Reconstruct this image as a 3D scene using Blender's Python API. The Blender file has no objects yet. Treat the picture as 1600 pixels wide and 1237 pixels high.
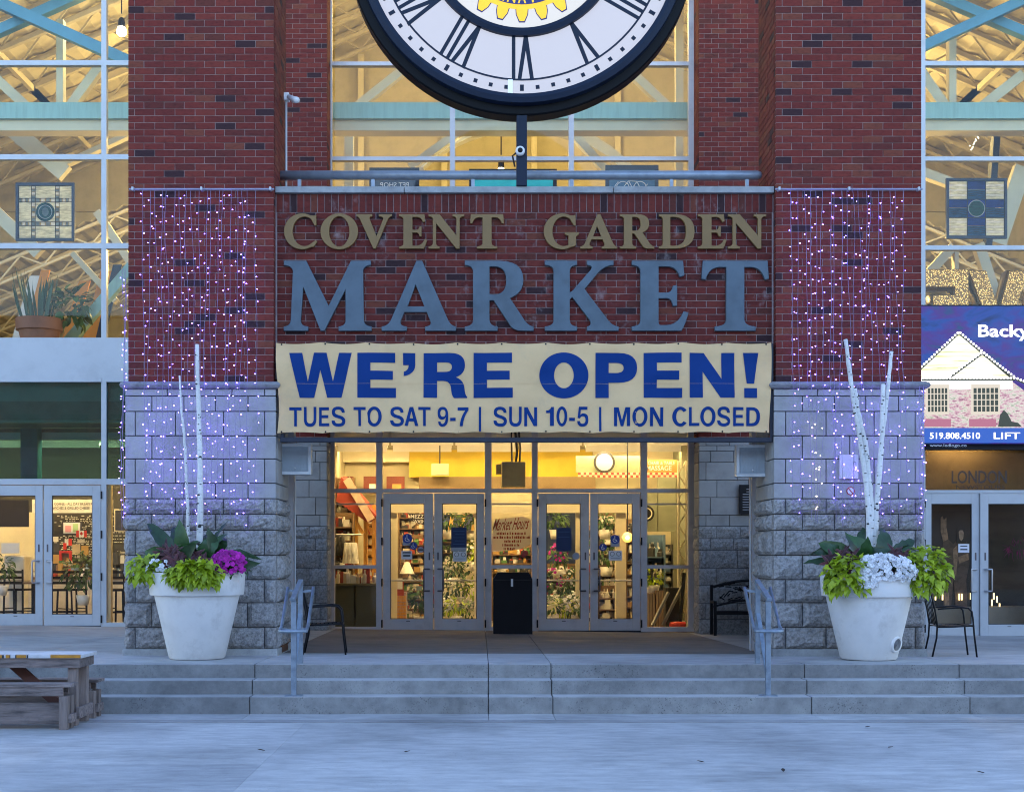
import bpy, bmesh, math, random
from mathutils import Vector, Matrix, noise
random.seed(7)
R = math.radians
S = bpy.context.scene
COL = S.collection
# ------------------------------------------------------------------ camera, sky, sun, exposure
F, VX, VY, CAMZ = 2200.0, 750.0, 868.0, 1.8405      # focal length and vanishing point in photo pixels, eye height
cd = bpy.data.cameras.new('camera'); cam = bpy.data.objects.new('camera', cd); COL.objects.link(cam)
cam.location = (0, 0, CAMZ); cam.rotation_euler = (R(90), 0, 0)
cd.lens = F / 1600 * 36; cd.sensor_width = 36
cd.shift_x = (800 - VX) / 1600; cd.shift_y = (VY - 618.5) / 1600
cd.clip_end = 3000; S.camera = cam
SUN_EL, SUN_AZ = 8.0, 0.0                             # the sun is down behind the building
w = bpy.data.worlds.new('World'); S.world = w; w.use_nodes = True
nt = w.node_tree; sky = nt.nodes.new('ShaderNodeTexSky'); sky.sky_type = 'NISHITA'
sky.sun_disc = False; sky.sun_elevation = R(SUN_EL); sky.sun_rotation = R(SUN_AZ)
sky.air_density = 1.0; sky.dust_density = 0.3; sky.ozone_density = 1.0
tint = nt.nodes.new('ShaderNodeMix'); tint.data_type = 'RGBA'; tint.blend_type = 'MULTIPLY'; tint.inputs[0].default_value = 1
tint.inputs[7].default_value = (.72, .75, .97, 1)        # even blue hour cast over the whole sky
nt.links.new(sky.outputs[0], tint.inputs[6]); nt.links.new(tint.outputs[2], nt.nodes['Background'].inputs[0])
nt.nodes['Background'].inputs[1].default_value = 0.15
sd = bpy.data.lights.new('sun', 'SUN'); sd.energy = 0.5; sd.angle = R(10); sd.color = (1, .85, .7)
so = bpy.data.objects.new('sun', sd); COL.objects.link(so)
so.rotation_euler = Vector((math.sin(R(SUN_AZ)) * math.cos(R(SUN_EL)), math.cos(R(SUN_AZ)) * math.cos(R(SUN_EL)), math.sin(R(SUN_EL)))).to_track_quat('Z', 'Y').to_euler()
S.view_settings.view_transform = 'Standard'; S.view_settings.look = 'None'
S.view_settings.exposure = 2.8; S.view_settings.gamma = 1
S.cycles.use_denoising = True; S.cycles.filter_width = 1.05
S.cycles.max_bounces = 8; S.cycles.transparent_max_bounces = 24
S.cycles.sample_clamp_indirect = 6
# ------------------------------------------------------------------ helpers
def X(px, d): return (px - VX) * d / F
def Z(py, d): return CAMZ + (VY - py) * d / F
WORLD = {}
def reg(o, loc): WORLD[o.name] = Vector(loc); return o
def thing(name, label, cat, loc=(0, 0, 0), group=None, kind=None):
    o = bpy.data.objects.new(name, None); COL.objects.link(o); o.location = loc
    o.empty_display_size = .2
    tag(o, label, cat, group, kind)
    return reg(o, loc)
def tag(o, label=None, cat=None, group=None, kind=None):
    if label: o['label'] = label
    if cat: o['category'] = cat
    if group: o['group'] = group
    if kind: o['kind'] = kind
    return o
def link(name, me, parent=None, loc=None):
    """mesh in local coordinates, placed at world loc"""
    o = bpy.data.objects.new(name, me); COL.objects.link(o)
    loc = Vector(loc or (0, 0, 0))
    if parent:
        o.parent = parent; o.location = loc - WORLD[parent.name]
    else: o.location = loc
    return reg(o, loc)
class MB:
    def __init__(s): s.v = []; s.f = []
    def add(s, vs, fs):
        n = len(s.v); s.v += [tuple(v) for v in vs]; s.f += [tuple(i + n for i in f) for f in fs]; return s
    def box(s, x0, x1, y0, y1, z0, z1, m=None):
        vs = [(x, y, z) for z in (z0, z1) for y in (y0, y1) for x in (x0, x1)]
        if m: vs = [m @ Vector(v) for v in vs]
        return s.add(vs, [(0, 2, 3, 1), (4, 5, 7, 6), (0, 1, 5, 4), (2, 6, 7, 3), (0, 4, 6, 2), (1, 3, 7, 5)])
    def bar(s, a, b, w, h=None, up=(0, 0, 1)):
        a, b = Vector(a), Vector(b); h = h or w; t = (b - a).normalized(); u = Vector(up)
        if abs(t.dot(u)) > .98: u = Vector((1, 0, 0))
        sx = t.cross(u).normalized(); sz = sx.cross(t).normalized()
        vs = [p + sx * (i * w / 2) + sz * (j * h / 2) for p in (a, b) for j in (-1, 1) for i in (-1, 1)]
        return s.add(vs, [(0, 2, 3, 1), (4, 5, 7, 6), (0, 1, 5, 4), (2, 6, 7, 3), (0, 4, 6, 2), (1, 3, 7, 5)])
    def tube(s, pts, r, n=8, cap=True):
        pts = [Vector(p) for p in pts]; N = len(pts); rs = r if isinstance(r, (list, tuple)) else [r] * N
        t0 = (pts[1] - pts[0]).normalized(); u = t0.orthogonal().normalized(); rings = []
        for i, p in enumerate(pts):
            t = (pts[min(i + 1, N - 1)] - pts[max(i - 1, 0)]).normalized()
            u = (u - t * u.dot(t)).normalized(); v = t.cross(u)
            rings.append([p + (u * math.cos(2 * math.pi * k / n) + v * math.sin(2 * math.pi * k / n)) * rs[i] for k in range(n)])
        vs = [q for r_ in rings for q in r_]; fs = []
        for i in range(N - 1):
            for k in range(n):
                a = i * n + k; b = i * n + (k + 1) % n
                fs.append((a, b, b + n, a + n))
        if cap: fs += [tuple(range(n))[::-1], tuple(range((N - 1) * n, N * n))]
        return s.add(vs, fs)
    def lathe(s, c, prof, n=32, axis='z'):
        """prof: (radius, height) list"""
        c = Vector(c); vs = []
        for r, h in prof:
            for k in range(n):
                a = 2 * math.pi * k / n
                p = (r * math.cos(a), r * math.sin(a), h) if axis == 'z' else (r * math.cos(a), h, r * math.sin(a))
                vs.append(c + Vector(p))
        fs = []
        for i in range(len(prof) - 1):
            for k in range(n):
                a = i * n + k; b = i * n + (k + 1) % n
                fs.append((a, b, b + n, a + n) if axis == 'z' else (a, a + n, b + n, b))
        return s.add(vs, fs)
    def sphere(s, c, r, n=8, m=5, sc=(1, 1, 1)):
        c = Vector(c); vs = []
        for i in range(m + 1):
            t = math.pi * i / m
            for k in range(n):
                a = 2 * math.pi * k / n
                vs.append(c + Vector((r * sc[0] * math.sin(t) * math.cos(a), r * sc[1] * math.sin(t) * math.sin(a), r * sc[2] * math.cos(t))))
        fs = [(i * n + k, (i + 1) * n + k, (i + 1) * n + (k + 1) % n, i * n + (k + 1) % n) for i in range(m) for k in range(n)]
        return s.add(vs, fs)
    def quad(s, a, b, c, d): return s.add([a, b, c, d], [(0, 1, 2, 3)])
    def mesh(s, name, mat=None, smooth=False, off=(0, 0, 0)):
        me = bpy.data.meshes.new(name); off = Vector(off)
        me.from_pydata([Vector(v) - off for v in s.v], [], s.f); me.validate(); me.update()
        if mat: me.materials.append(mat)
        if smooth:
            me.polygons.foreach_set('use_smooth', [True] * len(me.polygons))
        return me
    def build(s, name, mat, parent=None, smooth=False, bevel=0, loc=None):
        loc = Vector(loc) if loc is not None else (WORLD[parent.name] if parent else Vector((0, 0, 0)))
        o = link(name, s.mesh(name, mat, smooth, loc), parent, loc)
        if bevel:
            b = o.modifiers.new('bevel', 'BEVEL'); b.width = bevel; b.segments = 2; b.limit_method = 'ANGLE'; b.angle_limit = R(50)
        if smooth == 'auto': pass
        return o
def box(name, mat, parent, x0, x1, y0, y1, z0, z1, bevel=0):
    return MB().box(x0, x1, y0, y1, z0, z1).build(name, mat, parent, bevel=bevel)
def solo(name, label, cat, mat, mb, group=None, smooth=False, bevel=0, kind=None):
    xs = [v[0] for v in mb.v]; ys = [v[1] for v in mb.v]; zs = [v[2] for v in mb.v]
    o = mb.build(name, mat, None, smooth, bevel, loc=((min(xs) + max(xs)) / 2, (min(ys) + max(ys)) / 2, min(zs)))
    return tag(o, label, cat, group, kind)
# ------------------------------------------------------------------ materials
MATS = {}
def nodes(name):
    m = bpy.data.materials.new(name); m.use_nodes = True; MATS[name] = m
    n = m.node_tree.nodes; l = m.node_tree.links
    return m, n, l, n['Principled BSDF']
def noise_node(n, l, scale, detail=4, rough=.55, stretch=None, vec=None):
    g = n.new('ShaderNodeNewGeometry'); t = n.new('ShaderNodeTexNoise')
    t.inputs['Scale'].default_value = scale; t.inputs['Detail'].default_value = detail; t.inputs['Roughness'].default_value = rough
    src = vec or g.outputs['Position']
    if stretch:
        mp = n.new('ShaderNodeMapping'); mp.inputs['Scale'].default_value = stretch
        l.new(src, mp.inputs[0]); src = mp.outputs[0]
    l.new(src, t.inputs['Vector'])
    return t
def ramp(n, l, src, stops, interp='LINEAR'):
    r = n.new('ShaderNodeValToRGB'); e = r.color_ramp.elements; r.color_ramp.interpolation = interp
    while len(e) < len(stops): e.new(.5)
    for i, (p, c) in enumerate(stops):
        e[i].position = p; e[i].color = (*c, 1) if len(c) == 3 else c
    l.new(src, r.inputs[0]); return r
def mixc(n, l, a, b, fac, mode='MIX'):
    m = n.new('ShaderNodeMix'); m.data_type = 'RGBA'; m.blend_type = mode
    for sock, val in ((m.inputs[6], a), (m.inputs[7], b), (m.inputs[0], fac)):
        if hasattr(val, 'links') or hasattr(val, 'is_linked'): l.new(val, sock)
        elif isinstance(val, tuple): sock.default_value = (*val[:3], 1)
        else: sock.default_value = val
    return m.outputs[2]
def M(name, col, rough=.6, metal=0, var=.2, scale=3, bump=0, bscale=60, spec=.5, stretch=None, emit=0, orand=0, dirt=None):
    m, n, l, p = nodes(name)
    c2 = tuple(x * (1 - var) for x in col); c3 = tuple(min(1, x * (1 + var * .6)) for x in col)
    t = noise_node(n, l, scale, 6, .6, stretch)
    out = ramp(n, l, t.outputs[0], [(.3, c2), (.5, col), (.72, c3)]).outputs[0]
    if orand:
        oi = n.new('ShaderNodeObjectInfo'); rr = ramp(n, l, oi.outputs['Random'], [(0, (1 - orand,) * 3), (1, (1 + orand * .3,) * 3)])
        out = mixc(n, l, out, rr.outputs[0], 1.0, 'MULTIPLY')
    if dirt:
        t2 = noise_node(n, l, dirt[1], 8, .7); rr = ramp(n, l, t2.outputs[0], [(.52, (0, 0, 0)), (.7, (1, 1, 1))])
        mm = n.new('ShaderNodeMath'); mm.operation = 'MULTIPLY'; mm.inputs[1].default_value = dirt[2]; l.new(rr.outputs[0], mm.inputs[0])
        out = mixc(n, l, out, dirt[0], mm.outputs[0])
    l.new(out, p.inputs['Base Color'])
    p.inputs['Roughness'].default_value = rough; p.inputs['Metallic'].default_value = metal
    p.inputs['Specular IOR Level'].default_value = spec
    if bump:
        b = n.new('ShaderNodeBump'); b.inputs['Strength'].default_value = bump; b.inputs['Distance'].default_value = .02
        t3 = noise_node(n, l, bscale, 5, .6, stretch); l.new(t3.outputs[0], b.inputs['Height']); l.new(b.outputs[0], p.inputs['Normal'])
    if emit:
        l.new(out, p.inputs['Emission Color']); p.inputs['Emission Strength'].default_value = emit
    return m
def EM(name, col, strength, base=(.8, .8, .8)):
    m, n, l, p = nodes(name); p.inputs['Base Color'].default_value = (*base, 1)
    p.inputs['Emission Color'].default_value = (*col, 1); p.inputs['Emission Strength'].default_value = strength
    return m
def glass(name, tint, refl=1.0, rough=0.0):
    m, n, l, p = nodes(name); n.remove(p)
    tr = n.new('ShaderNodeBsdfTransparent'); tr.inputs[0].default_value = (*tint, 1)
    gl = n.new('ShaderNodeBsdfGlossy'); gl.inputs['Roughness'].default_value = rough
    fr = n.new('ShaderNodeFresnel'); fr.inputs[0].default_value = 1.5
    mu = n.new('ShaderNodeMath'); mu.operation = 'MULTIPLY'; mu.inputs[1].default_value = refl; mu.use_clamp = True
    mx = n.new('ShaderNodeMixShader'); l.new(fr.outputs[0], mu.inputs[0]); l.new(mu.outputs[0], mx.inputs[0])
    l.new(tr.outputs[0], mx.inputs[1]); l.new(gl.outputs[0], mx.inputs[2])
    l.new(mx.outputs[0], n['Material Output'].inputs[0]); return m
def brick_mat(name, stain, dark=.97):
    m, n, l, p = nodes(name)
    oi = n.new('ShaderNodeObjectInfo'); g = n.new('ShaderNodeNewGeometry')
    ad = n.new('ShaderNodeMath'); ad.operation = 'ADD'; fr = n.new('ShaderNodeMath'); fr.operation = 'FRACT'
    l.new(oi.outputs['Random'], ad.inputs[0]); l.new(g.outputs['Random Per Island'], ad.inputs[1]); l.new(ad.outputs[0], fr.inputs[0])
    r = ramp(n, l, fr.outputs[0], [(0, (.05, .024, .027)), (.05, (.125, .03, .025)), (.15, (.15, .03, .025)), (.4, (.175, .033, .026)), (.62, (.19, .038, .028)), (.8, (.16, .03, .024)), (.9, (.19, .053, .033)), (.96, (.13, .036, .027))], 'CONSTANT')
    t = noise_node(n, l, 14, 7, .7, (1, 1, 2.5)); rr = ramp(n, l, t.outputs[0], [(.28, (.5 * dark, .56 * dark, .62 * dark)), (.5, (dark,) * 3), (.8, (1.2 * dark, 1.16 * dark, 1.12 * dark))])
    out = mixc(n, l, r.outputs[0], rr.outputs[0], 1.0, 'MULTIPLY')
    if stain:
        t2 = noise_node(n, l, 3.4, 10, .75, (1, 1, .8)); r2 = ramp(n, l, t2.outputs[0], [(.57, (0, 0, 0)), (.76, (1, 1, 1))])
        mm = n.new('ShaderNodeMath'); mm.operation = 'MULTIPLY'; mm.inputs[1].default_value = stain; l.new(r2.outputs[0], mm.inputs[0])
        out = mixc(n, l, out, (.5, .45, .45), mm.outputs[0])
    l.new(out, p.inputs['Base Color']); p.inputs['Roughness'].default_value = .85; p.inputs['Specular IOR Level'].default_value = .2
    b = n.new('ShaderNodeBump'); b.inputs['Strength'].default_value = .35; b.inputs['Distance'].default_value = .01
    t3 = noise_node(n, l, 90, 5, .65); l.new(t3.outputs[0], b.inputs['Height']); l.new(b.outputs[0], p.inputs['Normal'])
    return m
def concrete(name, col, broom=0, spots=.35, pits=.35):
    m, n, l, p = nodes(name)
    t = noise_node(n, l, .55, 8, .62); r = ramp(n, l, t.outputs[0], [(.28, tuple(c * .62 for c in col)), (.5, col), (.74, tuple(c * 1.2 for c in col))])
    t1 = noise_node(n, l, 5.5, 9, .72, (.45, 1.3, 1) if broom else None); r1 = ramp(n, l, t1.outputs[0], [(.3, (.7, .7, .72)), (.62, (1.1, 1.1, 1.1))])
    out = mixc(n, l, r.outputs[0], r1.outputs[0], 1.0, 'MULTIPLY')
    oi = n.new('ShaderNodeObjectInfo'); ro = ramp(n, l, oi.outputs['Random'], [(0, (.84, .84, .85)), (1, (1.06, 1.05, 1.04))])
    out = mixc(n, l, out, ro.outputs[0], 1.0, 'MULTIPLY')
    t2 = noise_node(n, l, 16, 6, .75); r2 = ramp(n, l, t2.outputs[0], [(.6, (0, 0, 0)), (.72, (1, 1, 1))])
    mm = n.new('ShaderNodeMath'); mm.operation = 'MULTIPLY'; mm.inputs[1].default_value = spots; l.new(r2.outputs[0], mm.inputs[0])
    out = mixc(n, l, out, tuple(c * .35 for c in col), mm.outputs[0])
    t5 = noise_node(n, l, 55, 3, .6); r5 = ramp(n, l, t5.outputs[0], [(.6, (0, 0, 0)), (.66, (1, 1, 1))]); t6 = noise_node(n, l, 1.6, 4, .6); r6 = ramp(n, l, t6.outputs[0], [(.45, (0, 0, 0)), (.65, (1, 1, 1))])
    m5 = n.new('ShaderNodeMath'); m5.operation = 'MULTIPLY'; l.new(r5.outputs[0], m5.inputs[0]); l.new(r6.outputs[0], m5.inputs[1]); m6 = n.new('ShaderNodeMath'); m6.operation = 'MULTIPLY'; l.new(m5.outputs[0], m6.inputs[0]); m6.inputs[1].default_value = pits
    out = mixc(n, l, out, tuple(c * .2 for c in col), m6.outputs[0])
    l.new(out, p.inputs['Base Color']); p.inputs['Roughness'].default_value = .75
    b = n.new('ShaderNodeBump'); b.inputs['Strength'].default_value = .25; b.inputs['Distance'].default_value = .01
    t3 = noise_node(n, l, 40, 6, .7, (.5, 4, 1) if broom else None); l.new(t3.outputs[0], b.inputs['Height']); l.new(b.outputs[0], p.inputs['Normal'])
    return m
brickM = brick_mat('brick_red', 0); brickS = brick_mat('brick_stained', .45, .74)
mortar = M('mortar', (.38, .3, .28), .9, var=.25, scale=12, bump=.3)
mortarS = M('mortar_sign', (.36, .29, .28), .9, var=.3, scale=6, bump=.3)
stoneS = M('stone_smooth', (.36, .355, .345), .8, var=.2, scale=2.2, bump=.15, bscale=70, orand=.14, dirt=((.2, .19, .19), 5, .35))
stoneR = M('stone_rock', (.36, .345, .33), .9, var=.5, scale=24, bump=1.0, bscale=55, orand=.12, dirt=((.09, .09, .09), 30, .65))
jointM = M('stone_joint', (.1, .1, .11), .9, var=.3, scale=9)
capM = M('stone_cap', (.22, .22, .23), .85, var=.45, scale=7, bump=.6, bscale=25)
concM = concrete('concrete_plaza', (.47, .47, .455), broom=1, spots=.35, pits=.5)
landM = concrete('concrete_landing', (.4, .395, .38), broom=1, spots=.25)
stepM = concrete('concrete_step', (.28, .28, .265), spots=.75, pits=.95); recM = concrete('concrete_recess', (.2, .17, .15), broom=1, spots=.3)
ledgeM = concrete('concrete_ledge', (.36, .37, .36), spots=.5)
darkM = M('dark_gap', (.03, .03, .035), .9)
alu = M('painted_aluminium', (.47, .49, .5), .4, .1, var=.08, scale=2, bump=.02, dirt=((.3, .3, .32), 3, .25))
aluD = M('grey_aluminium', (.56, .52, .51), .42, .1, var=.08, scale=2, dirt=((.22, .2, .2), 3, .3))
galv = M('galvanised_steel', (.27, .33, .39), .45, .6, var=.3, scale=9, bump=.05)
railM = M('painted_rail_steel', (.27, .31, .36), .4, .35, var=.2, scale=8)
navy = M('clock_navy', (.008, .016, .035), .45, 0, var=.1, spec=.2)
blackM = M('black_steel', (.008, .008, .01), .45, 0, var=.1, spec=.25)
steelD = M('dark_steel', (.03, .035, .05), .5, .5, var=.2)
whiteP = M('white_plastic', (.75, .75, .74), .45, var=.06)
potM = M('planter_resin', (.76, .74, .7), .55, var=.1, scale=2.5, bump=.06, bscale=15, dirt=((.42, .39, .35), 3.2, .45))
rustM = M('rusty_steel', (.16, .08, .05), .8, .3, var=.5, scale=15)
glassC = glass('glass_clear', (.97, .98, .96), .4)
glassU = glass('glass_upper', (.96, .97, .95), .32)
glassT = glass('glass_tinted', (.4, .68, .7), 1.2); glassB = glass('glass_bronze', (.75, .7, .62), .7)
# ------------------------------------------------------------------ glyphs
def path(s):
    out = []; cur = None; tk = s.replace(',', ' ').split(); i = 0; c = []
    while i < len(tk):
        k = tk[i]; i += 1
        if k in 'ML':
            cur = (float(tk[i]), float(tk[i + 1])); i += 2
            if k == 'M': c = []; out.append(c)
            c.append(cur)
        elif k == 'Q':
            q = (float(tk[i]), float(tk[i + 1])); e = (float(tk[i + 2]), float(tk[i + 3])); i += 4
            for j in range(1, 7):
                t = j / 6; c.append(tuple((1 - t) ** 2 * a + 2 * t * (1 - t) * b + t * t * d for a, b, d in zip(cur, q, e)))
            cur = e
    return out
def arc(cx, cy, rx, ry, a0, a1, n=24): return [(cx + rx * math.cos(R(a0 + (a1 - a0) * i / n)), cy + ry * math.sin(R(a0 + (a1 - a0) * i / n))) for i in range(n + 1)]
SERIF = {
 'E': path("M 0 0 L .74 0 Q .8 .1 .84 .25 L .78 .27 Q .7 .08 .52 .07 L .44 .07 Q .39 .07 .39 .12 L .39 .47 L .52 .47 Q .6 .47 .62 .36 L .67 .36 L .67 .64 L .62 .64 Q .6 .54 .52 .54 L .39 .54 L .39 .93 L .54 .93 Q .68 .92 .72 .78 L .78 .8 L .76 1 L 0 1 L 0 .95 Q .13 .94 .13 .85 L .13 .15 Q .13 .06 0 .05"),
 'T': path("M .2 0 L .8 0 L .8 .05 Q .63 .06 .63 .16 L .63 .92 L .75 .92 Q .9 .91 .95 .74 L 1 .75 L .98 1 L .02 1 L 0 .75 L .05 .74 Q .1 .91 .25 .92 L .37 .92 L .37 .16 Q .37 .06 .2 .05"),
 'A': path("M 0 0 L .33 0 L .33 .05 Q .22 .06 .25 .15 L .3 .27 L .61 .27 L .66 .14 Q .69 .06 .59 .05 L .59 0 L 1 0 L 1 .05 Q .93 .06 .89 .15 L .54 1 L .47 1 L .13 .16 Q .09 .06 0 .05 M .335 .34 L .585 .34 L .455 .68"),
 'V': path("M 0 1 L 0 .95 Q .07 .94 .11 .85 L .48 0 L .54 0 L .88 .85 Q .92 .94 1 .95 L 1 1 L .64 1 L .64 .95 Q .79 .94 .76 .85 L .57 .34 L .37 .85 Q .34 .94 .44 .95 L .44 1"),
 'N': path("M 0 0 L .3 0 L .3 .05 Q .2 .06 .2 .16 L .2 .76 L .78 0 L .87 0 L .87 .85 Q .87 .94 1 .95 L 1 1 L .68 1 L .68 .95 Q .79 .94 .79 .85 L .79 .36 L .3 1 L 0 1 L 0 .95 Q .1 .94 .12 .88 L .12 .16 Q .12 .06 0 .05"),
 'M': path("M 0 0 L .27 0 L .27 .05 Q .18 .06 .185 .15 L .215 .66 L .42 0 L .46 0 L .71 .62 L .71 .15 Q .71 .06 .63 .05 L .63 0 L 1 0 L 1 .05 Q .91 .06 .91 .15 L .9 .86 Q .91 .94 .99 .95 L .99 1 L .77 1 L .51 .34 L .25 1 L 0 1 L 0 .95 Q .09 .94 .105 .86 L .08 .15 Q .075 .06 0 .05"),
 'R': path("M 0 0 L .47 0 L .47 .05 Q .35 .06 .35 .16 L .35 .44 L .42 .44 L .67 .07 Q .72 0 .84 0 L 1 0 L 1 .05 Q .93 .06 .87 .14 L .65 .47 Q .85 .54 .85 .73 Q .85 1 .5 1 L 0 1 L 0 .95 Q .12 .94 .12 .85 L .12 .15 Q .12 .06 0 .05 M .35 .51 L .42 .51 Q .61 .51 .61 .72 Q .61 .93 .43 .93 L .35 .93"),
 'K': path("M 0 0 L .43 0 L .43 .05 Q .33 .06 .33 .15 L .33 .45 L .37 .49 L .61 .16 Q .66 .07 .58 .05 L .58 0 L 1 0 L 1 .05 Q .92 .06 .86 .14 L .53 .6 L .74 .86 Q .82 .94 .93 .95 L .93 1 L .58 1 L .58 .95 Q .68 .94 .62 .86 L .37 .56 L .33 .54 L .33 .85 Q .33 .94 .43 .95 L .43 1 L 0 1 L 0 .95 Q .12 .94 .12 .85 L .12 .15 Q .12 .06 0 .05"),
 'D': path("M 0 0 L .45 0 Q 1 0 1 .5 Q 1 1 .45 1 L 0 1 L 0 .95 Q .11 .94 .11 .85 L .11 .15 Q .11 .06 0 .05 M .31 .07 L .42 .07 Q .77 .07 .77 .5 Q .77 .93 .42 .93 L .31 .93"),
 'O': [arc(.5, .5, .5, .51, 0, 354, 59), arc(.5, .5, .28, .44, 0, 354, 59)],
 'C': [arc(.55, .5, .55, .51, 62, 300) + [(.9, .06), (1, .2), (.96, .24)] + arc(.62, .5, .37, .43, 305, 55) + [(.93, .68), (.98, .68), (.97, .97), (.92, .95)]],
 'G': [arc(.55, .5, .55, .51, 62, 300) + [(.9, .07), (.97, .12), (.97, .36), (1.05, .42), (1.05, .47), (.64, .47), (.64, .42), (.75, .38), (.75, .12)] + arc(.6, .5, .35, .43, 292, 55) + [(.91, .68), (.96, .68), (.95, .97), (.9, .95)]],
}
GROT = {
 'T': path("M .39 0 L .61 0 L .61 .84 L 1 .84 L 1 1 L 0 1 L 0 .84 L .39 .84"),
 'U': path("M 0 1 L .22 1 L .22 .38 Q .22 .15 .5 .15 Q .78 .15 .78 .38 L .78 1 L 1 1 L 1 .36 Q 1 -.02 .5 -.02 Q 0 -.02 0 .36"),
 'E': path("M 0 0 L 1 0 L 1 .16 L .25 .16 L .25 .43 L .9 .43 L .9 .59 L .25 .59 L .25 .84 L .97 .84 L .97 1 L 0 1"),
 'S': path("M 0 .3 Q 0 -.02 .5 -.02 Q 1 -.02 1 .28 Q 1 .48 .62 .56 Q .25 .62 .25 .74 Q .25 .86 .5 .86 Q .74 .86 .75 .7 L .97 .7 Q .96 1.02 .5 1.02 Q .02 1.02 .02 .72 Q .02 .5 .4 .43 Q .77 .37 .77 .27 Q .77 .14 .5 .14 Q .24 .14 .23 .3"),
 'O': [arc(.5, .5, .5, .52, 0, 354, 59), arc(.5, .5, .28, .36, 0, 354, 59)], '0': [arc(.5, .5, .5, .52, 0, 354, 59), arc(.5, .5, .24, .36, 0, 354, 59)],
 'A': path("M 0 0 L .24 0 L .32 .24 L .68 .24 L .76 0 L 1 0 L .63 1 L .37 1 M .38 .4 L .62 .4 L .5 .77"),
 'N': path("M 0 0 L .23 0 L .23 .66 L .74 0 L 1 0 L 1 1 L .77 1 L .77 .34 L .26 1 L 0 1"),
 'M': path("M 0 0 L .2 0 L .2 .74 L .42 0 L .58 0 L .8 .74 L .8 0 L 1 0 L 1 1 L .71 1 L .5 .32 L .29 1 L 0 1"),
 '1': path("M .4 0 L .75 0 L .75 1 L .5 1 Q .45 .82 .05 .82 L .05 .68 L .4 .68"),
 '5': path("M .02 .27 Q .05 -.02 .48 -.02 Q 1 -.02 1 .33 Q 1 .66 .56 .66 Q .4 .66 .3 .58 L .34 .84 L .92 .84 L .92 1 L .17 1 L .05 .42 L .27 .4 Q .34 .51 .5 .51 Q .75 .51 .75 .33 Q .75 .13 .49 .13 Q .28 .13 .26 .27"),
 '9': path("M .04 .25 Q .08 -.02 .45 -.02 Q 1 -.02 1 .52 Q 1 1.02 .5 1.02 Q 0 1.02 0 .68 Q 0 .35 .43 .35 Q .65 .35 .76 .48 Q .73 .13 .45 .13 Q .3 .13 .27 .25 M .5 .87 Q .74 .87 .74 .68 Q .74 .5 .5 .5 Q .25 .5 .25 .68 Q .25 .87 .5 .87"),
 '7': path("M .2 0 L .48 0 Q .52 .45 1 .84 L 1 1 L 0 1 L 0 .83 L .7 .83 Q .25 .45 .2 0"),
 'C': [arc(.5, .5, .5, .52, 38, 322) + arc(.5, .5, .26, .36, 318, 42)],
 'L': path("M 0 0 L 1 0 L 1 .16 L .26 .16 L .26 1 L 0 1"), '-': path("M 0 0 L 1 0 L 1 1 L 0 1"),
 'D': path("M 0 0 L .42 0 Q 1 0 1 .5 Q 1 1 .42 1 L 0 1 M .24 .16 L .4 .16 Q .75 .16 .75 .5 Q .75 .84 .4 .84 L .24 .84"),
}
HEAVY = {
 'W': path("M 0 1 L .21 1 L .3 .36 L .4 1 L .6 1 L .7 .36 L .8 1 L 1 1 L .84 0 L .61 0 L .5 .62 L .4 0 L .17 0"),
 'E': path("M 0 0 L 1 0 L 1 .22 L .34 .22 L .34 .4 L .92 .4 L .92 .6 L .34 .6 L .34 .78 L .98 .78 L .98 1 L 0 1"),
 'R': path("M 0 0 L .31 0 L .31 .38 L .45 .38 Q .62 .38 .63 .2 Q .64 .05 .7 0 L 1 0 L 1 .03 Q .95 .06 .94 .2 Q .93 .4 .74 .46 Q .95 .53 .95 .73 Q .95 1 .6 1 L 0 1 M .31 .58 L .5 .58 Q .65 .58 .65 .69 Q .65 .79 .5 .79 L .31 .79"),
 'P': path("M 0 0 L .32 0 L .32 .34 L .55 .34 Q 1 .34 1 .67 Q 1 1 .55 1 L 0 1 M .32 .56 L .5 .56 Q .68 .56 .68 .67 Q .68 .78 .5 .78 L .32 .78"),
 'O': [arc(.5, .5, .5, .52, 0, 354, 59), arc(.5, .5, .2, .29, 0, 354, 59)],
 'N': path("M 0 0 L .29 0 L .29 .58 L .68 0 L 1 0 L 1 1 L .71 1 L .71 .42 L .32 1 L 0 1"),
 "'": path("M 0 1 L 1 1 L 1 .5 Q 1 .1 .05 0 L .05 .2 Q .45 .25 .45 .48 L 0 .48"),
 '!': path("M .05 1 L .95 1 L .72 .32 L .28 .32 M .12 0 L .88 0 L .88 .22 L .12 .22"),
}
def shape_mesh(contours, depth=0, bevel=0):
    """filled outline -> mesh in the XZ plane, front towards -Y, back at y=0"""
    cu = bpy.data.curves.new('outline', 'CURVE'); cu.dimensions = '2D'; cu.fill_mode = 'BOTH'; cu.extrude = depth / 2; cu.bevel_depth = bevel; cu.bevel_resolution = 1
    for c in contours:
        sp = cu.splines.new('POLY'); sp.points.add(len(c) - 1); sp.use_cyclic_u = True
        for p, q in zip(sp.points, c): p.co = (q[0], q[1], 0, 1)
    return curve_mesh(cu, depth)
def curve_mesh(cu, depth):
    o = bpy.data.objects.new('tmp', cu); me = bpy.data.meshes.new_from_object(o)
    bpy.data.objects.remove(o); bpy.data.curves.remove(cu)
    for v in me.vertices: x, y, z = v.co; v.co = (x, -z - depth / 2, y)
    me.update(); return me
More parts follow.
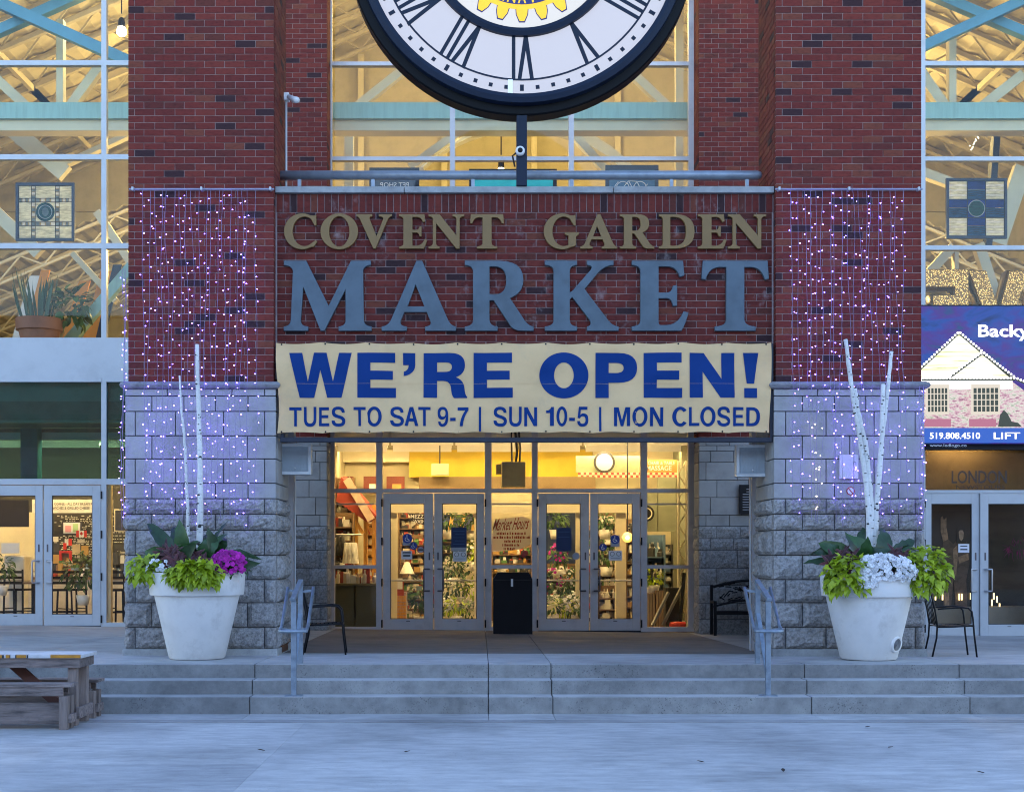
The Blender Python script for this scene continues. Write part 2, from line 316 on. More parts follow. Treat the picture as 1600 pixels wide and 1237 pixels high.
def fit(me, x0, x1, z0, z1, mirror=False):
    xs = [v.co.x for v in me.vertices]; zs = [v.co.z for v in me.vertices]
    a, b, c, d = min(xs), max(xs), min(zs), max(zs)
    for v in me.vertices:
        t = (v.co.x - a) / (b - a)
        if mirror: t = 1 - t
        v.co.x = x0 + t * (x1 - x0); v.co.z = z0 + (v.co.z - c) / (d - c) * (z1 - z0)
    if mirror: me.flip_normals()
    me.update(); return me
def glyph(gl, x0, x1, z0, z1, depth=0, bevel=0):
    xs = [p[0] for c in gl for p in c]; zs = [p[1] for c in gl for p in c]; a, b, c0, d0 = min(xs), max(xs), min(zs), max(zs)
    cs = [[(x0 + (p[0] - a) / (b - a) * (x1 - x0), z0 + (p[1] - c0) / (d0 - c0) * (z1 - z0)) for p in c] for c in gl]
    return shape_mesh(cs, depth, bevel)
def text(s, x0, x1, z0, z1, offset=.012, mirror=False, depth=0):
    cu = bpy.data.curves.new('t', 'FONT'); cu.body = s; cu.offset = offset; cu.resolution_u = 3; cu.extrude = depth / 2
    return fit(curve_mesh(cu, depth), x0, x1, z0, z1, mirror)
def put(name, me, mat, parent, y, label=None):
    """mesh given in world X/Z, lying at depth y"""
    me.materials.clear(); me.materials.append(mat)
    base = WORLD[parent.name] if parent else Vector((0, 0, 0))
    for v in me.vertices: v.co -= base; v.co.y += y
    me.update(); o = link(name, me, parent, base if parent else None)
    if label: o['label'] = label
    return o
# ------------------------------------------------------------------ ground
DP, DW, DG = 18.64, 25.9, 26.6            # depth of pier fronts, recessed wall, glazing
Z3, Z2, ZL = .2015, .3685, .5355          # step tops, landing
D0, TR = 16.39, .30
def zback(px): return CAMZ - (985 + (px - 800) * .0109 - VY) * DG / F
XJ = [X(p, 16.99) for p in (398, 763, 861, 1257, 1500)]
pz = thing('plaza', 'pale broom finished concrete plaza in front of the steps', None, (0, 12, 0), kind='structure')
MB().quad((-900, -900, -.03), (900, -900, -.03), (900, 900, -.03), (-900, 900, -.03)).build('ground_sheet', concM, pz)
ys = [3.0, 6.2, 9.3, 12.45, 15.54]; xs = [-13.2, -6.9, -1.93, 7.2, 13.8]
for i in range(len(xs) - 1):
    for j in range(len(ys) - 1):
        g = .0012
        box('paving_slab', concM, pz, xs[i] + g, xs[i + 1] - g, ys[j] + g, ys[j + 1] - g, -.03, 0)
MB().box(-20, 20, 15.57, 15.785, -.03, .002).build('drain_strip', landM, pz)
MB().quad((-20, 15.5, -.026), (20, 15.5, -.026), (20, 15.9, -.026), (-20, 15.9, -.026)).build('drain_bed', darkM, pz)
bx = [-13] + [X(p, D0) for p in (100, 390, 763, 864, 1268, 1516)] + [13]
for a, b in zip(bx, bx[1:]): box('paving_slab', concM, pz, a + .003, b - .003, 15.815, D0 + .02, -.03, .001)
st = thing('entrance_steps', 'three wide concrete steps up to the market entrance', None, (0, D0, 0), kind='structure')
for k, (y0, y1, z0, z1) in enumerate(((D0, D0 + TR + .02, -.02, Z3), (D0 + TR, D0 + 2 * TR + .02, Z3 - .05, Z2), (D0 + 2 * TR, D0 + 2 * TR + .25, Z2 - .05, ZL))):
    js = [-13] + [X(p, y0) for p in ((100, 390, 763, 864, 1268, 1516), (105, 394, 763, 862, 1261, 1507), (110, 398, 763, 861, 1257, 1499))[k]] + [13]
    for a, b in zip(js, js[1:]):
        o = box('step_block', stepM, st, a + .004, b - .004, y0, y1, z0, z1, bevel=.012); o.data.materials.append(concM); o.data.polygons[1].material_index = 1  # stained risers; lighter tops paint in the extra sky light on the treads
MB().box(-13, 13, D0 + .03, D0 + .8, -.02, Z3 - .03).build('step_core', darkM, st)
ld = thing('landing', 'concrete landing between the steps and the glass doors', None, (0, 20, ZL), kind='structure')
yf, yb = D0 + 2 * TR + .255, DG + .3
def lz(x, y):
    t = (y - yf) / (yb - yf); return ZL + t * (zback(VX + x * F / DG) - ZL)
js = [-14, -9.4, -6.0] + XJ + [8.6, 14]
yj = [yf, 19.12, 23.0, yb]
for a, b in zip(js, js[1:]):
    for c, d in zip(yj, yj[1:]):
        g = .004; q = [(a + g, c + g), (b - g, c + g), (b - g, d - g), (a + g, d - g)]
        m = MB().add([(x, y, lz(x, y)) for x, y in q] + [(x, y, lz(x, y) - .1) for x, y in q], [(0, 1, 2, 3), (4, 5, 1, 0), (5, 6, 2, 1), (6, 7, 3, 2), (7, 4, 0, 3)])
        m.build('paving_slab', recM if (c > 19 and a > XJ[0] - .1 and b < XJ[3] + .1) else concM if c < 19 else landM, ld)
MB().quad((-14, yf, .3), (14, yf, .3), (14, yb, .25), (-14, yb, .25)).build('landing_bed', darkM, ld)
# ------------------------------------------------------------------ brick helpers
CO, BL = 10.67 * DP / F, 31.5 * DP / F    # course height, brick length with joint
JT = .0095
_bm = {}
def brick_mesh(l, h, dep, mat, var=0):
    k = (round(l, 3), round(h, 3), dep, mat.name, var)
    if k not in _bm:
        rr = random.Random(str(k)); m = MB().box(-l / 2, l / 2, 0, dep, -h / 2, h / 2)
        m.v = [(x + rr.uniform(-.0012, .0012), y + (rr.uniform(-.003, .001) if y == 0 else 0), z + rr.uniform(-.0012, .0012)) for x, y, z in m.v]
        _bm[k] = m.mesh('brick', mat)
    return _bm[k]
def courses(x0, x1, z0, z1, first=(.109, .045), up=True):
    """list of (xa, xb, zc) bricks of a running bond filling a rectangle"""
    out = []; n = int(round((z1 - z0) / CO)); W = x1 - x0
    for r in range(n):
        zc = z0 + (r + .5) * CO; c = [x0]; x = x0 + first[r % 2] * 1.93
        while x < x1 - .04: c.append(x); x += BL
        c.append(x1)
        for a, b in zip(c, c[1:]): out.append((a + JT / 2, b - JT / 2, zc))
    return out
def lay(parent, bricks, y, mat, dep=.06, limit=300):
    big = sorted(bricks, key=lambda b: -(b[1] - b[0]) + b[2] * .01)
    for i, (a, b, zc) in enumerate(big[:limit]):
        link('brick', brick_mesh(b - a, CO - JT, dep, mat, i % 4), parent, ((a + b) / 2, y, zc))
    rest = MB()
    for a, b, zc in big[limit:]:
        j = random.uniform(-.0025, .001); rest.box(a, b, y + j, y + dep, zc - (CO - JT) / 2, zc + (CO - JT) / 2)
    return rest
def rock(w, h, dep, mat, seed, proud=.07, ny=7):
    """rock faced block: local x 0..w, z 0..h, face towards -y"""
    rr = random.Random(seed); nx = max(4, int(w / h * ny * .8)); m = MB(); vs = []
    for j in range(ny + 1):
        for i in range(nx + 1):
            u, v = i / nx, j / ny; e = min(u * w, (1 - u) * w, v * h, (1 - v) * h) / .05
            b = proud * min(1, e) * (.45 + .55 * (noise.noise((u * w * 6 + seed * 3.1, v * h * 6, seed)) * .9 + .55)) + (rr.uniform(-.011, .011) if e > 0 else 0)
            vs.append((u * w, -b, v * h))
    fs = [(j * (nx + 1) + i, j * (nx + 1) + i + 1, (j + 1) * (nx + 1) + i + 1, (j + 1) * (nx + 1) + i) for j in range(ny) for i in range(nx)]
    n = len(vs); vs += [(0, dep, 0), (w, dep, 0), (w, dep, h), (0, dep, h)]
    c = [0, nx, ny * (nx + 1) + nx, ny * (nx + 1)]
    bot = list(range(0, nx + 1)); top = [ny * (nx + 1) + i for i in range(nx, -1, -1)]
    lf = [j * (nx + 1) for j in range(ny, -1, -1)]; rt = [j * (nx + 1) + nx for j in range(ny + 1)]
    fs += [tuple(bot[::-1]) + (n, n + 1), tuple(top[::-1]) + (n + 2, n + 3), tuple(lf[::-1]) + (n + 3, n), tuple(rt[::-1]) + (n + 1, n + 2)]
    return m.add(vs, fs)
STROWS = [(608, 619, 0), (619, 643, 0), (643, 681, 0), (681, 717, 0), (717, 755, 0), (755, 779, 0), (779, 803, 1), (803, 828, 1), (828, 867, 1), (867, 905, 1), (905, 941, 1), (941, 979, 1), (979, 1013, 1)]
JA, JB, JC = (212, 275, 350, 414), (238, 288, 337, 388), (238, 312, 387)
STJ = [(262, 363, 414), JB, JA, JC, JA, JB, JA, JB, JA, JC, JA, JC, JA]
ZT = Z(-70, DP)
def pier(px0, px1, off, label):
    x0, x1 = X(px0, DP), X(px1, DP); yb_ = DP + 1.15; zc = Z(597, DP)
    t = thing('brick_pier', label, 'pier', ((x0 + x1) / 2, DP + .6, ZL))
    t['group'] = 'piers flanking the entrance'
    nb = int((ZT - zc) / CO); zt = zc + nb * CO
    box('mortar_core', mortar, t, x0 + .007, x1 - .007, DP + .007, yb_ - .007, zc, zt)
    rest = lay(t, courses(x0, x1, zc, zt), DP, brickM)
    for r in range(nb):                       # returns on both sides and the back
        z = zc + (r + .5) * CO; ys_ = [DP + .062]; y = DP + (.13 if r % 2 else .26)
        while y < yb_ - .05: ys_.append(y); y += BL
        ys_.append(yb_)
        for a, b in zip(ys_, ys_[1:]):
            for xa, xb in ((x0, x0 + .05), (x1 - .05, x1)):
                j = random.uniform(-.001, .003); rest.box(xa - (j if xa == x0 else 0), xb + (j if xa != x0 else 0), a + JT / 2, b - JT / 2, z - (CO - JT) / 2, z + (CO - JT) / 2)
    tag(rest.build('brick_courses', brickM, t), kind='stuff')
    # stone base
    sx0, sx1 = x0 - .035, x1 + .035; ysF = DP - .03
    MB().box(sx0 + .03, sx1 - .03, ysF + .03, yb_, ZL - .1, Z(606, DP)).build('stone_core', jointM, t)
    for k, (ya, yb2, rk) in enumerate(STROWS):
        za, zb = Z(yb2, DP) + .006, Z(ya, DP) - .006
        xj = [sx0] + [X(p + off, DP) for p in STJ[k]] + [sx1]
        for i, (a, b) in enumerate(zip(xj, xj[1:])):
            w_ = b - a - .012
            if rk:
                me = rock(w_, zb - za, .1, stoneR, k * 10 + i + (50 if off else 0)).mesh('stone_block', stoneR)
                link('stone_block', me, t, (a + .006, ysF, za))
            else:
                box('stone_block', stoneS, t, a + .006, b - .006, ysF, ysF + .1, za, zb, bevel=.006)
        for side, xs_ in ((-1, sx0), (1, sx1)):   # side returns
            yy = [ysF + .101, ysF + (.38 if k % 2 else .62), yb_ + .02]
            for a, b in zip(yy, yy[1:]):
                if rk:
                    mm = rock(b - a - .012, zb - za, .1, stoneR, k * 7 + side + int(a * 10)); me = MB()
                    me.add([((xs_ - y if side > 0 else xs_ + y), a + .006 + (x if side > 0 else (b - a - .012) - x), za + z) for x, y, z in mm.v], mm.f)
                    me.build('stone_block', stoneR, t)
                else:
                    box('stone_block', stoneS, t, *((xs_ - .1, xs_) if side > 0 else (xs_, xs_ + .1)), a + .006, b - .006, za, zb, bevel=.006)
    c = MB(); prof = [(0, .0), (.05, .0), (.085, .02), (.1, .05), (.085, .08), (.05, .098), (0, .1)]
    zc0 = Z(608, DP)
    # bullnose cap swept round three sides
    path_ = [(sx0, yb_), (sx0, ysF), (sx1, ysF), (sx1, yb_)]; dirs = [(-1, 0), (-1, -1), (1, -1), (1, 0)]
    vs = []; fs = []
    for (x, y), (dx, dy) in zip(path_, dirs):
        for o_, h in prof: vs.append((x + dx * (o_ - .04), y + dy * (o_ - .04), zc0 + h))
    n = len(prof)
    for i in range(3):
        for j in range(n - 1): fs.append((i * n + j, (i + 1) * n + j, (i + 1) * n + j + 1, i * n + j + 1))
    c.add(vs, fs); c.box(sx0 + .03, sx1 - .03, ysF + .03, yb_, zc0 + .002, zc0 + .094)
    c.build('stone_cap', capM, t)
    box('plinth', ledgeM, t, sx0 - .02, sx1 + .02, ysF - .05, yb_ + .05, ZL - .15, Z(1013, DP), bevel=.01)
    return t
pierL = pier(200, 428, 0, 'left brick pier on a rock faced stone base, beside the snake plant window')
pierR = pier(1212, 1440, 1015, 'right brick pier on a rock faced stone base, beside the video screen')
# ------------------------------------------------------------------ sign wall between the piers
DS = 18.76
sx0, sx1 = X(428, DP) + .003, X(1212, DP) - .003
zt, zl, zb = Z(303, DS), Z(293, DS), Z(592, DS)
sw = thing('sign_wall', 'brick wall spanning the entrance between the two piers, carrying the sign letters', 'wall', (.6, DS + .3, zb))
box('mortar_core', mortarS, sw, sx0, sx1, DS + .008, DS + .42, zb, zt)
zs = zt - 29 * DS / F
n = int((zs - zb) / CO); z0 = zs - n * CO
br = [b for b in courses(sx0 + .02, sx1 - .02, z0, zs, (.06, .13)) if b[2] > Z(552, DS)]
rest = lay(sw, br, DS, brickS)
hid = MB()
for a, b, zc in [b for b in courses(sx0 + .02, sx1 - .02, z0, zs, (.06, .13)) if b[2] <= Z(552, DS)]: rest.box(a, b, DS, DS + .06, zc - (CO - JT) / 2, zc + (CO - JT) / 2)
tag(rest.build('brick_courses', brickS, sw), kind='stuff')
nx = 72; wd = (sx1 - sx0 - .02) / nx
for i in range(nx):
    link('soldier_brick', brick_mesh(wd - JT, zt - zs - JT, .06, brickS, i % 4), sw, (sx0 + .01 + (i + .5) * wd, DS - .002, (zt + zs) / 2))
for a, b in ((sx0, X(632, DS)), (X(632, DS), X(958, DS)), (X(958, DS), sx1)):
    box('ledge_stone', ledgeM, sw, a + .003, b - .003, DS - .06, DS + .6, zt + .002, zl, bevel=.008)
box('soffit', M('soffit_paint', (.3, .28, .26), .8), sw, sx0 - .5, sx1 + .5, DS + .43, DG - .12, Z(590, DS), Z(590, DS) + .3)
# ------------------------------------------------------------------ letters
gold = M('letter_bronze', (.2, .115, .033), .5, .1, var=.12, scale=2)
greyB = M('letter_grey_blue', (.078, .113, .14), .55, 0, var=.22, scale=4, dirt=((.05, .07, .08), 2.5, .5))
def lettering(name, label, word, py0, py1, mat, spans, depth, bev):
    d = DS - .06
    t = thing(name, label, 'sign', (X((spans[0][0] + spans[-1][1]) / 2, d), d, Z(py1, d)))
    for ch, (a, b) in zip(word, spans):
        e = .01 if ch in 'OCG' else 0
        o = put('letter', glyph(SERIF[ch], X(a, d), X(b, d), Z(py1, d) - e, Z(py0, d) + e, depth, bev), mat, t, d + depth + bev)
    return t
lettering('sign_lettering', 'bronze coloured serif letters reading COVENT GARDEN on the brick wall', 'COVENTGARDEN', 335, 388, gold,
    [(444, 495), (501, 559), (557, 612), (624, 667), (670, 725), (735, 787), (850, 904), (907, 964), (969, 1022), (1030, 1085), (1091, 1135), (1138, 1197)], .04, .004)
lettering('sign_lettering', 'large grey blue serif letters reading MARKET above the banner', 'MARKET', 408, 516, greyB,
    [(444, 580), (597, 712), (727, 833), (852, 966), (988, 1075), (1097, 1201)], .05, .007)
# ------------------------------------------------------------------ banner
bd = DS - .12
bx0, bx1, bz0, bz1 = X(432, bd), X(1205, bd), Z(677, bd), Z(536, bd)
def bw(x, z):
    u = (x - bx0) / (bx1 - bx0); v = (z - bz0) / (bz1 - bz0)
    sc = abs(math.sin(u * math.pi * 11)) * .012 * (v ** 6 + (1 - v) ** 6)
    e = math.exp(-u * 30) + math.exp(-(1 - u) * 30)
    return -.045 + .02 * math.sin(u * 19 + v * 2.2) * (1 - .5 * v) + .011 * math.sin(u * 43 - v * 5) + .012 * math.sin((u * 11 % 1 - .5) * 9 * (1.1 - v)) * (1 - v) ** 2 + sc + .03 * e * math.sin(v * 7 + u * 9) + .01 * noise.noise((u * 26, v * 7, 1.3)) + .02 * noise.noise((u * 9 + v * 3, v * 3 - u * 4, 4.3))
bt = thing('banner', "cream vinyl banner reading WE'RE OPEN in bold blue with opening hours", 'banner', ((bx0 + bx1) / 2, bd, bz0))
cloth = M('banner_vinyl', (.7, .48, .245), .6, var=.1, scale=2.2, spec=.15, dirt=((.5, .38, .24), 3, .4))
ink = M('banner_ink', (.002, .034, .17), .6, var=.05, spec=.15)
NX, NZ = 160, 30; vs = []
for s_ in (0, .003):
    for j in range(NZ + 1):
        for i in range(NX + 1):
            x = bx0 + (bx1 - bx0) * i / NX; z = bz0 + (bz1 - bz0) * j / NZ
            ed = .018 * abs(math.sin(i / NX * math.pi * 11)) ; zz = z + (ed if j == 0 else (-ed if j == NZ else 0))
            xx = x + ((.02 * math.sin(j / NZ * 5) + .015) if i == 0 else (-(.02 * math.sin(j / NZ * 5 + 1) + .015) if i == NX else 0))
            vs.append((xx, bd + bw(x, z) + s_, zz))
n1 = (NX + 1) * (NZ + 1)
fs = [(j * (NX + 1) + i, j * (NX + 1) + i + 1, (j + 1) * (NX + 1) + i + 1, (j + 1) * (NX + 1) + i) for j in range(NZ) for i in range(NX)]
fs += [tuple(n1 + k for k in f[::-1]) for f in fs]
MB().add(vs, fs).build('cloth', cloth, bt, smooth=True)
def islands(me):
    bm = bmesh.new(); bm.from_mesh(me); bm.faces.ensure_lookup_table(); bmesh.ops.remove_doubles(bm, verts=bm.verts[:], dist=1e-5); bm.verts.index_update(); bm.faces.ensure_lookup_table()
    seen = set(); out = []
    for f in bm.faces:
        if f.index in seen: continue
        stack = [f]; grp = []; seen.add(f.index)
        while stack:
            g = stack.pop(); grp.append(g)
            for v in g.verts:
                for h in v.link_faces:
                    if h.index not in seen: seen.add(h.index); stack.append(h)
        ids = {}; vs = []; fs = []
        for g in grp:
            fs.append([ids.setdefault(v.index, len(ids)) for v in g.verts])
        vs = [None] * len(ids)
        for g in grp:
            for v in g.verts: vs[ids[v.index]] = tuple(v.co)
        m = bpy.data.meshes.new('island'); m.from_pydata(vs, [], fs); out.append(m)
    bm.free(); return out
def drape(me):
    bm = bmesh.new(); bm.from_mesh(me)
    for k in range(1, 64):
        x = bx0 + (bx1 - bx0) * k / 64
        bmesh.ops.bisect_plane(bm, geom=bm.verts[:] + bm.edges[:] + bm.faces[:], plane_co=(x, 0, 0), plane_no=(1, 0, 0))
    for k in range(1, 16):
        z = bz0 + (bz1 - bz0) * k / 16
        bmesh.ops.bisect_plane(bm, geom=bm.verts[:] + bm.edges[:] + bm.faces[:], plane_co=(0, 0, z), plane_no=(0, 0, 1))
    bmesh.ops.triangulate(bm, faces=bm.faces[:])
    bm.to_mesh(me); bm.free()
    for v in me.vertices: v.co.y = bw(v.co.x, v.co.z) - .006
    me.polygons.foreach_set('use_smooth', [True] * len(me.polygons)); me.update(); return me
for ch, a, b, ya, yb3 in (('W', 452.5, 550, 552, 622), ('E', 559, 619, 552, 622), ("'", 630, 649, 552, 588), ('R', 662, 730, 552, 622), ('E', 740, 801, 552, 622), ('O', 842.5, 919, 551, 623), ('P', 930, 995, 552, 622), ('E', 1005, 1065, 552, 622), ('N', 1076.5, 1146.5, 552, 622), ('!', 1160, 1184, 552, 622)):
    put('printed_letter', drape(glyph(HEAVY[ch], X(a, bd), X(b, bd), Z(yb3, bd), Z(ya, bd))), ink, bt, bd)
for ch, a, b in (('T', 65, 103), ('U', 110, 149), ('E', 158, 190), ('S', 197, 240), ('T', 266, 304), ('O', 307, 354), ('S', 380, 423), ('A', 425, 468), ('T', 468, 506), ('9', 528, 561), ('-', 567, 584), ('7', 590, 624), ('S', 702, 744), ('U', 751, 790), ('N', 798, 838), ('1', 866, 890), ('0', 898, 932), ('-', 938, 956), ('5', 963, 998), ('M', 1078, 1128), ('O', 1135, 1182), ('N', 1190, 1232), ('C', 1260, 1304), ('L', 1311, 1343), ('O', 1346, 1394), ('S', 1399, 1440), ('E', 1449, 1482), ('D', 1490, 1533)):
    e = .006 if ch in 'OSC0U95' else 0; y0_, y1_ = (653, 658) if ch == '-' else (636.5, 666)
    put('printed_letter', drape(glyph(GROT[ch], X(a / 2 + 420, bd), X(b / 2 + 420, bd), Z(y1_, bd) - e, Z(y0_, bd) + e)), ink, bt, bd)
for a in (750, 937.5):
    put('printed_divider', drape(shape_mesh([[(X(a - 1.8, bd), Z(674, bd)), (X(a + 1.8, bd), Z(674, bd)), (X(a + 1.8, bd), Z(636, bd)), (X(a - 1.8, bd), Z(636, bd))]])), ink, bt, bd)
put('seam', drape(shape_mesh([[(bx0 + .05, Z(600, bd)), (bx1 - .05, Z(600, bd)), (bx1 - .05, Z(599.75, bd)), (bx0 + .05, Z(599.75, bd))]])), cloth, bt, bd - .002)
gm = MB()
for k in range(12):
    for z in (bz0 + .02, bz1 - .02):
        x = bx0 + (bx1 - bx0) * (k + .12) / 11.25
        gm.lathe((x, bd + bw(x, z) - .006, z), [(0, 0), (.012, 0), (.012, .01)], 8, 'y')
gm.build('grommet', blackM, bt)
rod = MB().box(X(437, bd), X(1208, bd), bd + .02, bd + .1, Z(690.5, bd), Z(683, bd))
for p in (438, 1203): rod.box(X(p, bd), X(p, bd) + .05, bd + .02, bd + .1, Z(683, bd) , Z(536, bd))
solo('steel_bar', 'dark steel bar running along under the banner', 'bar', steelD, rod, bevel=.006)
# ------------------------------------------------------------------ speakers, columns
for pxa, pxb, pya, pyb, lab in ((435, 486, 692.5, 741, 'square grey wall speaker under the left end of the banner'), (1151, 1202, 694.5, 744.5, 'square grey wall speaker under the right end of the banner')):
    d = 19.15; x0, x1, z0, z1 = X(pxa, d), X(pxb, d), Z(pyb, d), Z(pya, d)
    t = thing('wall_speaker', lab, 'speaker', ((x0 + x1) / 2, d, z0), 'speakers under the banner')
    fr = MB(); e = .04
    fr.box(x0, x1, d, d + .16, z0, z0 + e).box(x0, x1, d, d + .16, z1 - e, z1).box(x0, x0 + e, d, d + .16, z0 + e, z1 - e).box(x1 - e, x1, d, d + .16, z0 + e, z1 - e)
    fr.build('cabinet', M('speaker_cabinet', (.62, .64, .64), .5), t, bevel=.004)
    gr = MB().box(x0 + e, x1 - e, d + .03, d + .15, z0 + e, z1 - e)
    for k in range(17):
        f_ = (k + .5) / 17; xx = x0 + e + (x1 - x0 - 2 * e) * f_; zz = z0 + e + (z1 - z0 - 2 * e) * f_
        gr.box(xx - .004, xx + .004, d + .02, d + .03, z0 + e, z1 - e).box(x0 + e, x1 - e, d + .017, d + .022, zz - .004, zz + .004)
    gr.build('grille', M('speaker_grille', (.42, .48, .52), .5, .1), t)
    MB().sphere(((x0 + x1) / 2, d + .012, z0 + .09), .012).build('badge', whiteP, t, True)
    MB().box((x0 + x1) / 2 - .05, (x0 + x1) / 2 + .05, d + .16, d + .5, z0 + .1, z0 + .2).build('bracket', steelD, t)
for a, b, lab in ((436, 459, 'painted steel column behind the left pier'), (1174.5, 1197, 'painted steel column behind the right pier')):
    d = 20.05; x0, x1 = X(a, d), X(b, d)
    t = thing('steel_column', lab, 'column', ((x0 + x1) / 2, d, ZL), 'columns behind the piers')
    box('shaft', aluD, t, x0, x1, d, d + .2, lz(x0, d) + .0, Z(590, DS) - .002, bevel=.004)
    box('seam_band', aluD, t, x0 - .004, x1 + .004, d - .004, d + .1, Z(860, d), Z(857, d))
    cl = x0 if a > 750 else x1
    MB().tube([(cl + (-.02 if a > 750 else .02), d - .01, lz(cl, d)), (cl + (-.02 if a > 750 else .02), d - .01, Z(680, d))], .012, 6).build('conduit', alu, t)
    if a < 750: box('notice', M('notice_lilac', (.62, .6, .66), .5), t, X(447, d), X(456, d), d - .006, d - .001, Z(852, d), Z(844, d))
solo('drain_box', 'rusty steel drain box at the foot of the left column', 'drain', rustM, MB().box(X(432, 19.4), X(447, 19.4), 19.0, 19.6, ZL, ZL + .1).box(X(430, 19.4), X(448, 19.4), 19.5, 19.9, ZL + .1, ZL + .24))
# ------------------------------------------------------------------ clock
cf = 18.55; cx, cz = X(815.6, cf), Z(-98.5, cf); u = cf / F
face = EM('clock_face_lit', (.62, .62, .72), .118, (.15, .15, .15)); face2 = EM('clock_face_centre', (1, .97, .92), .1, (.15, .15, .15))
ck = thing('clock', 'huge round lit clock with navy rim and roman numerals on a post', 'clock', (cx, cf, Z(293, cf)))
def cl(name, prof, mat, y, n=96, smooth=False): return MB().lathe((cx, y, cz), prof, n, 'y').build(name, mat, ck, smooth)
cl('dial', [(0, 0), (247 * u, 0)], face, cf + .03)
cl('dial_centre', [(0, 0), (143 * u, 0)], face2, cf + .02)
cl('inner_ring', [(141 * u, .02), (143 * u, -.02), (148 * u, -.035), (155 * u, -.02), (156 * u, .03)], navy, cf + .0, smooth=False)
rm = cl('rim', [(245 * u, .03), (246 * u, -.03), (252 * u, -.045), (260 * u, -.03), (261 * u, .1)], navy, cf)
cl('drum', [(259 * u, .09), (273 * u, .10), (275 * u, .13), (275 * u, .4), (262 * u, .5), (0, .5)], M('clock_drum', (.003, .004, .006), .5, 0, spec=.15), cf)
cl('numeral_track', [(221 * u, -.004), (224 * u, -.004)], navy, cf + .026)
def radial(pts, ang):
    """pts: (tangential, radius) in photo pixels for the numeral at clock angle ang (deg clockwise from 12)"""
    a = R(ang); rx, rz = math.sin(a), math.cos(a); tx, tz = math.cos(a), -math.sin(a)
    return [(cx + u * (r * rx + t * tx), cz + u * (r * rz + t * tz)) for t, r in pts]
ROM = ['I', 'II', 'III', 'IIII', 'V', 'VI', 'VII', 'VIII', 'IX', 'X', 'XI', 'XII']
RI, RO = 153, 223
for h in range(12):
    W_ = {'I': 12, 'V': 26, 'X': 26}; s_ = ROM[h]; tot = sum(W_[c] for c in s_); x = -tot / 2; mm = []
    for c in s_:
        if c == 'I': mm.append([(x + 3.2, RI), (x + 8.8, RI), (x + 8.8, RO), (x + 3.2, RO)])
        elif c == 'V':
            m_ = x + 13; mm.append([(m_ - 3, RI), (m_ + 3, RI), (m_ + 13, RO), (m_ + 7, RO), (m_, RI + 24), (m_ - 7, RO), (m_ - 13, RO)])
        else:
            m_ = x + 13; k = (RO + RI) / 2
            mm.append([(m_ - 13, RI), (m_ - 7, RI), (m_, k - 9), (m_ + 7, RI), (m_ + 13, RI), (m_ + 3.4, k), (m_ + 13, RO), (m_ + 7, RO), (m_, k + 9), (m_ - 7, RO), (m_ - 13, RO), (m_ - 3.4, k)])
        x += W_[c]
    put('numeral', shape_mesh([radial(p, 30 * (h + 1)) for p in mm], .004), navy, ck, cf + .028)
for k in range(60):
    hh = 5 if k % 5 == 0 else 3.1
    put('minute_mark', shape_mesh([radial([(-3, 235 - hh), (3, 235 - hh), (3, 235 + hh), (-3, 235 + hh)], k * 6)]), navy, ck, cf + .024)
bar_ = MB().box(X(793.5, cf), X(801, cf), cf + .012, cf + .02, Z(148, cf), Z(124, cf)); bar_.build('minute_hand_tip', EM('hand_pale', (.62, .75, 1), .05), ck)
gy = M('emblem_gold', (.75, .42, .008), .5, emit=.13, var=.05); gb = EM('emblem_blue', (.01, .012, .12), .1, (.01, .015, .1))
def gear(ro, ri, wb, wt, cnt=24):
    p = []
    for k in range(cnt):
        for t, r in ((-wb, ri), (-wb * .93, ri + (ro - ri) * .45), (-wt, ro), (wt, ro), (wb * .93, ri + (ro - ri) * .45), (wb, ri)): p += radial([(t, r)], 360 / cnt * k)
    return p
em = put('emblem_outline', shape_mesh([gear(133.5, 111, 10.3, 4.6)]), gb, ck, cf + .015)
put('emblem_gear', shape_mesh([gear(131.5, 112.8, 8.9, 3.6)]), gy, ck, cf + .011)
def ring(ro, ri): return [radial([(0, ro)], a * 4)[0] for a in range(90)], [radial([(0, ri)], a * 4)[0] for a in range(90)]
put('emblem_band', shape_mesh(list(ring(105.5, 80))), gb, ck, cf + .007)
for i, ch in enumerate('INTERNATIONAL'):
    a = R(180 - (i - 6) * 9.6); me = text(ch, -.055 if ch != 'I' else -.018, .055 if ch != 'I' else .018, -.075, .075, .02)
    px_, pz_ = cx + math.sin(a) * 95 * u, cz + math.cos(a) * 95 * u; th = (i - 6) * R(9.6)
    for v in me.vertices:
        x, z = v.co.x, v.co.z; v.co.x = px_ + x * math.cos(th) - z * math.sin(th); v.co.z = pz_ + x * math.sin(th) + z * math.cos(th)
    put('emblem_letter', me, gy, ck, cf + .003)
box('post', navy, ck, X(807.5, cf), X(824, cf), cf + .12, cf + .3, zl, cz - 255 * u, bevel=.008)
def camera_dome(x, y, z):
    t = thing('security_camera', 'white round security camera mounted on the clock post', 'camera', (x, y, z - .06))
    MB().lathe((x, y + .1, z), [(0, -.02), (.05, -.02), (.062, 0), (.062, .09), (0, .09)], 20, 'y').build('housing', whiteP, t, True)
    MB().lathe((x, y + .1, z), [(0, -.045), (.02, -.043), (.034, -.022)], 16, 'y').build('lens', blackM, t, True)
    MB().tube([(x - .05, y + .13, z - .02), (x - .1, y + .14, z - .06), (x - .07, y + .15, z - .2)], .012, 6).build('cable', blackM, t)
camera_dome(X(813, cf), cf - .03, Z(233, cf))
t = thing('security_camera', 'small white bullet camera on a conduit beside the left pier', 'camera', (X(455, 19.3), 19.3, zl))
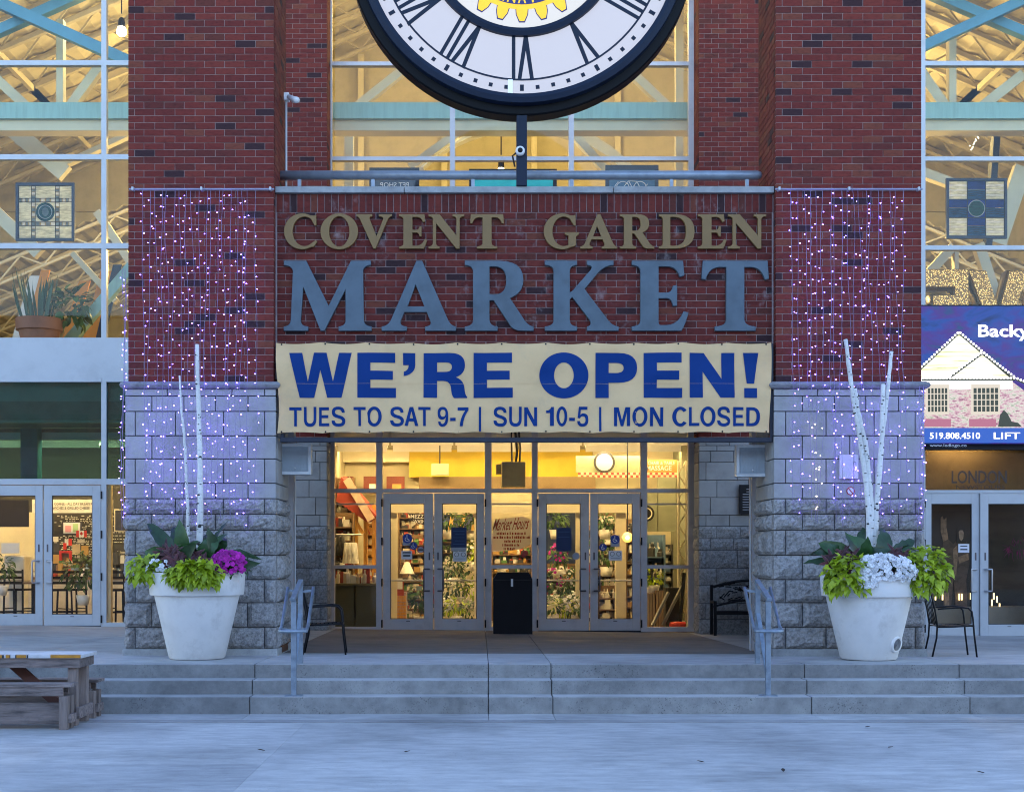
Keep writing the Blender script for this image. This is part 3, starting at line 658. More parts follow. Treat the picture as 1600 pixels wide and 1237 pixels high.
MB().tube([(X(447, 19.3), 19.3, zl - .02), (X(447, 19.3), 19.3, Z(155, 19.3))], .017, 8).build('conduit', alu, t)
box('junction_box', whiteP, t, X(444, 19.3), X(452, 19.3), 19.25, 19.37, Z(158, 19.3), Z(146, 19.3), bevel=.006)
MB().tube([(X(452, 19.3), 19.25, Z(153, 19.3)), (X(460, 19.2), 19.15, Z(158, 19.2)), (X(466, 19.2), 19.05, Z(162, 19.2))], [.03, .045, .042], 10).build('housing', whiteP, t, True)
# ------------------------------------------------------------------ balcony railing
dr = 19.25; t = thing('balcony_railing', 'thick grey steel pipe railing above the entrance wall', 'railing', (X(818, dr), dr, zl))
r_ = 7 * dr / F; zr = Z(274, dr)
MB().tube([(X(430, dr) , dr, zr), (X(1183, dr), dr, zr), (X(1187, dr), dr, zr), (X(1189.5, dr), dr, zr), (X(1191, dr), dr, zr)], [r_, r_, r_ * .9, r_ * .65, r_ * .2], 16).build('pipe', railM, t, True)
for p in (468, 583, 739, 893, 1049, 1167):
    box('baluster', railM, t, X(p - 2.7, dr), X(p + 2.7, dr), dr - .02, dr + .02, zl, zr)
# ------------------------------------------------------------------ recessed walls beside the glazing
RROWS = [(690, 696, 0), (696, 704.5, 0), (704.5, 722, 0), (722, 750, 0), (750, 777, 0), (777, 804.5, 0), (804.5, 822, 0), (822, 841, 1), (841, 859, 1), (859, 887, 1), (887, 914, 1), (914, 942, 1), (942, 967, 1), (967, 992, 1)]
def recess_wall(side, label):
    jx = X(1092, DW) if side > 0 else X(511, DW); far = jx + side * 2.6
    x0, x1 = min(jx, far), max(jx, far); zb_ = Z(690, DW); zt_ = Z(-60, DW)
    t = thing('recessed_wall', label, 'wall', ((x0 + x1) / 2, DW, zback(800)), 'walls flanking the glazed entrance')
    nb = int((zt_ - zb_) / CO)
    box('mortar_core', mortar, t, x0 + .006, x1 - .006, DW + .007, DG + .1, zb_, zb_ + nb * CO)
    allb = courses(x0, x1, zb_, zb_ + nb * CO, (.05, .12))
    def seen(b): return (side > 0 and b[0] < X(1190, DW)) or (side < 0 and b[1] > X(440, DW))
    rest = lay(t, [b for b in allb if seen(b) and b[2] > Z(300, DW)], DW, brickM)
    for a, b, zc in allb:
        if not (seen((a, b, zc)) and zc > Z(300, DW)): rest.box(a, b, DW, DW + .05, zc - (CO - JT) / 2, zc + (CO - JT) / 2)
    for r in range(nb):
        z = zb_ + (r + .5) * CO; xa = jx - .05 if side < 0 else jx
        for a, b in (((DW + .055, DG - .1),) if r % 2 else ((DW + .055, DW + .3), (DW + .3, DG - .1))): rest.box(xa, xa + .05, a + .004, b - .004, z - (CO - JT) / 2, z + (CO - JT) / 2)
    tag(rest.build('brick_courses', brickM, t), kind='stuff')
    box('stone_core', jointM, t, x0 + .02, x1 - .02, DW + .025, DG + .1, zback(800) - .25, zb_)
    for k, (ya, yb2, rk) in enumerate(RROWS):
        za, zb2 = Z(yb2, DW) + .005, Z(ya, DW) - .005
        js = [jx]; st_ = (.13, .33, .21)[k % 3]; x = st_
        while x < 2.55: js.append(jx + side * x); x += (.58 if (yb2 - ya) > 20 else .43)
        js.append(far)
        for i, (a, b) in enumerate(zip(js, js[1:])):
            a, b = min(a, b), max(a, b)
            if rk:
                link('stone_block', rock(b - a - .01, zb2 - za, .1, stoneR, 300 + k * 9 + i + side * 40, .03, 4).mesh('stone_block', stoneR), t, (a + .005, DW, za))
            else: box('stone_block', stoneS, t, a + .005, b - .005, DW, DW + .1, za, zb2, bevel=.005)
        # reveal
        ya_, yb_ = DW + .104, DG - .1
        if rk:
            mm = rock(yb_ - ya_, zb2 - za, .08, stoneR, 500 + k + side, .03, 4); me = MB()
            me.add([((jx - y if side < 0 else jx + y) if False else (jx - side * 0 + (-y if side < 0 else y) * 1.0), ya_ + (x_ if side < 0 else (yb_ - ya_) - x_), za + z) for x_, y, z in mm.v], mm.f)
            me.build('stone_block', stoneR, t)
        else: box('stone_block', stoneS, t, *((jx - .08, jx) if side < 0 else (jx, jx + .08)), ya_, yb_, za, zb2, bevel=.005)
    ox = X(200, DP) + .25 if side < 0 else X(1440, DP) - .25
    box('return_wall', stoneS, t, ox - .12, ox + .12, DP + 1.18, DW - .002, zback(800) - .25, 2.5)  # hidden wall, added to cut the side light into the recess
    return t
rwL = recess_wall(-1, 'recessed brick over stone wall left of the glass doors')
rwR = recess_wall(1, 'recessed brick over stone wall right of the glass doors, behind the bench')
pq = thing('wall_plaque', 'black plaque with pale lettering on the stone wall beside the right column', 'plaque', (X(1176, 25.85), 25.84, Z(802, 25.85)))
box('plate', blackM, pq, X(1155, 25.85), X(1200, 25.85), 25.83, 25.86, Z(803, 25.85), Z(757, 25.85), bevel=.004)
pm = MB()
for k in range(9):
    z = Z(764 + k * 4, 25.85); pm.box(X(1160 + (6 if k < 2 else 0), 25.85), X(1194, 25.85), 25.825, 25.829, z - .008, z + .006)
pm.build('inscription', M('inscription', (.3, .3, .33), .6), pq)
# ------------------------------------------------------------------ glazing
def member(t, px0, px1, py0, py1, mat, d=DG, dep=.14, name='mullion', front=.0):
    return box(name, mat, t, X(px0, d), X(px1, d), d - front - .04, d + dep - .04, Z(py1, d), Z(py0, d))
def pane(t, px0, px1, py0, py1, mat=None, d=DG, name='pane', parent=None):
    return box(name, mat or glassC, parent or t, X(px0, d), X(px1, d), d + .02, d + .03, Z(py1, d), Z(py0, d))
handM = M('handle_steel', (.45, .46, .48), .3, .8, var=.05)
handD = M('handle_dark', (.12, .11, .12), .35, .7, var=.05)
def door(t, px0, px1, py0, py1, mat, hinge, gx=None, stile=None, hm=None, gl=None, bar=True):
    """leaf with stiles, pane, pull handle, hinges; hinge -1 left, 1 right"""
    d = DG; a, b = (gx or (px0 + 13, px1 - 17))
    top, bot = py0 + 16, py1 - 18
    m = MB(); y0, y1 = d - .03, d + .03
    m.box(X(px0, d), X(a, d), y0, y1, Z(py1, d), Z(py0, d)).box(X(b, d), X(px1, d), y0, y1, Z(py1, d), Z(py0, d))
    m.box(X(a, d), X(b, d), y0, y1, Z(top, d), Z(py0, d)).box(X(a, d), X(b, d), y0, y1, Z(py1, d), Z(bot, d))
    D = m.build('door', mat, t, bevel=.004)
    box('pane', gl or glassC, D, X(a, d), X(b, d), d - .004, d + .006, Z(bot, d), Z(top, d))
    gb_ = MB()
    for q in ((a, a + 1, top, bot), (b - 1, b, top, bot)): gb_.box(X(q[0], d), X(q[1], d), d - .02, d - .006, Z(q[3], d), Z(q[2], d))
    gb_.box(X(a + 1, d), X(b - 1, d), d - .02, d - .006, Z(top + 1, d), Z(top, d)).box(X(a + 1, d), X(b - 1, d), d - .02, d - .006, Z(bot, d), Z(bot - 1, d))
    gb_.build('glazing_bead', darkM, D)
    hx = px1 - 6 if hinge < 0 else px0 + 6; gxx = hx - 8.5 if hinge < 0 else hx + 8.5
    h0, h1 = py0 + 118, py0 + 152; y = d - .03
    MB().tube([(X(hx, d), y, Z(h0, d)), (X(hx, d), y - .07, Z(h0, d)), (X(gxx, d), y - .075, Z(h0, d)), (X(gxx, d), y - .075, Z(h0 + 2, d)), (X(gxx, d), y - .075, Z(h1 - 2, d)), (X(gxx, d), y - .075, Z(h1, d)), (X(hx, d), y - .07, Z(h1, d)), (X(hx, d), y, Z(h1, d))], .016, 8).build('handle', hm or handM, D, True)
    if bar: MB().tube([(X(a, d), d + .08, Z(py0 + 136, d)), (X(b, d), d + .08, Z(py0 + 136, d))], .017, 8).build('push_bar', handM, D)
    hi = MB(); ex = px0 - 1.5 if hinge < 0 else px1 + 1.5
    for f_ in (.07, .35, .65, .95):
        z = py0 + (py1 - py0) * f_; hi.box(X(ex - 1.2, d), X(ex + 1.2, d), d - .06, d - .02, Z(z + 6, d), Z(z - 6, d))
    hi.build('hinge', blackM, D)
    box('lock', handD, D, X(hx - 1.2, d), X(hx + 1.2, d), d - .036, d - .028, Z(py0 + 104, d), Z(py0 + 92, d))
    box('kick_seam', darkM, D, X((px0 + px1) / 2 - 3, d), X((px0 + px1) / 2 + 3, d), d - .033, d - .028, Z(py1 - 14.3, d), Z(py1 - 15.3, d))
    return D
# central glazing --------------------------------------------------
cg = thing('entrance_glazing', 'tall aluminium framed glass entrance front with two pairs of doors', 'glazing', (X(800, DG), DG, zback(800)))
A = aluD
for a, b in ((513, 523), (588, 597.5), (757.5, 768), (831, 840), (1001, 1011), (1075, 1086)): member(cg, a, b, 640, 986.5, A)
ups = (515, 707, 892.5, 1079.5)
for p in ups: member(cg, p - 4, p + 4, -60, 640, A)
for y in (-40, 100.5, 248.5, 300): 
    for a, b in zip(ups, ups[1:]): member(cg, a + 4, b - 4, y - 3, y + 3, A, name='transom')
member(cg, 519, 1075, 620, 640, A, name='transom')
segs = ((523, 588), (597.5, 757.5), (768, 831), (840, 1001), (1011, 1075))
for a, b in segs: member(cg, a, b, 763.5, 769.5, A, name='transom')
for a, b in (segs[0], segs[2], segs[4]):
    member(cg, a, b, 882.5, 888, A, name='transom'); member(cg, a, b, 979, 986.5, A, name='transom')
    pane(cg, a, b, 769.5, 882.5); pane(cg, a, b, 888, 979)
for a, b in segs: pane(cg, a, b, 640, 763.5)
for p, q in ((523, 588), (768, 831), (1011, 1075)): member(cg, p, q, 786, 788.5, A, d=DG + .12, dep=.06, name='blind_bar')
uy = (-60, -43, -37, 97.5, 103.5, 245.5, 251.5, 297, 303, 620)
for a, b in zip(ups, ups[1:]):
    for y0, y1 in ((-37, 97.5), (103.5, 245.5), (251.5, 297), (303, 620)): pane(cg, a + 4, b - 4, y0, y1, glassU)
door(cg, 598.5, 677, 770.5, 984.5, A, -1, (610, 663), hm=handD)
door(cg, 678.5, 757, 770.5, 984.5, A, 1, (691, 745), hm=handD)
door(cg, 841, 920.5, 770.5, 984.5, A, -1, (853.5, 907), hm=handD)
door(cg, 922, 1000.5, 770.5, 984.5, A, 1, (934, 988), hm=handD)
member(cg, 597.5, 757.5, 984.6, 987, darkM, name='threshold'); member(cg, 840, 1001, 984.6, 987, darkM, name='threshold')
# notices on the doors -----------------------------------------------
blueS = M('sticker_blue', (.02, .05, .28), .5, var=.03); whiteS = M('sticker_white', (.7, .7, .72), .5, var=.03); greyS = M('sticker_grey', (.35, .37, .42), .5, var=.03)
posterB = M('poster_navy', (.015, .035, .11), .5, var=.1); redS = M('sticker_red', (.45, .05, .05), .5, var=.03); dkS = M('sticker_dark', (.03, .03, .04), .5)
SY = DG - .012
def disc(px, py, r, n=24): return [(X(px, DG) + r * DG / F * math.cos(2 * math.pi * k / n), Z(py, DG) + r * DG / F * math.sin(2 * math.pi * k / n)) for k in range(n)]
def rect(px0, px1, py0, py1): return [(X(px0, DG), Z(py1, DG)), (X(px1, DG), Z(py1, DG)), (X(px1, DG), Z(py0, DG)), (X(px0, DG), Z(py0, DG))]
def sticker(name, label, layers, cat='sticker', y=SY):
    (c0, m0) = layers[0]; xs_ = [p[0] for p in c0]; zs_ = [p[1] for p in c0]
    t = thing(name, label, cat, ((min(xs_) + max(xs_)) / 2, y, min(zs_)))
    for i, (c, m) in enumerate(layers):
        put('backing' if i == 0 else 'print', shape_mesh([c] if not isinstance(c[0], list) else c, .002), m, t, y - .0025 * i)
    return t
def wheelchair(px, py, s): # simple access symbol
    q = lambda pts: [(X(px + a * s, DG), Z(py + b * s, DG)) for a, b in pts]
    arcp = [(math.cos(R(a)) * 3 - .3, math.sin(R(a)) * 3 + 1) for a in range(20, 250, 20)] + [(math.cos(R(a)) * 2.2 - .3, math.sin(R(a)) * 2.2 + 1) for a in range(240, 10, -20)]
    return [(q(arcp), whiteS), (q([(-1, -2.6), (0, -2.6), (.2, .6), (2.2, .6), (3.2, 3.2), (2.6, 3.5), (1.6, 1.4), (-.6, 1.4)]), whiteS), (disc(px - .5 * s, py - 3.8 * s, .9 * s, 10), whiteS)]
sticker('door_sticker', 'navy access sticker with grey base on the first door', [(rect(629.5, 643, 835, 852), greyS), (disc(636.5, 841, 7.5), blueS)] + wheelchair(636.5, 841, 1.2))
sticker('door_sticker', 'small round blue access sticker on the first door', [(disc(646, 852.5, 6), blueS)] + wheelchair(646, 852.5, .9))
sticker('door_sticker', 'round no smoking sticker on the first door', [(disc(657.5, 858.5, 5.8), redS), (disc(657.5, 858.5, 4.6), greyS), (rect(653.5, 661.5, 857.5, 859.5), dkS)])
sticker('door_sticker', 'small pale rectangular notice on the first door', [(rect(627, 644, 860.5, 873.5), whiteS), (rect(629, 642, 862, 864), dkS), (rect(630, 641, 866.5, 869), dkS)])
sticker('door_poster', 'dark navy poster on the second door', [(rect(705, 729, 823.5, 860.5), posterB), (rect(705, 729, 855, 860.5), greyS)] + [(rect(708 + (k % 2) * 3, 726, 829 + k * 5, 830 + k * 5), M('poster_line', (.04, .1, .22), .5) if k == 0 else MATS['poster_line']) for k in range(5)], 'poster')
sticker('door_sticker', 'white notice with two round symbols on the second door', [(rect(708, 729, 861, 877), whiteS), (disc(713.5, 866, 3.6), dkS), (disc(713.5, 866, 2.9), whiteS), (disc(724, 866, 3.6), dkS), (disc(724, 866, 2.9), whiteS), (rect(711, 727, 872, 873), greyS)])
sticker('door_poster', 'dark blue poster on the third door', [(rect(869, 893, 824, 861), posterB), (rect(872, 890, 830, 831), MATS['poster_line']), (rect(872, 890, 838, 839), MATS['poster_line'])], 'poster')
sticker('door_sticker', 'navy access sticker with grey base on the fourth door', [(rect(954, 968, 836, 854), greyS), (disc(961, 842.5, 7.2), blueS)] + wheelchair(961, 842.5, 1.15))
sticker('door_sticker', 'small round blue access sticker on the fourth door', [(disc(942, 854.5, 6), blueS)] + wheelchair(942, 854.5, .9))
sticker('door_sticker', 'white notice with two round symbols on the fourth door', [(rect(951, 972, 860, 875.5), whiteS), (disc(956.5, 865, 3.6), dkS), (disc(956.5, 865, 2.9), whiteS), (disc(966.5, 865, 3.6), dkS), (disc(966.5, 865, 2.9), whiteS), (rect(954, 969, 871, 872), greyS)])
sticker('door_sticker', 'grey round decal on the third door', [(disc(900, 868.5, 5.8), greyS)])
# market hours window lettering
def leafmat0(name, col):
    m, n, l, p = nodes(name); p.inputs['Base Color'].default_value = (*col, 1); p.inputs['Roughness'].default_value = .6
    tr = n.new('ShaderNodeBsdfTranslucent'); tr.inputs[0].default_value = (*col, 1); mx = n.new('ShaderNodeMixShader'); mx.inputs[0].default_value = .65
    l.new(p.outputs[0], mx.inputs[1]); l.new(tr.outputs[0], mx.inputs[2]); l.new(mx.outputs[0], n['Material Output'].inputs[0]); return m
mh = thing('window_lettering', 'red hand painted market hours lettering on a white panel in the middle pane', 'lettering', (X(800, DG), DG + .04, Z(870, DG)))
put('panel', shape_mesh([[(X(769, DG), Z(838, DG)), (X(773, DG), Z(812, DG)), (X(818, DG), Z(806, DG)), (X(830, DG), Z(812, DG)), (X(830, DG), Z(850, DG)), (X(812, DG), Z(858, DG)), (X(769, DG), Z(862, DG))]], .004), leafmat0('panel_white', (.75, .68, .6)), mh, DG + .06)
redT = M('lettering_red', (.28, .03, .015), .5)
me = text('Market Hours', X(769, DG), X(824, DG), Z(829, DG), Z(810, DG), .01)
for v in me.vertices: v.co.x += (v.co.z - Z(829, DG)) * .3; v.co.z += (v.co.x - X(769, DG)) * .05
put('title', me, redT, mh, DG + .05)
for k, (a, b) in enumerate(((776, 822), (771, 828), (788, 815), (785, 812), (787, 806))):
    m = MB(); x = a
    while x < b - 2:
        w_ = random.uniform(1.2, 2.6); m.box(X(x, DG), X(x + w_, DG), DG + .046, DG + .05, Z(835 + k * 6, DG), Z(831.5 + k * 6 + random.uniform(-.6, .6), DG)); x += w_ + random.choice((.7, .7, 2))
    m.build('small_print', redT, mh)
solo('rose_decal', 'painted red rose on the middle pane', 'decal', redS, MB().sphere((X(821, DG), DG + .05, Z(864, DG)), .06, 10, 6, (1, .1, .9)).sphere((X(818, DG), DG + .045, Z(867, DG)), .04, 8, 5, (1, .1, 1)).bar((X(782, DG), DG + .045, Z(863, DG)), (X(816, DG), DG + .045, Z(867, DG)), .01))
# wings ---------------------------------------------------------------
B = alu
lw = thing('wing_glazing', 'left glass shopfront with blue grey aluminium frames, cafe behind', 'glazing', (X(60, DG), DG, zback(60)))
rw = thing('wing_glazing', 'right glass shopfront with blue grey frames behind the video screen', 'glazing', (X(1560, DG), DG, zback(1560)))
LV = [-470, -300, -145, 163, 345]; LH = [(-46, -40), (95.5, 103), (242, 250), (380.5, 389), (528, 538)]
for p in LV: member(lw, p - 4, p + 4, -60, 979, B)
for a, b in zip(LV, LV[1:]):
    for y0, y1 in LH: member(lw, a + 4, b - 4, y0, y1, B, name='transom')
    member(lw, a + 4, b - 4, 538, 590, B, name='spandrel_panel', dep=.10); member(lw, a + 4, b - 4, 590.2, 597, B, name='transom', front=.012)
    member(lw, a + 4, b - 4, 748, 757, B, name='transom')
    for (q0, y0), (y1, q1) in zip(LH, LH[1:]): pane(lw, a + 4, b - 4, y0, y1, glassU)
    pane(lw, a + 4, b - 4, 597, 748, glassT)
    if not (a < 100 < b): pane(lw, a + 4, b - 4, 757, 972); member(lw, a + 4, b - 4, 972, 979.5, B, name='transom')
member(lw, -141, -137, 757, 979, B); pane(lw, -137, -22, 757, 970); member(lw, -137, -22, 970, 978, B, name='transom'); member(lw, -22, -18, 757, 979, B)
door(lw, -17.5, 67.5, 758, 976.5, B, -1, (-5, 56), bar=False)
door(lw, 69, 158, 758, 977.5, B, 1, (82, 145), bar=False)
member(lw, -18, 158.8, 976.6, 979, darkM, name='threshold')
RV = [1300, 1441, 1680, 1850, 2000]; RH = [(-46, -40), (96.5, 103.5), (245.5, 252), (384, 391), (540, 548)]
for p in RV: member(rw, p - 4, p + 4, -60, 996, B)
for a, b in zip(RV, RV[1:]):
    for y0, y1 in RH: member(rw, a + 4, b - 4, y0, y1, B, name='transom')
    member(rw, a + 4, b - 4, 548, 700, B, name='spandrel_panel', dep=.1)
    member(rw, a + 4, b - 4, 765.5, 770.5, B, name='transom')
    for (q0, y0), (y1, q1) in zip(RH, RH[1:]): pane(rw, a + 4, b - 4, y0, y1, glassU)
    pane(rw, a + 4, b - 4, 700, 765.5, glassB)
    if a > 1600 or a < 1400: pane(rw, a + 4, b - 4, 770.5, 985); member(rw, a + 4, b - 4, 985, 995, B, name='transom')
door(rw, 1445.5, 1529.5, 771, 992.5, B, -1, (1454.6, 1517.5), bar=False, gl=glassC)
door(rw, 1532.5, 1620, 771, 993, B, 1, (1543.5, 1606), bar=False, gl=glassC)
member(rw, 1620.5, 1676, 770.5, 995, B, name='side_panel')
member(rw, 1529.7, 1532.3, 770.5, 993, B, name='door_post', front=.03)
member(rw, 1445, 1620, 993, 995.5, darkM, name='threshold')
lo = thing('window_lettering', 'dark letters reading LONDON on the transom over the right doors', 'lettering', (X(1530, DG), DG, Z(757, DG)))
put('word', text('LONDON', X(1487, DG), X(1573, DG), Z(755, DG), Z(735, DG), .01), M('vinyl_dark', (.02, .02, .025), .5), lo, DG - .001)
put('word', text('NEWSTOURS', X(1494, DG), X(1570, DG), Z(764, DG), Z(757.5, DG), .0), MATS['vinyl_dark'], lo, DG - .001)
sticker('door_sticker', 'small white notice on the right shopfront door', [(rect(1497, 1514, 849.5, 863), whiteS), (rect(1500, 1511, 852, 853.5), dkS), (rect(1500, 1511, 857, 859), dkS)], y=DG - .012)
# ------------------------------------------------------------------ street furniture
bn = thing('litter_bin', 'black litter bin with chamfered top in front of the glass doors', 'bin', (X(801.5, 25.2), 25.3, lz(.6, 25.2)))
d = 25.1; q = [(771.5, 991), (831.5, 991), (831.5, 905), (826, 894.5), (778, 894.5), (771.5, 905)]
me = shape_mesh([[(X(a, d), Z(b, d)) for a, b in q]], .6, .006); put('body', me, M('bin_black', (.006, .006, .009), .5, 0, var=.2, spec=.2), bn, d + .62)
box('lid_seam', darkM, bn, X(772.5, d), X(830.5, d), d - .004, d + .003, Z(906.2, d), Z(905.2, d))
box('label_plate', whiteP, bn, X(798.3, d), X(801.7, d), d - .006, d, Z(916, d), Z(904, d))
def patio_chair(x, y, z, rz, label):
    """black metal armchair facing +x before rotation"""
    t = thing('patio_chair', label, 'chair', (x, y, z), 'black metal patio chairs'); t.rotation_euler = (0, 0, rz)
    def P(mb, name, sm=True):
        me = mb.mesh(name, blackM, sm); o = bpy.data.objects.new(name, me); COL.objects.link(o); o.parent = t; return o
    for s in (-1, 1):
        yy = s * .25
        P(MB().tube([(.30, yy, 0), (.265, yy, .3), (.25, yy, .5), (.235, yy, .6), (.19, yy, .645), (.1, yy, .655), (-.12, yy, .64), (-.2, yy, .63)], .0125, 8), 'arm')
        P(MB().tube([(-.27, yy, 0), (-.215, yy, .25), (-.205, yy, .42), (-.235, yy, .62), (-.29, yy, .84), (-.3, yy, .86)], .0125, 8), 'leg')
        P(MB().tube([(.255, yy, .415), (.0, yy, .40), (-.205, yy, .395)], .011, 8), 'seat_rail')
    for k in range(9):
        xx = .25 - k * .055
        P(MB().box(xx - .02, xx + .02, -.25, .25, .40 + .002 * (k % 2), .408 + .012 * (k < 2)), 'slat', False)
    P(MB().tube([(-.3, -.25, .86), (-.31, -.15, .885), (-.31, .15, .885), (-.3, .25, .86)], .0125, 8), 'top_rail')
    for k in range(5):
        yy = -.17 + k * .085
        P(MB().tube([(-.205, yy, .42), (-.25, yy, .62), (-.308, yy, .88)], .007, 6), 'back_bar')
    return t
chx = X(506, 19.0)
patio_chair(chx, 19.0, lz(chx, 19.0), R(4), 'black metal patio chair between the left handrail and the stone recess')
chx = X(1483, 18.75)
patio_chair(chx, 18.75, lz(chx, 18.75), R(-6), 'black metal patio chair beside the right planter, in front of the shopfront doors')
# bench
bd_ = 25.2; bxa, bxb = X(1116, bd_), X(1238, bd_); bz = lz(bxa, bd_)
t = thing('park_bench', 'black metal bench with decorative cast back against the stone wall', 'bench', ((bxa + bxb) / 2, bd_ + .25, bz))
for xx in (bxa + .02, bxb - .02):
    MB().box(xx - .025, xx + .025, bd_, bd_ + .05, bz, bz + .62).box(xx - .025, xx + .025, bd_ + .4, bd_ + .45, bz, bz + .9).box(xx - .024, xx + .024, bd_ + .05, bd_ + .4, bz + .57, bz + .62).build('leg', blackM, t)
W_ = bxb - bxa; top = [(bxa + .05 + (W_ - .1) * k / 12, bd_ + .43, bz + .86 + .12 * math.sin(math.pi * k / 12)) for k in range(13)]
bot = [(x, y, z - .36) for x, y, z in top]
MB().tube(top, .025, 8).tube(bot, .02, 8).build('back_frame', blackM, t)
bp = MB()
for k in range(60):
    f_ = random.random() * 11; i = int(f_); z0 = bot[i][2] + .02; z1 = top[i][2] - .02; xx = bxa + .08 + (W_ - .16) * random.random()
    za = random.uniform(z0, z1); an = random.uniform(-.9, .9); L = random.uniform(.06, .16)
    a = (xx - math.cos(an) * L / 2, bd_ + .43, max(z0, za - math.sin(an) * L / 2)); b = (xx + math.cos(an) * L / 2, bd_ + .43, min(z1, za + math.sin(an) * L / 2))
    bp.bar(a, b, .014, .02)
bp.build('back_ornament', blackM, t)
for k in range(6): MB().box(bxa + .05, bxb - .05, bd_ + .02 + k * .065, bd_ + .065 + k * .065, bz + .41, bz + .435).build('seat_slat', blackM, t)
MB().box(bxa + .045, bxb - .045, bd_ + .005, bd_ + .03, bz + .37, bz + .43).build('seat_rail', blackM, t)
# handrails
def handrail(px, label):
    d1, d2 = 16.5, 17.12; x = X(px, d1)
    t = thing('handrail', label, 'handrail', (x, d1, Z3), 'galvanised stair handrails')
    z1, z2 = Z(936, d1), Z(907, d2)
    MB().box(x - .03, x + .03, d1 - .03, d1 + .03, Z3, z1 - .02).build('post', galv, t, bevel=.004)
    MB().box(x - .03, x + .03, d2 - .03, d2 + .03, ZL, z2 - .03).build('post', galv, t, bevel=.004)
    MB().box(x - .1, x + .1, d1 - .07, d1 + .07, Z3, Z3 + .012).build('base_plate', galv, t)
    MB().bar((x, d1 - .08, z1), (x, d2 + .04, z2), .06, .04).build('top_bar', galv, t, bevel=.004)
    MB().bar((x, d1 + .03, Z3 + .25), (x, d2 - .03, ZL + .6), .05, .03).build('brace', galv, t)
    ww = .155; zf, zk = Z(985, d1), Z(918, d2); pts = []
    for k in range(9):
        a = math.pi * k / 8; pts.append((x - ww * math.cos(a), d1 - .06 - .09 * math.sin(a), zf))
    pts = [(x - ww, d2 + .02, zk), (x - ww, d1 + .1, zf + .05)] + pts + [(x + ww, d1 + .1, zf + .05), (x + ww, d2 + .02, zk)]
    MB().tube(pts, .02, 10).build('side_rail', galv, t, True)
    br_ = MB()
    for s in (-1, 1): br_.bar((x, d2, zk - .05), (x + s * ww, d2, zk - .03), .03).bar((x, d1, zf + .0), (x + s * ww, d1 + .02, zf + .02), .03)
    br_.build('bracket', galv, t)
handrail(459, 'galvanised stair handrail on the left, before the lone chair')
handrail(1200, 'galvanised stair handrail on the right, before the bench')
# right pier fittings
t = thing('utility_box', 'pale flat utility box on the right stone pier above the planter', 'box', (X(1322, DP), DP - .05, Z(749, DP)))
box('cover', M('utility_cover', (.6, .58, .6), .5, var=.05), t, X(1310, DP), X(1339, DP), DP - .075, DP - .031, Z(748, DP), Z(711, DP), bevel=.006)
MB().lathe((X(1333, DP), DP - .078, Z(724, DP)), [(.012, 0), (.02, -.004), (.02, .004)], 14, 'y').build('dial', greyS, t)
t = thing('no_smoking_sign', 'small round no smoking sign on the right stone pier', 'sign', (X(1328, DP), DP - .04, Z(773, DP)))
def pdisc(px, py, r): return [(X(px, DP) + r * DP / F * math.cos(2 * math.pi * k / 24), Z(py, DP) + r * DP / F * math.sin(2 * math.pi * k / 24)) for k in range(24)]
put('plate', shape_mesh([pdisc(1328, 767, 6.4)], .004), redS, t, DP - .032)
put('field', shape_mesh([pdisc(1328, 767, 5)], .002), whiteS, t, DP - .037)
put('bar', shape_mesh([[(X(1324, DP), Z(763.5, DP)), (X(1325, DP), Z(762.5, DP)), (X(1332, DP), Z(770.5, DP)), (X(1331, DP), Z(771.5, DP))]], .002), redS, t, DP - .040)
# ------------------------------------------------------------------ planters and plants
def leafmat(name, col, col2, sss=.2, rough=.45, scale=9):
    m, n, l, p = nodes(name)
    g = n.new('ShaderNodeNewGeometry'); r = ramp(n, l, g.outputs['Random Per Island'], [(0, tuple(c * .6 for c in col)), (.5, col), (1, col2)])
    t = noise_node(n, l, scale, 5, .6); rr = ramp(n, l, t.outputs[0], [(.3, (.65, .65, .65)), (.6, (1.1, 1.1, 1.1))])
    out = mixc(n, l, r.outputs[0], rr.outputs[0], 1.0, 'MULTIPLY'); l.new(out, p.inputs['Base Color'])
    p.inputs['Roughness'].default_value = rough
    tr = n.new('ShaderNodeBsdfTranslucent'); l.new(out, tr.inputs[0]); mx = n.new('ShaderNodeMixShader'); mx.inputs[0].default_value = sss
    l.new(p.outputs[0], mx.inputs[1]); l.new(tr.outputs[0], mx.inputs[2]); l.new(mx.outputs[0], n['Material Output'].inputs[0])
    return m
lime = leafmat('lime_leaf', (.34, .46, .012), (.55, .66, .04), .3)
canna = leafmat('canna_leaf', (.016, .045, .018), (.026, .065, .02), .15, .35, 14)
cannaL = leafmat('canna_leaf_light', (.03, .085, .022), (.04, .11, .026), .2, .35, 14)
coleus = leafmat('coleus_leaf', (.07, .01, .016), (.13, .022, .03), .15)
coleusE = leafmat('coleus_edge', (.14, .06, .05), (.2, .08, .06), .15)
white_f = leafmat('petunia_white', (1.0, 1.0, 1.0), (1, 1, 1), .35, .7, 60)
pink_f = leafmat('petunia_magenta', (.5, .01, .36), (.75, .03, .55), .3, .6, 30)
greenD = leafmat('green_leaf', (.04, .1, .02), (.08, .17, .04), .2)
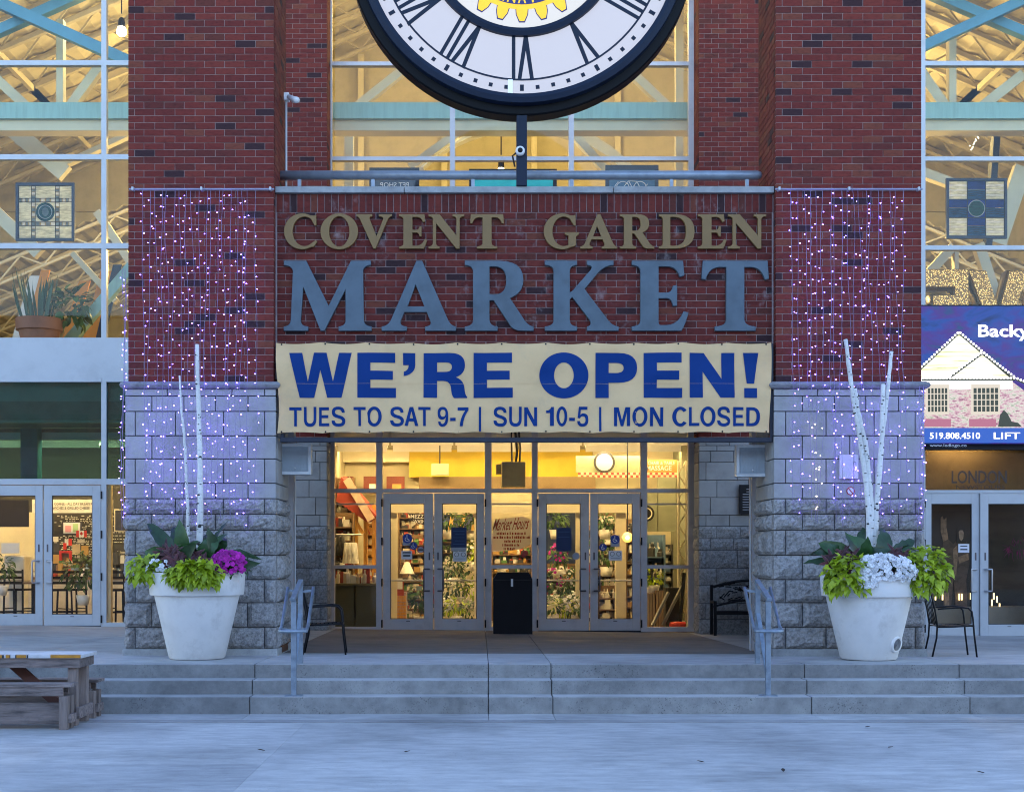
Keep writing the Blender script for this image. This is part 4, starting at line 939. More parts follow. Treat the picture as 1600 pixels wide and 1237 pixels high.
def leaf(mb, base, dirv, L, W, droop=.3, fold=.25, nseg=6, up=Vector((0, 0, 1)), lobes=False, twist=0, broad=False, sag=0):
    base = Vector(base); t = Vector(dirv).normalized(); sx = t.cross(up)
    if sx.length < .05: sx = Vector((1, 0, 0))
    sx.normalize(); nn = sx.cross(t).normalized()
    if twist: rm_ = Matrix.Rotation(twist, 3, t); sx = rm_ @ sx; nn = rm_ @ nn
    vs = []; fs = []
    for i in range(nseg + 1):
        f = i / nseg; w_ = W * (math.sin(math.pi * min(1, f * .92 + .06)) ** .8) * (1 - .35 * f)
        if broad: w_ = W * max(.02, math.sin(math.pi * min(1, f ** .85)) ** .7)
        if lobes: w_ = W * (1.0, .95, 1.05, .55, .3, .02)[min(i, 5)]
        c = base + t * (L * f) + nn * (-droop * L * f * f) - Vector((0, 0, sag * L * f ** 2.3))
        vs += [c - sx * w_ / 2 + nn * fold * w_ / 2, c, c + sx * w_ / 2 + nn * fold * w_ / 2]
    for i in range(nseg):
        a = i * 3; fs += [(a, a + 1, a + 4, a + 3), (a + 1, a + 2, a + 5, a + 4)]
    mb.add(vs, fs)
def foliage_mass(name, mat, c, rad, n, L, W, parent, hang=.0, seed=1, lobes=True, front=False):
    rr = random.Random(seed); m = MB()
    for _ in range(n):
        th = rr.uniform(0, 2 * math.pi); ph = math.acos(rr.uniform(-.75, 1)); v = Vector((math.sin(ph) * math.cos(th), math.sin(ph) * math.sin(th), math.cos(ph)))
        if front and v.y > .4: v.y *= -1
        k = rr.uniform(.6, 1.0) * (1 + .18 * noise.noise(v * 2.3 + Vector((seed, 0, 0))))
        p = Vector(c) + Vector((v.x * rad[0], v.y * rad[1], v.z * rad[2])) * k
        dv = v + Vector((rr.uniform(-.6, .6), rr.uniform(-.6, .6), rr.uniform(-.9, .3) - hang))
        leaf(m, p, dv, L * rr.uniform(.6, 1.25), W * rr.uniform(.6, 1.2), rr.uniform(.1, .5), rr.uniform(.05, .4), 5, up=Vector((rr.uniform(-.5, .5), rr.uniform(-.8, 0), 1)), lobes=lobes)
    o = m.build(name, mat, parent); tag(o, kind='stuff'); return o
def flowers(name, mat, c, rad, n, r, parent, seed=1):
    rr = random.Random(seed); m = MB()
    for _ in range(n):
        th = rr.uniform(0, 2 * math.pi); ph = math.acos(rr.uniform(-.5, 1)); v = Vector((math.sin(ph) * math.cos(th), -abs(math.sin(ph) * math.sin(th)), math.cos(ph)))
        p = Vector(c) + Vector((v.x * rad[0], v.y * rad[1], v.z * rad[2])) * rr.uniform(.85, 1.05)
        q = (v + Vector((rr.uniform(-.4, .4), -.9, rr.uniform(-.1, .6)))).normalized().to_track_quat('Z', 'Y'); s = r * rr.uniform(.75, 1.15)
        vs = [p - q @ Vector((0, 0, s * .3))] ; K = 10
        for k in range(K):
            a = 2 * math.pi * k / K; e = s * (1.0 if k % 2 == 0 else .8); vs.append(p + q @ Vector((e * math.cos(a), e * math.sin(a), s * .06 * (k % 2))))
        for k in range(K):
            a = 2 * math.pi * k / K; vs.append(p + q @ Vector((s * .3 * math.cos(a), s * .3 * math.sin(a), -s * .06)))
        m.add(vs, [(1 + k, 1 + (k + 1) % K, 1 + K + (k + 1) % K, 1 + K + k) for k in range(K)] + [(0, 1 + K + k, 1 + K + (k + 1) % K) for k in range(K)])
    o = m.build(name, mat, parent); tag(o, kind='stuff'); return o
soil = M('soil', (.03, .02, .015), .95, var=.4, scale=20, bump=.5)
birch = None
def birch_mat():
    m, n, l, p = nodes('birch_bark')
    t = noise_node(n, l, 1, 6, .6, (16, 16, 38)); r = ramp(n, l, t.outputs[0], [(.28, (.05, .045, .04)), (.36, (.7, .69, .66)), (.7, (.82, .81, .78))])
    t2 = noise_node(n, l, 4, 4, .6, (1, 1, .5)); r2 = ramp(n, l, t2.outputs[0], [(.3, (.75, .75, .75)), (.6, (1, 1, 1))])
    l.new(mixc(n, l, r.outputs[0], r2.outputs[0], 1.0, 'MULTIPLY'), p.inputs['Base Color']); p.inputs['Roughness'].default_value = .7
    return m
birch = birch_mat(); knotM = M('birch_knot', (.03, .028, .026), .8)
def planter(pc, rimpy, basepy, rimr, baser, bandpy, dc, label):
    x = X(pc, dc); z0 = ZL + .002; u_ = dc / F; H = Z(rimpy, dc) - Z(basepy, dc) + .01; hb = Z(bandpy, dc) - Z(basepy, dc) + .01
    rr, rb = rimr * u_, baser * u_
    t = thing('planter', label, 'planter', (x, dc, z0), 'tall white planters')
    rbody = rb + (rr * .9 - rb) * (hb / H) / (hb / H)
    prof = [(0, 0), (rb - .02, 0), (rb, .02), (rr * .875, hb - .0), (rr * .955, hb + .006), (rr * .965, hb + .02), (rr - .004, H - .02), (rr - .012, H), (rr - .045, H), (rr - .06, H - .05), (rr - .07, H - .1)]
    o = MB().lathe((x, dc, z0), prof, 64).build('pot', potM, t, True)
    e = o.modifiers.new('e', 'EDGE_SPLIT'); e.split_angle = R(40)
    MB().lathe((x, dc, z0 + H - .08), [(rr - .06, 0), (rr * .5, .03), (0, .05)], 40).build('soil', soil, t)
    return x, dc, z0 + H, rr
def pole(x, y, z0, pts, r0, r1, label):
    P = [Vector((x, y, z0))] + [Vector(p) for p in pts]; full = []
    for a, b in zip(P, P[1:]):
        for k in range(6): full.append(a.lerp(b, k / 6) + Vector((random.uniform(-.004, .004), 0, 0)))
    full.append(P[-1]); N = len(full)
    m = MB().tube(full, [.86 * (r0 + (r1 - r0) * i / (N - 1)) * random.uniform(.93, 1.08) for i in range(N)], 10)
    t = thing('birch_pole', label, 'pole', (x, y, z0), 'white birch poles in the planters'); m.build('trunk', birch, t, True); kn = MB()
    for k in range(int(N * 1.1)):
        i = random.randint(1, N - 1); ri = .86 * (r0 + (r1 - r0) * i / (N - 1)); a = random.uniform(-2.5, -.6)
        kn.sphere(full[i] + Vector((math.cos(a) * ri * .92, math.sin(a) * ri * .92, random.uniform(-.06, .06))), ri * random.uniform(.22, .48), 6, 4, (1.4, .5, random.uniform(.4, 1.1)))
    tag(kn.build('bark_marks', knotM, t, True), kind='stuff'); return t
def canna_plant(x, y, z, specs, label, seed):
    rr = random.Random(seed); t = thing('canna_plant', label, 'plant', (x, y, z - .1))
    specs = [(a, b, L * 1.12, W * 1.15, el + rr.uniform(-6, 6), az + rr.uniform(-8, 8), q + rr.uniform(.05, .4), m_) for a, b, L, W, el, az, q, m_ in specs] + [(rr.uniform(-.3, .3), rr.uniform(-.2, .1), rr.uniform(.35, .5), rr.uniform(.15, .2), rr.uniform(10, 65), rr.choice((rr.uniform(150, 230), rr.uniform(-50, 30), rr.uniform(240, 300))), rr.uniform(.2, .5), rr.choice((canna, cannaL))) for _ in range(16)]
    for (dx, dy, L, W, el, az, dr_, mt) in specs:
        m = MB(); d_ = Vector((math.cos(R(az)) * math.cos(R(el)), math.sin(R(az)) * math.cos(R(el)), math.sin(R(el))))
        b = Vector((x + dx, y + dy, z + .06)); st_ = b + d_ * (.12)
        m.tube([b - Vector((0, 0, .1)), st_], .012, 5); leaf(m, st_, d_, L, W, dr_, .35, 10, up=Vector((0, -1.0, .4)), twist=rr.uniform(-.7, .7), broad=True, sag=rr.choice((.05, .2, .4, .55)))
        # fine ripple
        m.v = [(a + .006 * math.sin(50 * c + dx * 40), bb + .012 * noise.noise((a * 14, bb * 14, c * 14)), c + .01 * math.sin(45 * a + 40 * c)) for a, bb, c in m.v]
        m.build('leaf', mt, t, True)
    return t
def coleus_plant(x, y, z, n, spread, label, seed):
    rr = random.Random(seed); t = thing('coleus_plant', label, 'plant', (x, y, z)); m = MB(); m2 = MB()
    for _ in range(n):
        c = Vector((x + rr.uniform(-1, 1) * spread, y + rr.uniform(-.12, .05), z + rr.uniform(.02, .24)))
        a0 = rr.uniform(0, 6.28)
        for k in range(6):
            a = a0 + k * 1.047; d_ = Vector((math.cos(a), -.35 + .35 * math.sin(a), math.sin(a) * .8 - .1)); Lx = rr.uniform(.08, .15)
            leaf(m, c, d_, Lx, .036, .35, .3, 5, up=Vector((0, -1, .3))); leaf(m2, c + Vector((0, .004, -.002)), d_, Lx * 1.1, .052, .35, .3, 5, up=Vector((0, -1, .3)))
    tag(m.build('leaves', coleus, t), kind='stuff'); tag(m2.build('leaf_edges', coleusE, t), kind='stuff')
# left planter
x, y, z, rr_ = planter(308, 895, 1028, 75, 43.5, 931, 17.95, 'tall white planter with magenta flowers, before the left pier')
fr_ = y - rr_
pole(x + .0, y + .05, z - .1, [(X(312, y), y + .05, Z(800, y)), (X(311, y), y + .05, Z(700, y)), (X(308, y), y + .05, Z(600, y)), (X(307, y), y + .05, Z(537, y))], .05, .026, 'thick white birch pole in the left planter')
pole(x - .12, y + .1, z - .1, [(X(291, y), y + .1, Z(800, y)), (X(287, y), y + .1, Z(700, y)), (X(281, y), y + .1, Z(640, y)), (X(278, y), y + .1, Z(585, y))], .028, .012, 'thin white birch pole in the left planter')
D1, D2 = canna, cannaL
canna_plant(x, y, z, [(-.18, -.05, .62, .17, 58, 170, .15, D1), (-.1, .05, .5, .2, 62, 150, .25, D1), (-.15, -.12, .42, .2, 40, 205, .35, D2), (-.05, -.1, .42, .18, 55, 240, .4, D2), (.1, -.12, .42, .2, 48, 290, .5, D2), (.12, .05, .5, .07, 84, 20, .02, D1), (.2, -.05, .5, .14, 36, 0, .1, D1), (.15, -.1, .4, .17, 20, -10, .15, D1), (.2, -.1, .42, .16, 8, -15, .1, D1), (-.25, -.05, .38, .16, 22, 190, .3, D1), (.02, .02, .45, .2, 60, 100, .3, D1), (.22, -.15, .3, .18, 25, -40, .3, D2), (-.3, -.15, .28, .12, 10, 200, .3, D1)], 'dark green broad leaved canna plant in the left planter', 3)
coleus_plant(x - .05, fr_ + .25, z + .02, 22, .22, 'burgundy coleus plant in the left planter', 5)
coleus_plant(x - .35, fr_ + .35, z + .05, 5, .1, 'dark coleus plant at the left edge of the left planter', 6)
t = thing('sweet_potato_vine', 'lime green trailing vine over the front of the left planter', 'plant', (x, fr_, z - .1))
foliage_mass('leaves', lime, (x + .08, fr_ + .03, z - .02), (.36, .16, .19), 330, .095, .08, t, .5, 11, front=True)
t = thing('sweet_potato_vine', 'lime green trailing vine at the left edge of the left planter', 'plant', (x - .6, fr_ + .35, z - .1))
foliage_mass('leaves', lime, (x - .58, fr_ + .3, z + .03), (.22, .2, .2), 170, .095, .075, t, .5, 12)
t = thing('petunia', 'few white petunias in the left planter', 'flower', (x - .4, fr_ + .1, z))
flowers('blooms', white_f, (x - .40, fr_ + .18, z + .07), (.17, .1, .1), 16, .034, t, 4)
t = thing('petunia', 'magenta petunias spilling over the right edge of the left planter', 'flower', (x + .45, fr_ + .2, z))
flowers('blooms', pink_f, (x + .45, fr_ + .28, z + .09), (.23, .14, .19), 140, .036, t, 5)
foliage_mass('leaves', greenD, (x + .46, fr_ + .3, z + .02), (.2, .12, .12), 60, .05, .03, t, .3, 14, lobes=False)
# right planter
x, y, z, rr_ = planter(1357, 903, 1032, 74.5, 43.5, 936, 17.85, 'tall white planter with white flowers and an uplight, before the right pier')
fr_ = y - rr_
L_ = thing('planter_vent', 'round grey louvred vent low on the right planter', 'vent', (X(1393, y), y - .5, Z(1027, y)))
vc = Vector((x + .262, y - .29, ZL + .2))
nrm = Vector((.67, -.74, -.2)).normalized(); q_ = nrm.to_track_quat('Z', 'Y')
m = MB().lathe((0, 0, 0), [(.078, .02), (.1, .025), (.108, 0), (.11, -.06)], 28); m.v = [vc + q_ @ Vector(v) for v in m.v]; m.build('bezel', potM, L_, True)
m = MB()
for r0 in (.0, .02, .04, .06): m.lathe((0, 0, 0), [(r0 + .004, .018), (r0 + .014, .022), (r0 + .018, .015)], 24)
m.lathe((0, 0, 0), [(0, .012), (.08, .012)], 24); m.v = [vc + q_ @ Vector(v) for v in m.v]; m.build('grille', M('vent_grey', (.2, .2, .2), .5), L_)
for pts, r0, r1, lab in (([(1358, 800), (1352, 740), (1340, 660), (1330, 600), (1321, 530)], .05, .028, 'leftmost leaning birch pole in the right planter'),
    ([(1362, 790), (1354, 700), (1340, 640), (1336, 607)], .036, .03, 'short leaning birch pole in the right planter'),
    ([(1368, 800), (1374, 740), (1378, 680), (1380, 600)], .046, .032, 'upright birch pole in the right planter'),
    ([(1369, 790), (1377, 690), (1386, 620), (1393, 549)], .042, .026, 'rightmost leaning birch pole in the right planter')):
    yy = y + random.uniform(.0, .12)
    pole(X(pts[0][0] + (0 if pts[-1][0] < 1350 else -2), yy), yy, z - .1, [(X(a, yy), yy, Z(b, yy)) for a, b in pts], r0, r1, lab)
canna_plant(x, y, z, [(-.12, -.02, .66, .19, 47, 172, .12, D1), (-.1, -.1, .5, .2, 38, 195, .3, D2), (.1, -.05, .64, .13, 38, 5, -.05, D1), (.15, -.08, .45, .15, 12, -5, .1, D1), (.05, -.18, .36, .18, 20, 330, .15, D2), (-.08, -.2, .34, .2, 25, 215, .35, D2), (.0, .03, .5, .15, 80, 120, .05, D1), (.06, -.05, .5, .2, 60, 300, .6, D1), (-.02, -.15, .4, .18, 55, 255, .6, D2), (.12, .02, .4, .18, 55, 40, .4, D1), (-.2, 0, .4, .12, 25, 185, .2, D1), (.1, -.2, .3, .2, 30, 285, .4, D1)], 'dark green broad leaved canna plant in the right planter', 8)
coleus_plant(x - .48, fr_ + .3, z + .06, 11, .16, 'burgundy coleus plant at the left of the right planter', 15)
coleus_plant(x + .26, fr_ + .3, z + .1, 12, .14, 'burgundy coleus plant at the right of the right planter', 16)
t = thing('sweet_potato_vine', 'lime green vine spilling over the left side of the right planter', 'plant', (x - .5, fr_ + .2, z - .1))
foliage_mass('leaves', lime, (x - .40, fr_ + .14, z - .02), (.28, .2, .3), 330, .1, .085, t, .4, 21)
t = thing('sweet_potato_vine', 'lime green vine bulging over the right side of the right planter', 'plant', (x + .6, fr_ + .3, z - .1))
foliage_mass('leaves', lime, (x + .62, fr_ + .3, z + .02), (.29, .22, .36), 420, .1, .085, t, .4, 22)
t = thing('petunia', 'dense white petunias over the front of the right planter', 'flower', (x, fr_, z))
flowers('blooms', white_f, (x + .06, fr_ + .13, z + .05), (.4, .18, .22), 330, .031, t, 24)
flowers('blooms', white_f, (x - .17, fr_ + .04, z - .08), (.16, .08, .13), 50, .036, t, 25)
foliage_mass('leaves', greenD, (x + .05, fr_ + .16, z + .0), (.36, .14, .12), 60, .05, .03, t, .3, 26, lobes=False)
# ------------------------------------------------------------------ picnic set
wood = M('weathered_wood', (.25, .2, .18), .85, var=.65, scale=3, bump=.5, bscale=10, stretch=(1, 9, 9), orand=.35, dirt=((.08, .07, .07), 5, .5))
woodV = M('weathered_post', (.28, .22, .19), .85, var=.4, scale=3, bump=.5, bscale=10, stretch=(9, 9, 1), orand=.3)
paintW = M('worn_white_paint', (.62, .62, .62), .7, var=.25, scale=4, dirt=((.2, .17, .15), 4, .6))
XR = -4.33
def plank(t, name, *a, mat=wood): return box(name, mat, t, *a, bevel=.004)
def wbench(y0, y1, zt_, label, rail=True):
    t = thing('wooden_bench', label, 'bench', (XR - 1.1, (y0 + y1) / 2, 0), 'benches of the picnic table')
    xl = XR - 2.3; n = 2; wv = (y1 - y0) / n
    for k in range(n): plank(t, 'seat_plank', xl, XR, y0 + k * wv + .004, y0 + (k + 1) * wv - .004, zt_ - .035, zt_)
    for yy in (y0 + .02, y1 - .055): plank(t, 'apron', xl + .04, XR - .09, yy, yy + .035, zt_ - .13, zt_ - .036)
    for xx in (XR - .13, xl + .04):
        for yy in (y0 + .005, y1 - .095): plank(t, 'leg', xx, xx + .09, yy, yy + .09, 0, zt_ - .131, mat=woodV)
        plank(t, 'cross_brace', xx + .091, xx + .125, y0 + .03, y1 - .03, .07, .16)
    plank(t, 'floor_rail', xl + .14, XR - .14, y0 + .08, y0 + .12, .05, .28)
    return t
tb = thing('picnic_table', 'weathered wooden picnic table with painted edge, in front of the steps', 'table', (XR - 1.1, 15.5, 0))
xl = XR - 2.3
for k in range(5): plank(tb, 'top_plank', xl, XR + .03, 15.2 + k * .122, 15.2 + (k + 1) * .122 - .006, .735, .772, mat=paintW)
for yy in (15.22, 15.76): plank(tb, 'apron', xl + .05, XR + .0, yy, yy + .038, .63, .733)
plank(tb, 'end_apron', XR - .04, XR + .0, 15.262, 15.755, .63, .733)
for xx in (XR - .14, xl + .05):
    for yy in (15.262, 15.66): plank(tb, 'leg', xx, xx + .095, yy, yy + .095, 0, .735, mat=woodV)
    plank(tb, 'cross_brace', xx + .096, xx + .135, 15.24, 15.78, .08, .2)
MB().bar((XR - .85, 15.52, .68), (XR - .25, 15.52, .15), .04, .11).build('diagonal_brace', M('brace_red_brown', (.14, .06, .045), .8, var=.3), tb)
orange = M('orange_paint', (.55, .24, .02), .6, var=.3, scale=6); blk = M('black_paint', (.02, .02, .02), .6)
for a, b, mt in ((79, 126, orange), (26, 41, orange), (9, 15, orange), (-10, 3, orange), (42, 44, blk), (24, 26, blk), (3.5, 6, blk), (15.2, 16.2, blk), (-40, -14, orange)):
    box('painted_stripe', mt, tb, X(a, 15.2), X(b, 15.2), 15.194, 15.199, .738, .77); box('painted_stripe', mt, tb, X(a, 15.2), X(b, 15.2) , 15.2, 15.24, .7722, .7735)
wbench(14.9, 15.16, .485, 'weathered wooden bench on the near side of the picnic table')
wbench(15.95, 16.25, .44, 'weathered wooden bench between the picnic table and the steps')
# ------------------------------------------------------------------ light curtains
led = EM('led_violet', (.18, .08, 1.0), 11.0, (.5, .5, .5)); ledW = EM('led_warm', (1, .85, .6), 3, (.5, .5, .5))
wireM = M('wire_white', (.24, .2, .34), .5)
def curtain(px0, px1, pyt, label, side, seed):
    rr = random.Random(seed); d = DP - .085
    t = thing('light_curtain', label, 'string lights', (X((px0 + px1) / 2, d), d, Z(800, d)), 'violet light curtains on the piers')
    MB().tube([(X(px0 - 2, d), d + .02, Z(pyt, d)), (X(px1 + 2, d), d + .02, Z(pyt, d))], .013, 8).build('rail', M('rail_grey' + str(seed), (.3, .3, .38), .5), t)
    cl_ = MB()
    for p in (px0 + 4, (px0 + px1) / 2, px1 - 4): cl_.box(X(p - 1.5, d), X(p + 1.5, d), d - .01, d + .1, Z(pyt + 2, d), Z(pyt - 3, d))
    cl_.build('clip', alu, t)
    W_ = MB(); Bb = MB(); Bw = MB()
    xs_ = [px0 + 22 + k * 9.6 + rr.uniform(-2, 2) for k in range(19)]
    edge = [px0 - 8 + rr.uniform(-3, 5) for _ in range(3)] if side < 0 else [px1 - 2 + rr.uniform(-2, 6) for _ in range(3)]
    def strand(p, y0, y1, drift, dd):
        pts = []; K = 18; wb = rr.uniform(.8, 3.2)
        for k in range(K + 1):
            f = k / K; pts.append(Vector((X(p + drift * f + wb * math.sin(f * 7 + p) + wb * .5 * math.sin(f * 17 + p * 2), dd), dd - .01 - .03 * (Z(y0 + (y1 - y0) * f, dd) < Z(600, dd)), Z(y0 + (y1 - y0) * f, dd))))
        W_.tube(pts, .0028, 4, False)
        n_ = int((y1 - y0) / 21); off = rr.uniform(-10, 12)
        for k in range(n_):
            py = y0 + 12 + off + k * 21 + rr.uniform(-4, 4)
            if py > y1 or py < y0 + 6 or rr.random() < .12: continue
            f = (py - y0) / (y1 - y0) * K; i = min(K - 1, int(f)); q = pts[i].lerp(pts[i + 1], f - i)
            sx_ = rr.choice((-1, 1)); b = q + Vector((sx_ * .022, -.012, -.008)); warm = side > 0 and 1258 < p < 1292 and py > 660
            W_.tube([q, b], .003, 4, False)
            (Bw if warm else Bb).sphere(b, rr.uniform(.004, .0066), 6, 4, (1.3, 1, .9))
    for p in xs_: strand(p, pyt, rr.uniform(770, 830), rr.uniform(-5, 5) if side < 0 else rr.choice((rr.uniform(-3, 3), rr.uniform(-3, 12))), d)
    for p in edge: strand(p, 420 if side < 0 else 600, rr.uniform(810, 840), rr.uniform(-4, 4), d + .02)
    ya, yb4 = (795, 795) if side < 0 else (800, 783)
    W_.tube([(X(px0 - 6 + (30 if side > 0 else 0), d), d - .04, Z(ya, d)), (X(px1 + 6 - (25 if side < 0 else 0), d), d - .04, Z(yb4, d))], .004, 4, False)
    for k in range(14):
        p = px0 + 8 + k * 15; y_ = ya + (yb4 - ya) * k / 14
        if rr.random() < .7: W_.tube([(X(p, d), d - .04, Z(y_, d)), (X(p + rr.uniform(-1, 1), d), d - .04, Z(y_ + 15, d))], .004, 4, False)
    tag(W_.build('wire', wireM, t), kind='stuff'); tag(Bb.build('bulbs', led, t), kind='stuff')
    if Bw.v: tag(Bw.build('warm_bulbs', ledW, t), kind='stuff')
curtain(203, 426, 295, 'curtain of violet string lights hanging on the left pier', -1, 31)
curtain(1214, 1440, 295, 'curtain of violet string lights with some warm bulbs on the right pier', 1, 33)
# ------------------------------------------------------------------ interior hall (setting)
cream = M('cream_paint', (.66, .6, .42), .6, var=.12, scale=1.2); creamD = M('cream_deck', (.62, .57, .42), .7, var=.2, scale=1.5)
teal = M('teal_paint', (.3, .5, .46), .5, var=.15, scale=2, stretch=(6, 6, .6)); blueB = M('blue_brace', (.1, .3, .42), .5, var=.15, scale=2)
wallW = M('interior_wall', (.5, .45, .31), .8, var=.12); floorI = M('interior_floor', (.3, .24, .18), .4, var=.2); ceilD = M('interior_ceiling', (.3, .27, .18), .8, var=.3)
yellow = M('yellow_wall', (.5, .36, .03), .7, var=.1)
ih = thing('interior_hall', 'warm lit market hall seen through the glass', None, (.6, 34, .4), kind='structure')
XC = X(800, DG)
box('floor', floorI, ih, -14, 15, DG + .2, 44, .2, .42)
box('back_wall', wallW, ih, -14, 15, 40, 40.3, .42, 20)
for xx in (-14.3, 15): box('side_wall', wallW, ih, xx, xx + .3, DG + .2, 40.3, .2, 20)
joistM = M('joist_paint', (.5, .45, .33), .6, var=.15)
def roofz(x): return 18.2 - .42 * abs(x - XC)
vs = []; n = 100; Ys = (DG - .3, 40.3)
for yy in Ys:
    for k in range(n + 1):
        x = -14.4 + 30 * k / n; vs.append((x, yy, roofz(x) + (.07 if k % 2 else 0)))
MB().add(vs, [(k, k + 1, n + 2 + k, n + 1 + k) for k in range(n)]).build('roof_deck', creamD, ih)
MB().add([(-16, DG - .6, roofz(-16) + .4), (XC, DG - .6, roofz(XC) + .4), (17, DG - .6, roofz(17) + .4), (-16, 41, roofz(-16) + .4), (XC, 41, roofz(XC) + .4), (17, 41, roofz(17) + .4)], [(0, 1, 4, 3), (1, 2, 5, 4)]).build('roof_skin', steelD, ih)
MB().add([(XC - 12.2, DG + .12, Z(-58, DG)), (XC + 12.2, DG + .12, Z(-58, DG)), (XC + 12.2, DG + .12, roofz(XC + 12.2) + .4), (XC, DG + .12, roofz(XC) + .4), (XC - 12.2, DG + .12, roofz(XC - 12.2) + .4)], [(0, 1, 2, 3, 4)]).build('gable_panel', alu, ih)
for k in range(10):
    yy = 28.3 + k * 1.2
    for s in (-1, 1):
        m = MB(); x0_ = XC + s * .3; x1_ = XC + s * 13.5
        P = lambda f, dz: (x0_ + (x1_ - x0_) * f, yy, roofz(x0_ + (x1_ - x0_) * f) - dz)
        m.bar(P(0, .08), P(1, .08), .14, .1).bar(P(0, .7), P(1, .7), .12, .08)
        for j in range(22): m.bar(P(j / 22, .1 if j % 2 else .68), P((j + 1) / 22, .68 if j % 2 else .1), .04)
        m.build('joist', joistM, ih)
for yy in (31, 35):
    for x_ in (-10.5, -7.5, -4.6, 5.8, 8.7, 11.7): MB().bar((x_, yy - 2, roofz(x_) - .75), (x_, yy + 4, roofz(x_) - .75), .1, .14).build('purlin', cream, ih)
def beam(name, mat, d, a, b, w_, dep=.25):
    A_ = (X(a[0], d), d, Z(a[1], d)); B_ = (X(b[0], d), d, Z(b[1], d))
    return MB().bar(A_, B_, dep, w_ * d / F, up=(0, 0, 1) if abs(a[0] - b[0]) > abs(a[1] - b[1]) else (1, 0, 0)).build(name, mat, ih)
def flatbar(name, mat, d, a, b, w_, dep=.2):
    ax, az, bx_, bz_ = X(a[0], d), Z(a[1], d), X(b[0], d), Z(b[1], d); v = Vector((bx_ - ax, 0, bz_ - az)).normalized(); nv = Vector((-v.z, 0, v.x)) * (w_ * d / F / 2)
    q = [Vector((ax, d, az)) + nv, Vector((ax, d, az)) - nv, Vector((bx_, d, bz_)) - nv, Vector((bx_, d, bz_)) + nv]
    return MB().add(q + [p + Vector((0, dep, 0)) for p in q], [(0, 1, 2, 3), (7, 6, 5, 4), (0, 4, 5, 1), (1, 5, 6, 2), (2, 6, 7, 3), (3, 7, 4, 0)]).build(name, mat, ih)
for s in (-1, 1):      # lower roof over the side aisles
    x0_, x1_ = XC + s * 5.2, XC + s * 14; vs = []
    for yy in (32.5, 39.9):
        for k in range(61): x = x0_ + (x1_ - x0_) * k / 60; vs.append((x, yy, roofz(x) - 4.6 + (.06 if k % 2 else 0)))
    MB().add(vs, [(k, k + 1, 62 + k, 61 + k) for k in range(60)]).build('aisle_deck', M('aisle_deck%d' % s, (.44, .4, .29), .7, var=.2), ih)
    for q in range(6):
        m = MB(); yy = 32.6 + q * 1.2; P = lambda f, dz: (x0_ + (x1_ - x0_) * f, yy, roofz(x0_ + (x1_ - x0_) * f) - 4.6 - dz)
        m.bar(P(0, .08), P(1, .08), .08, .06).bar(P(0, .55), P(1, .55), .07, .05)
        for j in range(16): m.bar(P(j / 16, .1 if j % 2 else .53), P((j + 1) / 16, .53 if j % 2 else .1), .035)
        m.build('joist', cream, ih)
box('teal_beam', teal, ih, -14, 15, 27.4, 27.7, Z(185, 27.4), Z(160, 27.4))
box('cream_beam', cream, ih, -14, 15, 27.5, 27.9, Z(204, 27.5), Z(187, 27.5))
for d, a, b, w_, mt in ((27.2, (-120, -50), (230, 108), 17, blueB), (27.45, (-40, 62), (190, -40), 15, blueB), (27.2, (1380, 100), (1680, -38), 15, blueB), (27.45, (1440, -20), (1680, 82), 15, blueB),
    (28.2, (93, 30), (93, 170), 11, cream), (28.2, (160, 95), (105, 170), 14, cream), (28.25, (-20, 110), (45, 170), 15, cream), (28.2, (1489, 60), (1489, 170), 11, cream), (28.2, (1435, 105), (1480, 170), 16, cream), (28.25, (1600, 115), (1530, 170), 16, cream),
    (28.6, (5, 190), (100, 270), 26, cream), (28.8, (230, 195), (100, 255), 8, cream), (28.9, (-20, 320), (60, 395), 20, cream), (29.5, (150, 330), (210, 420), 12, cream), (29, (112, 395), (180, 470), 9, cream), (28, (205, 415), (95, 545), 16, teal),
    (28.6, (1420, 260), (1530, 300), 14, cream), (28.7, (1600, 260), (1560, 380), 26, cream), (28.6, (1560, 190), (1545, 390), 10, steelD), (29, (1440, 440), (1490, 385), 14, cream), (28.6, (1530, 380), (1560, 470), 16, cream), (29, (1495, 384), (1495, 480), 6, cream),
    (29, (520, 195), (640, 100), 13, cream), (29, (1075, 195), (985, 110), 13, cream), (29.2, (640, 260), (740, 190), 12, cream), (29.2, (970, 290), (880, 190), 12, cream), (29.4, (545, 205), (545, 300), 14, cream), (29.4, (1062, 0), (1062, 300), 12, cream), (30, (620, 300), (660, 262), 9, cream)):
    flatbar('truss_member', mt, d, a, b, w_)
# arch rib
av = []; N = 24; d = 31
for i in range(N + 1):
    a = math.pi * i / N
    for r_ in (230, 214): av.append((X(815, d) + r_ * d / F * math.cos(a), d, Z(400, d) + (r_ - 14) * d / F * math.sin(a)))
av += [(x, y + .3, z) for x, y, z in av]; nn_ = 2 * (N + 1)
fs = []
for i in range(N):
    a = 2 * i; fs += [(a, a + 2, a + 3, a + 1), (nn_ + a, nn_ + a + 1, nn_ + a + 3, nn_ + a + 2), (a, nn_ + a, nn_ + a + 2, a + 2), (a + 1, a + 3, nn_ + a + 3, nn_ + a + 1)]
MB().add(av, fs).build('arch_rib', cream, ih)
for k in range(7):   # panel joints on the far wall
    z = 5.6 + k * 1.5; box('wall_batten', wallW, ih, -13.9, 14.9, 39.93, 39.99, z, z + .05)
for p in (560, 690, 830, 960, 1090): box('wall_post', cream, ih, X(p, 39.9), X(p + 9, 39.9), 39.75, 39.92, 4.8, 16)
ZM = 4.42
box('mezzanine_slab', ceilD, ih, -14, 15, DG + .12, 40, ZM, ZM + .35)
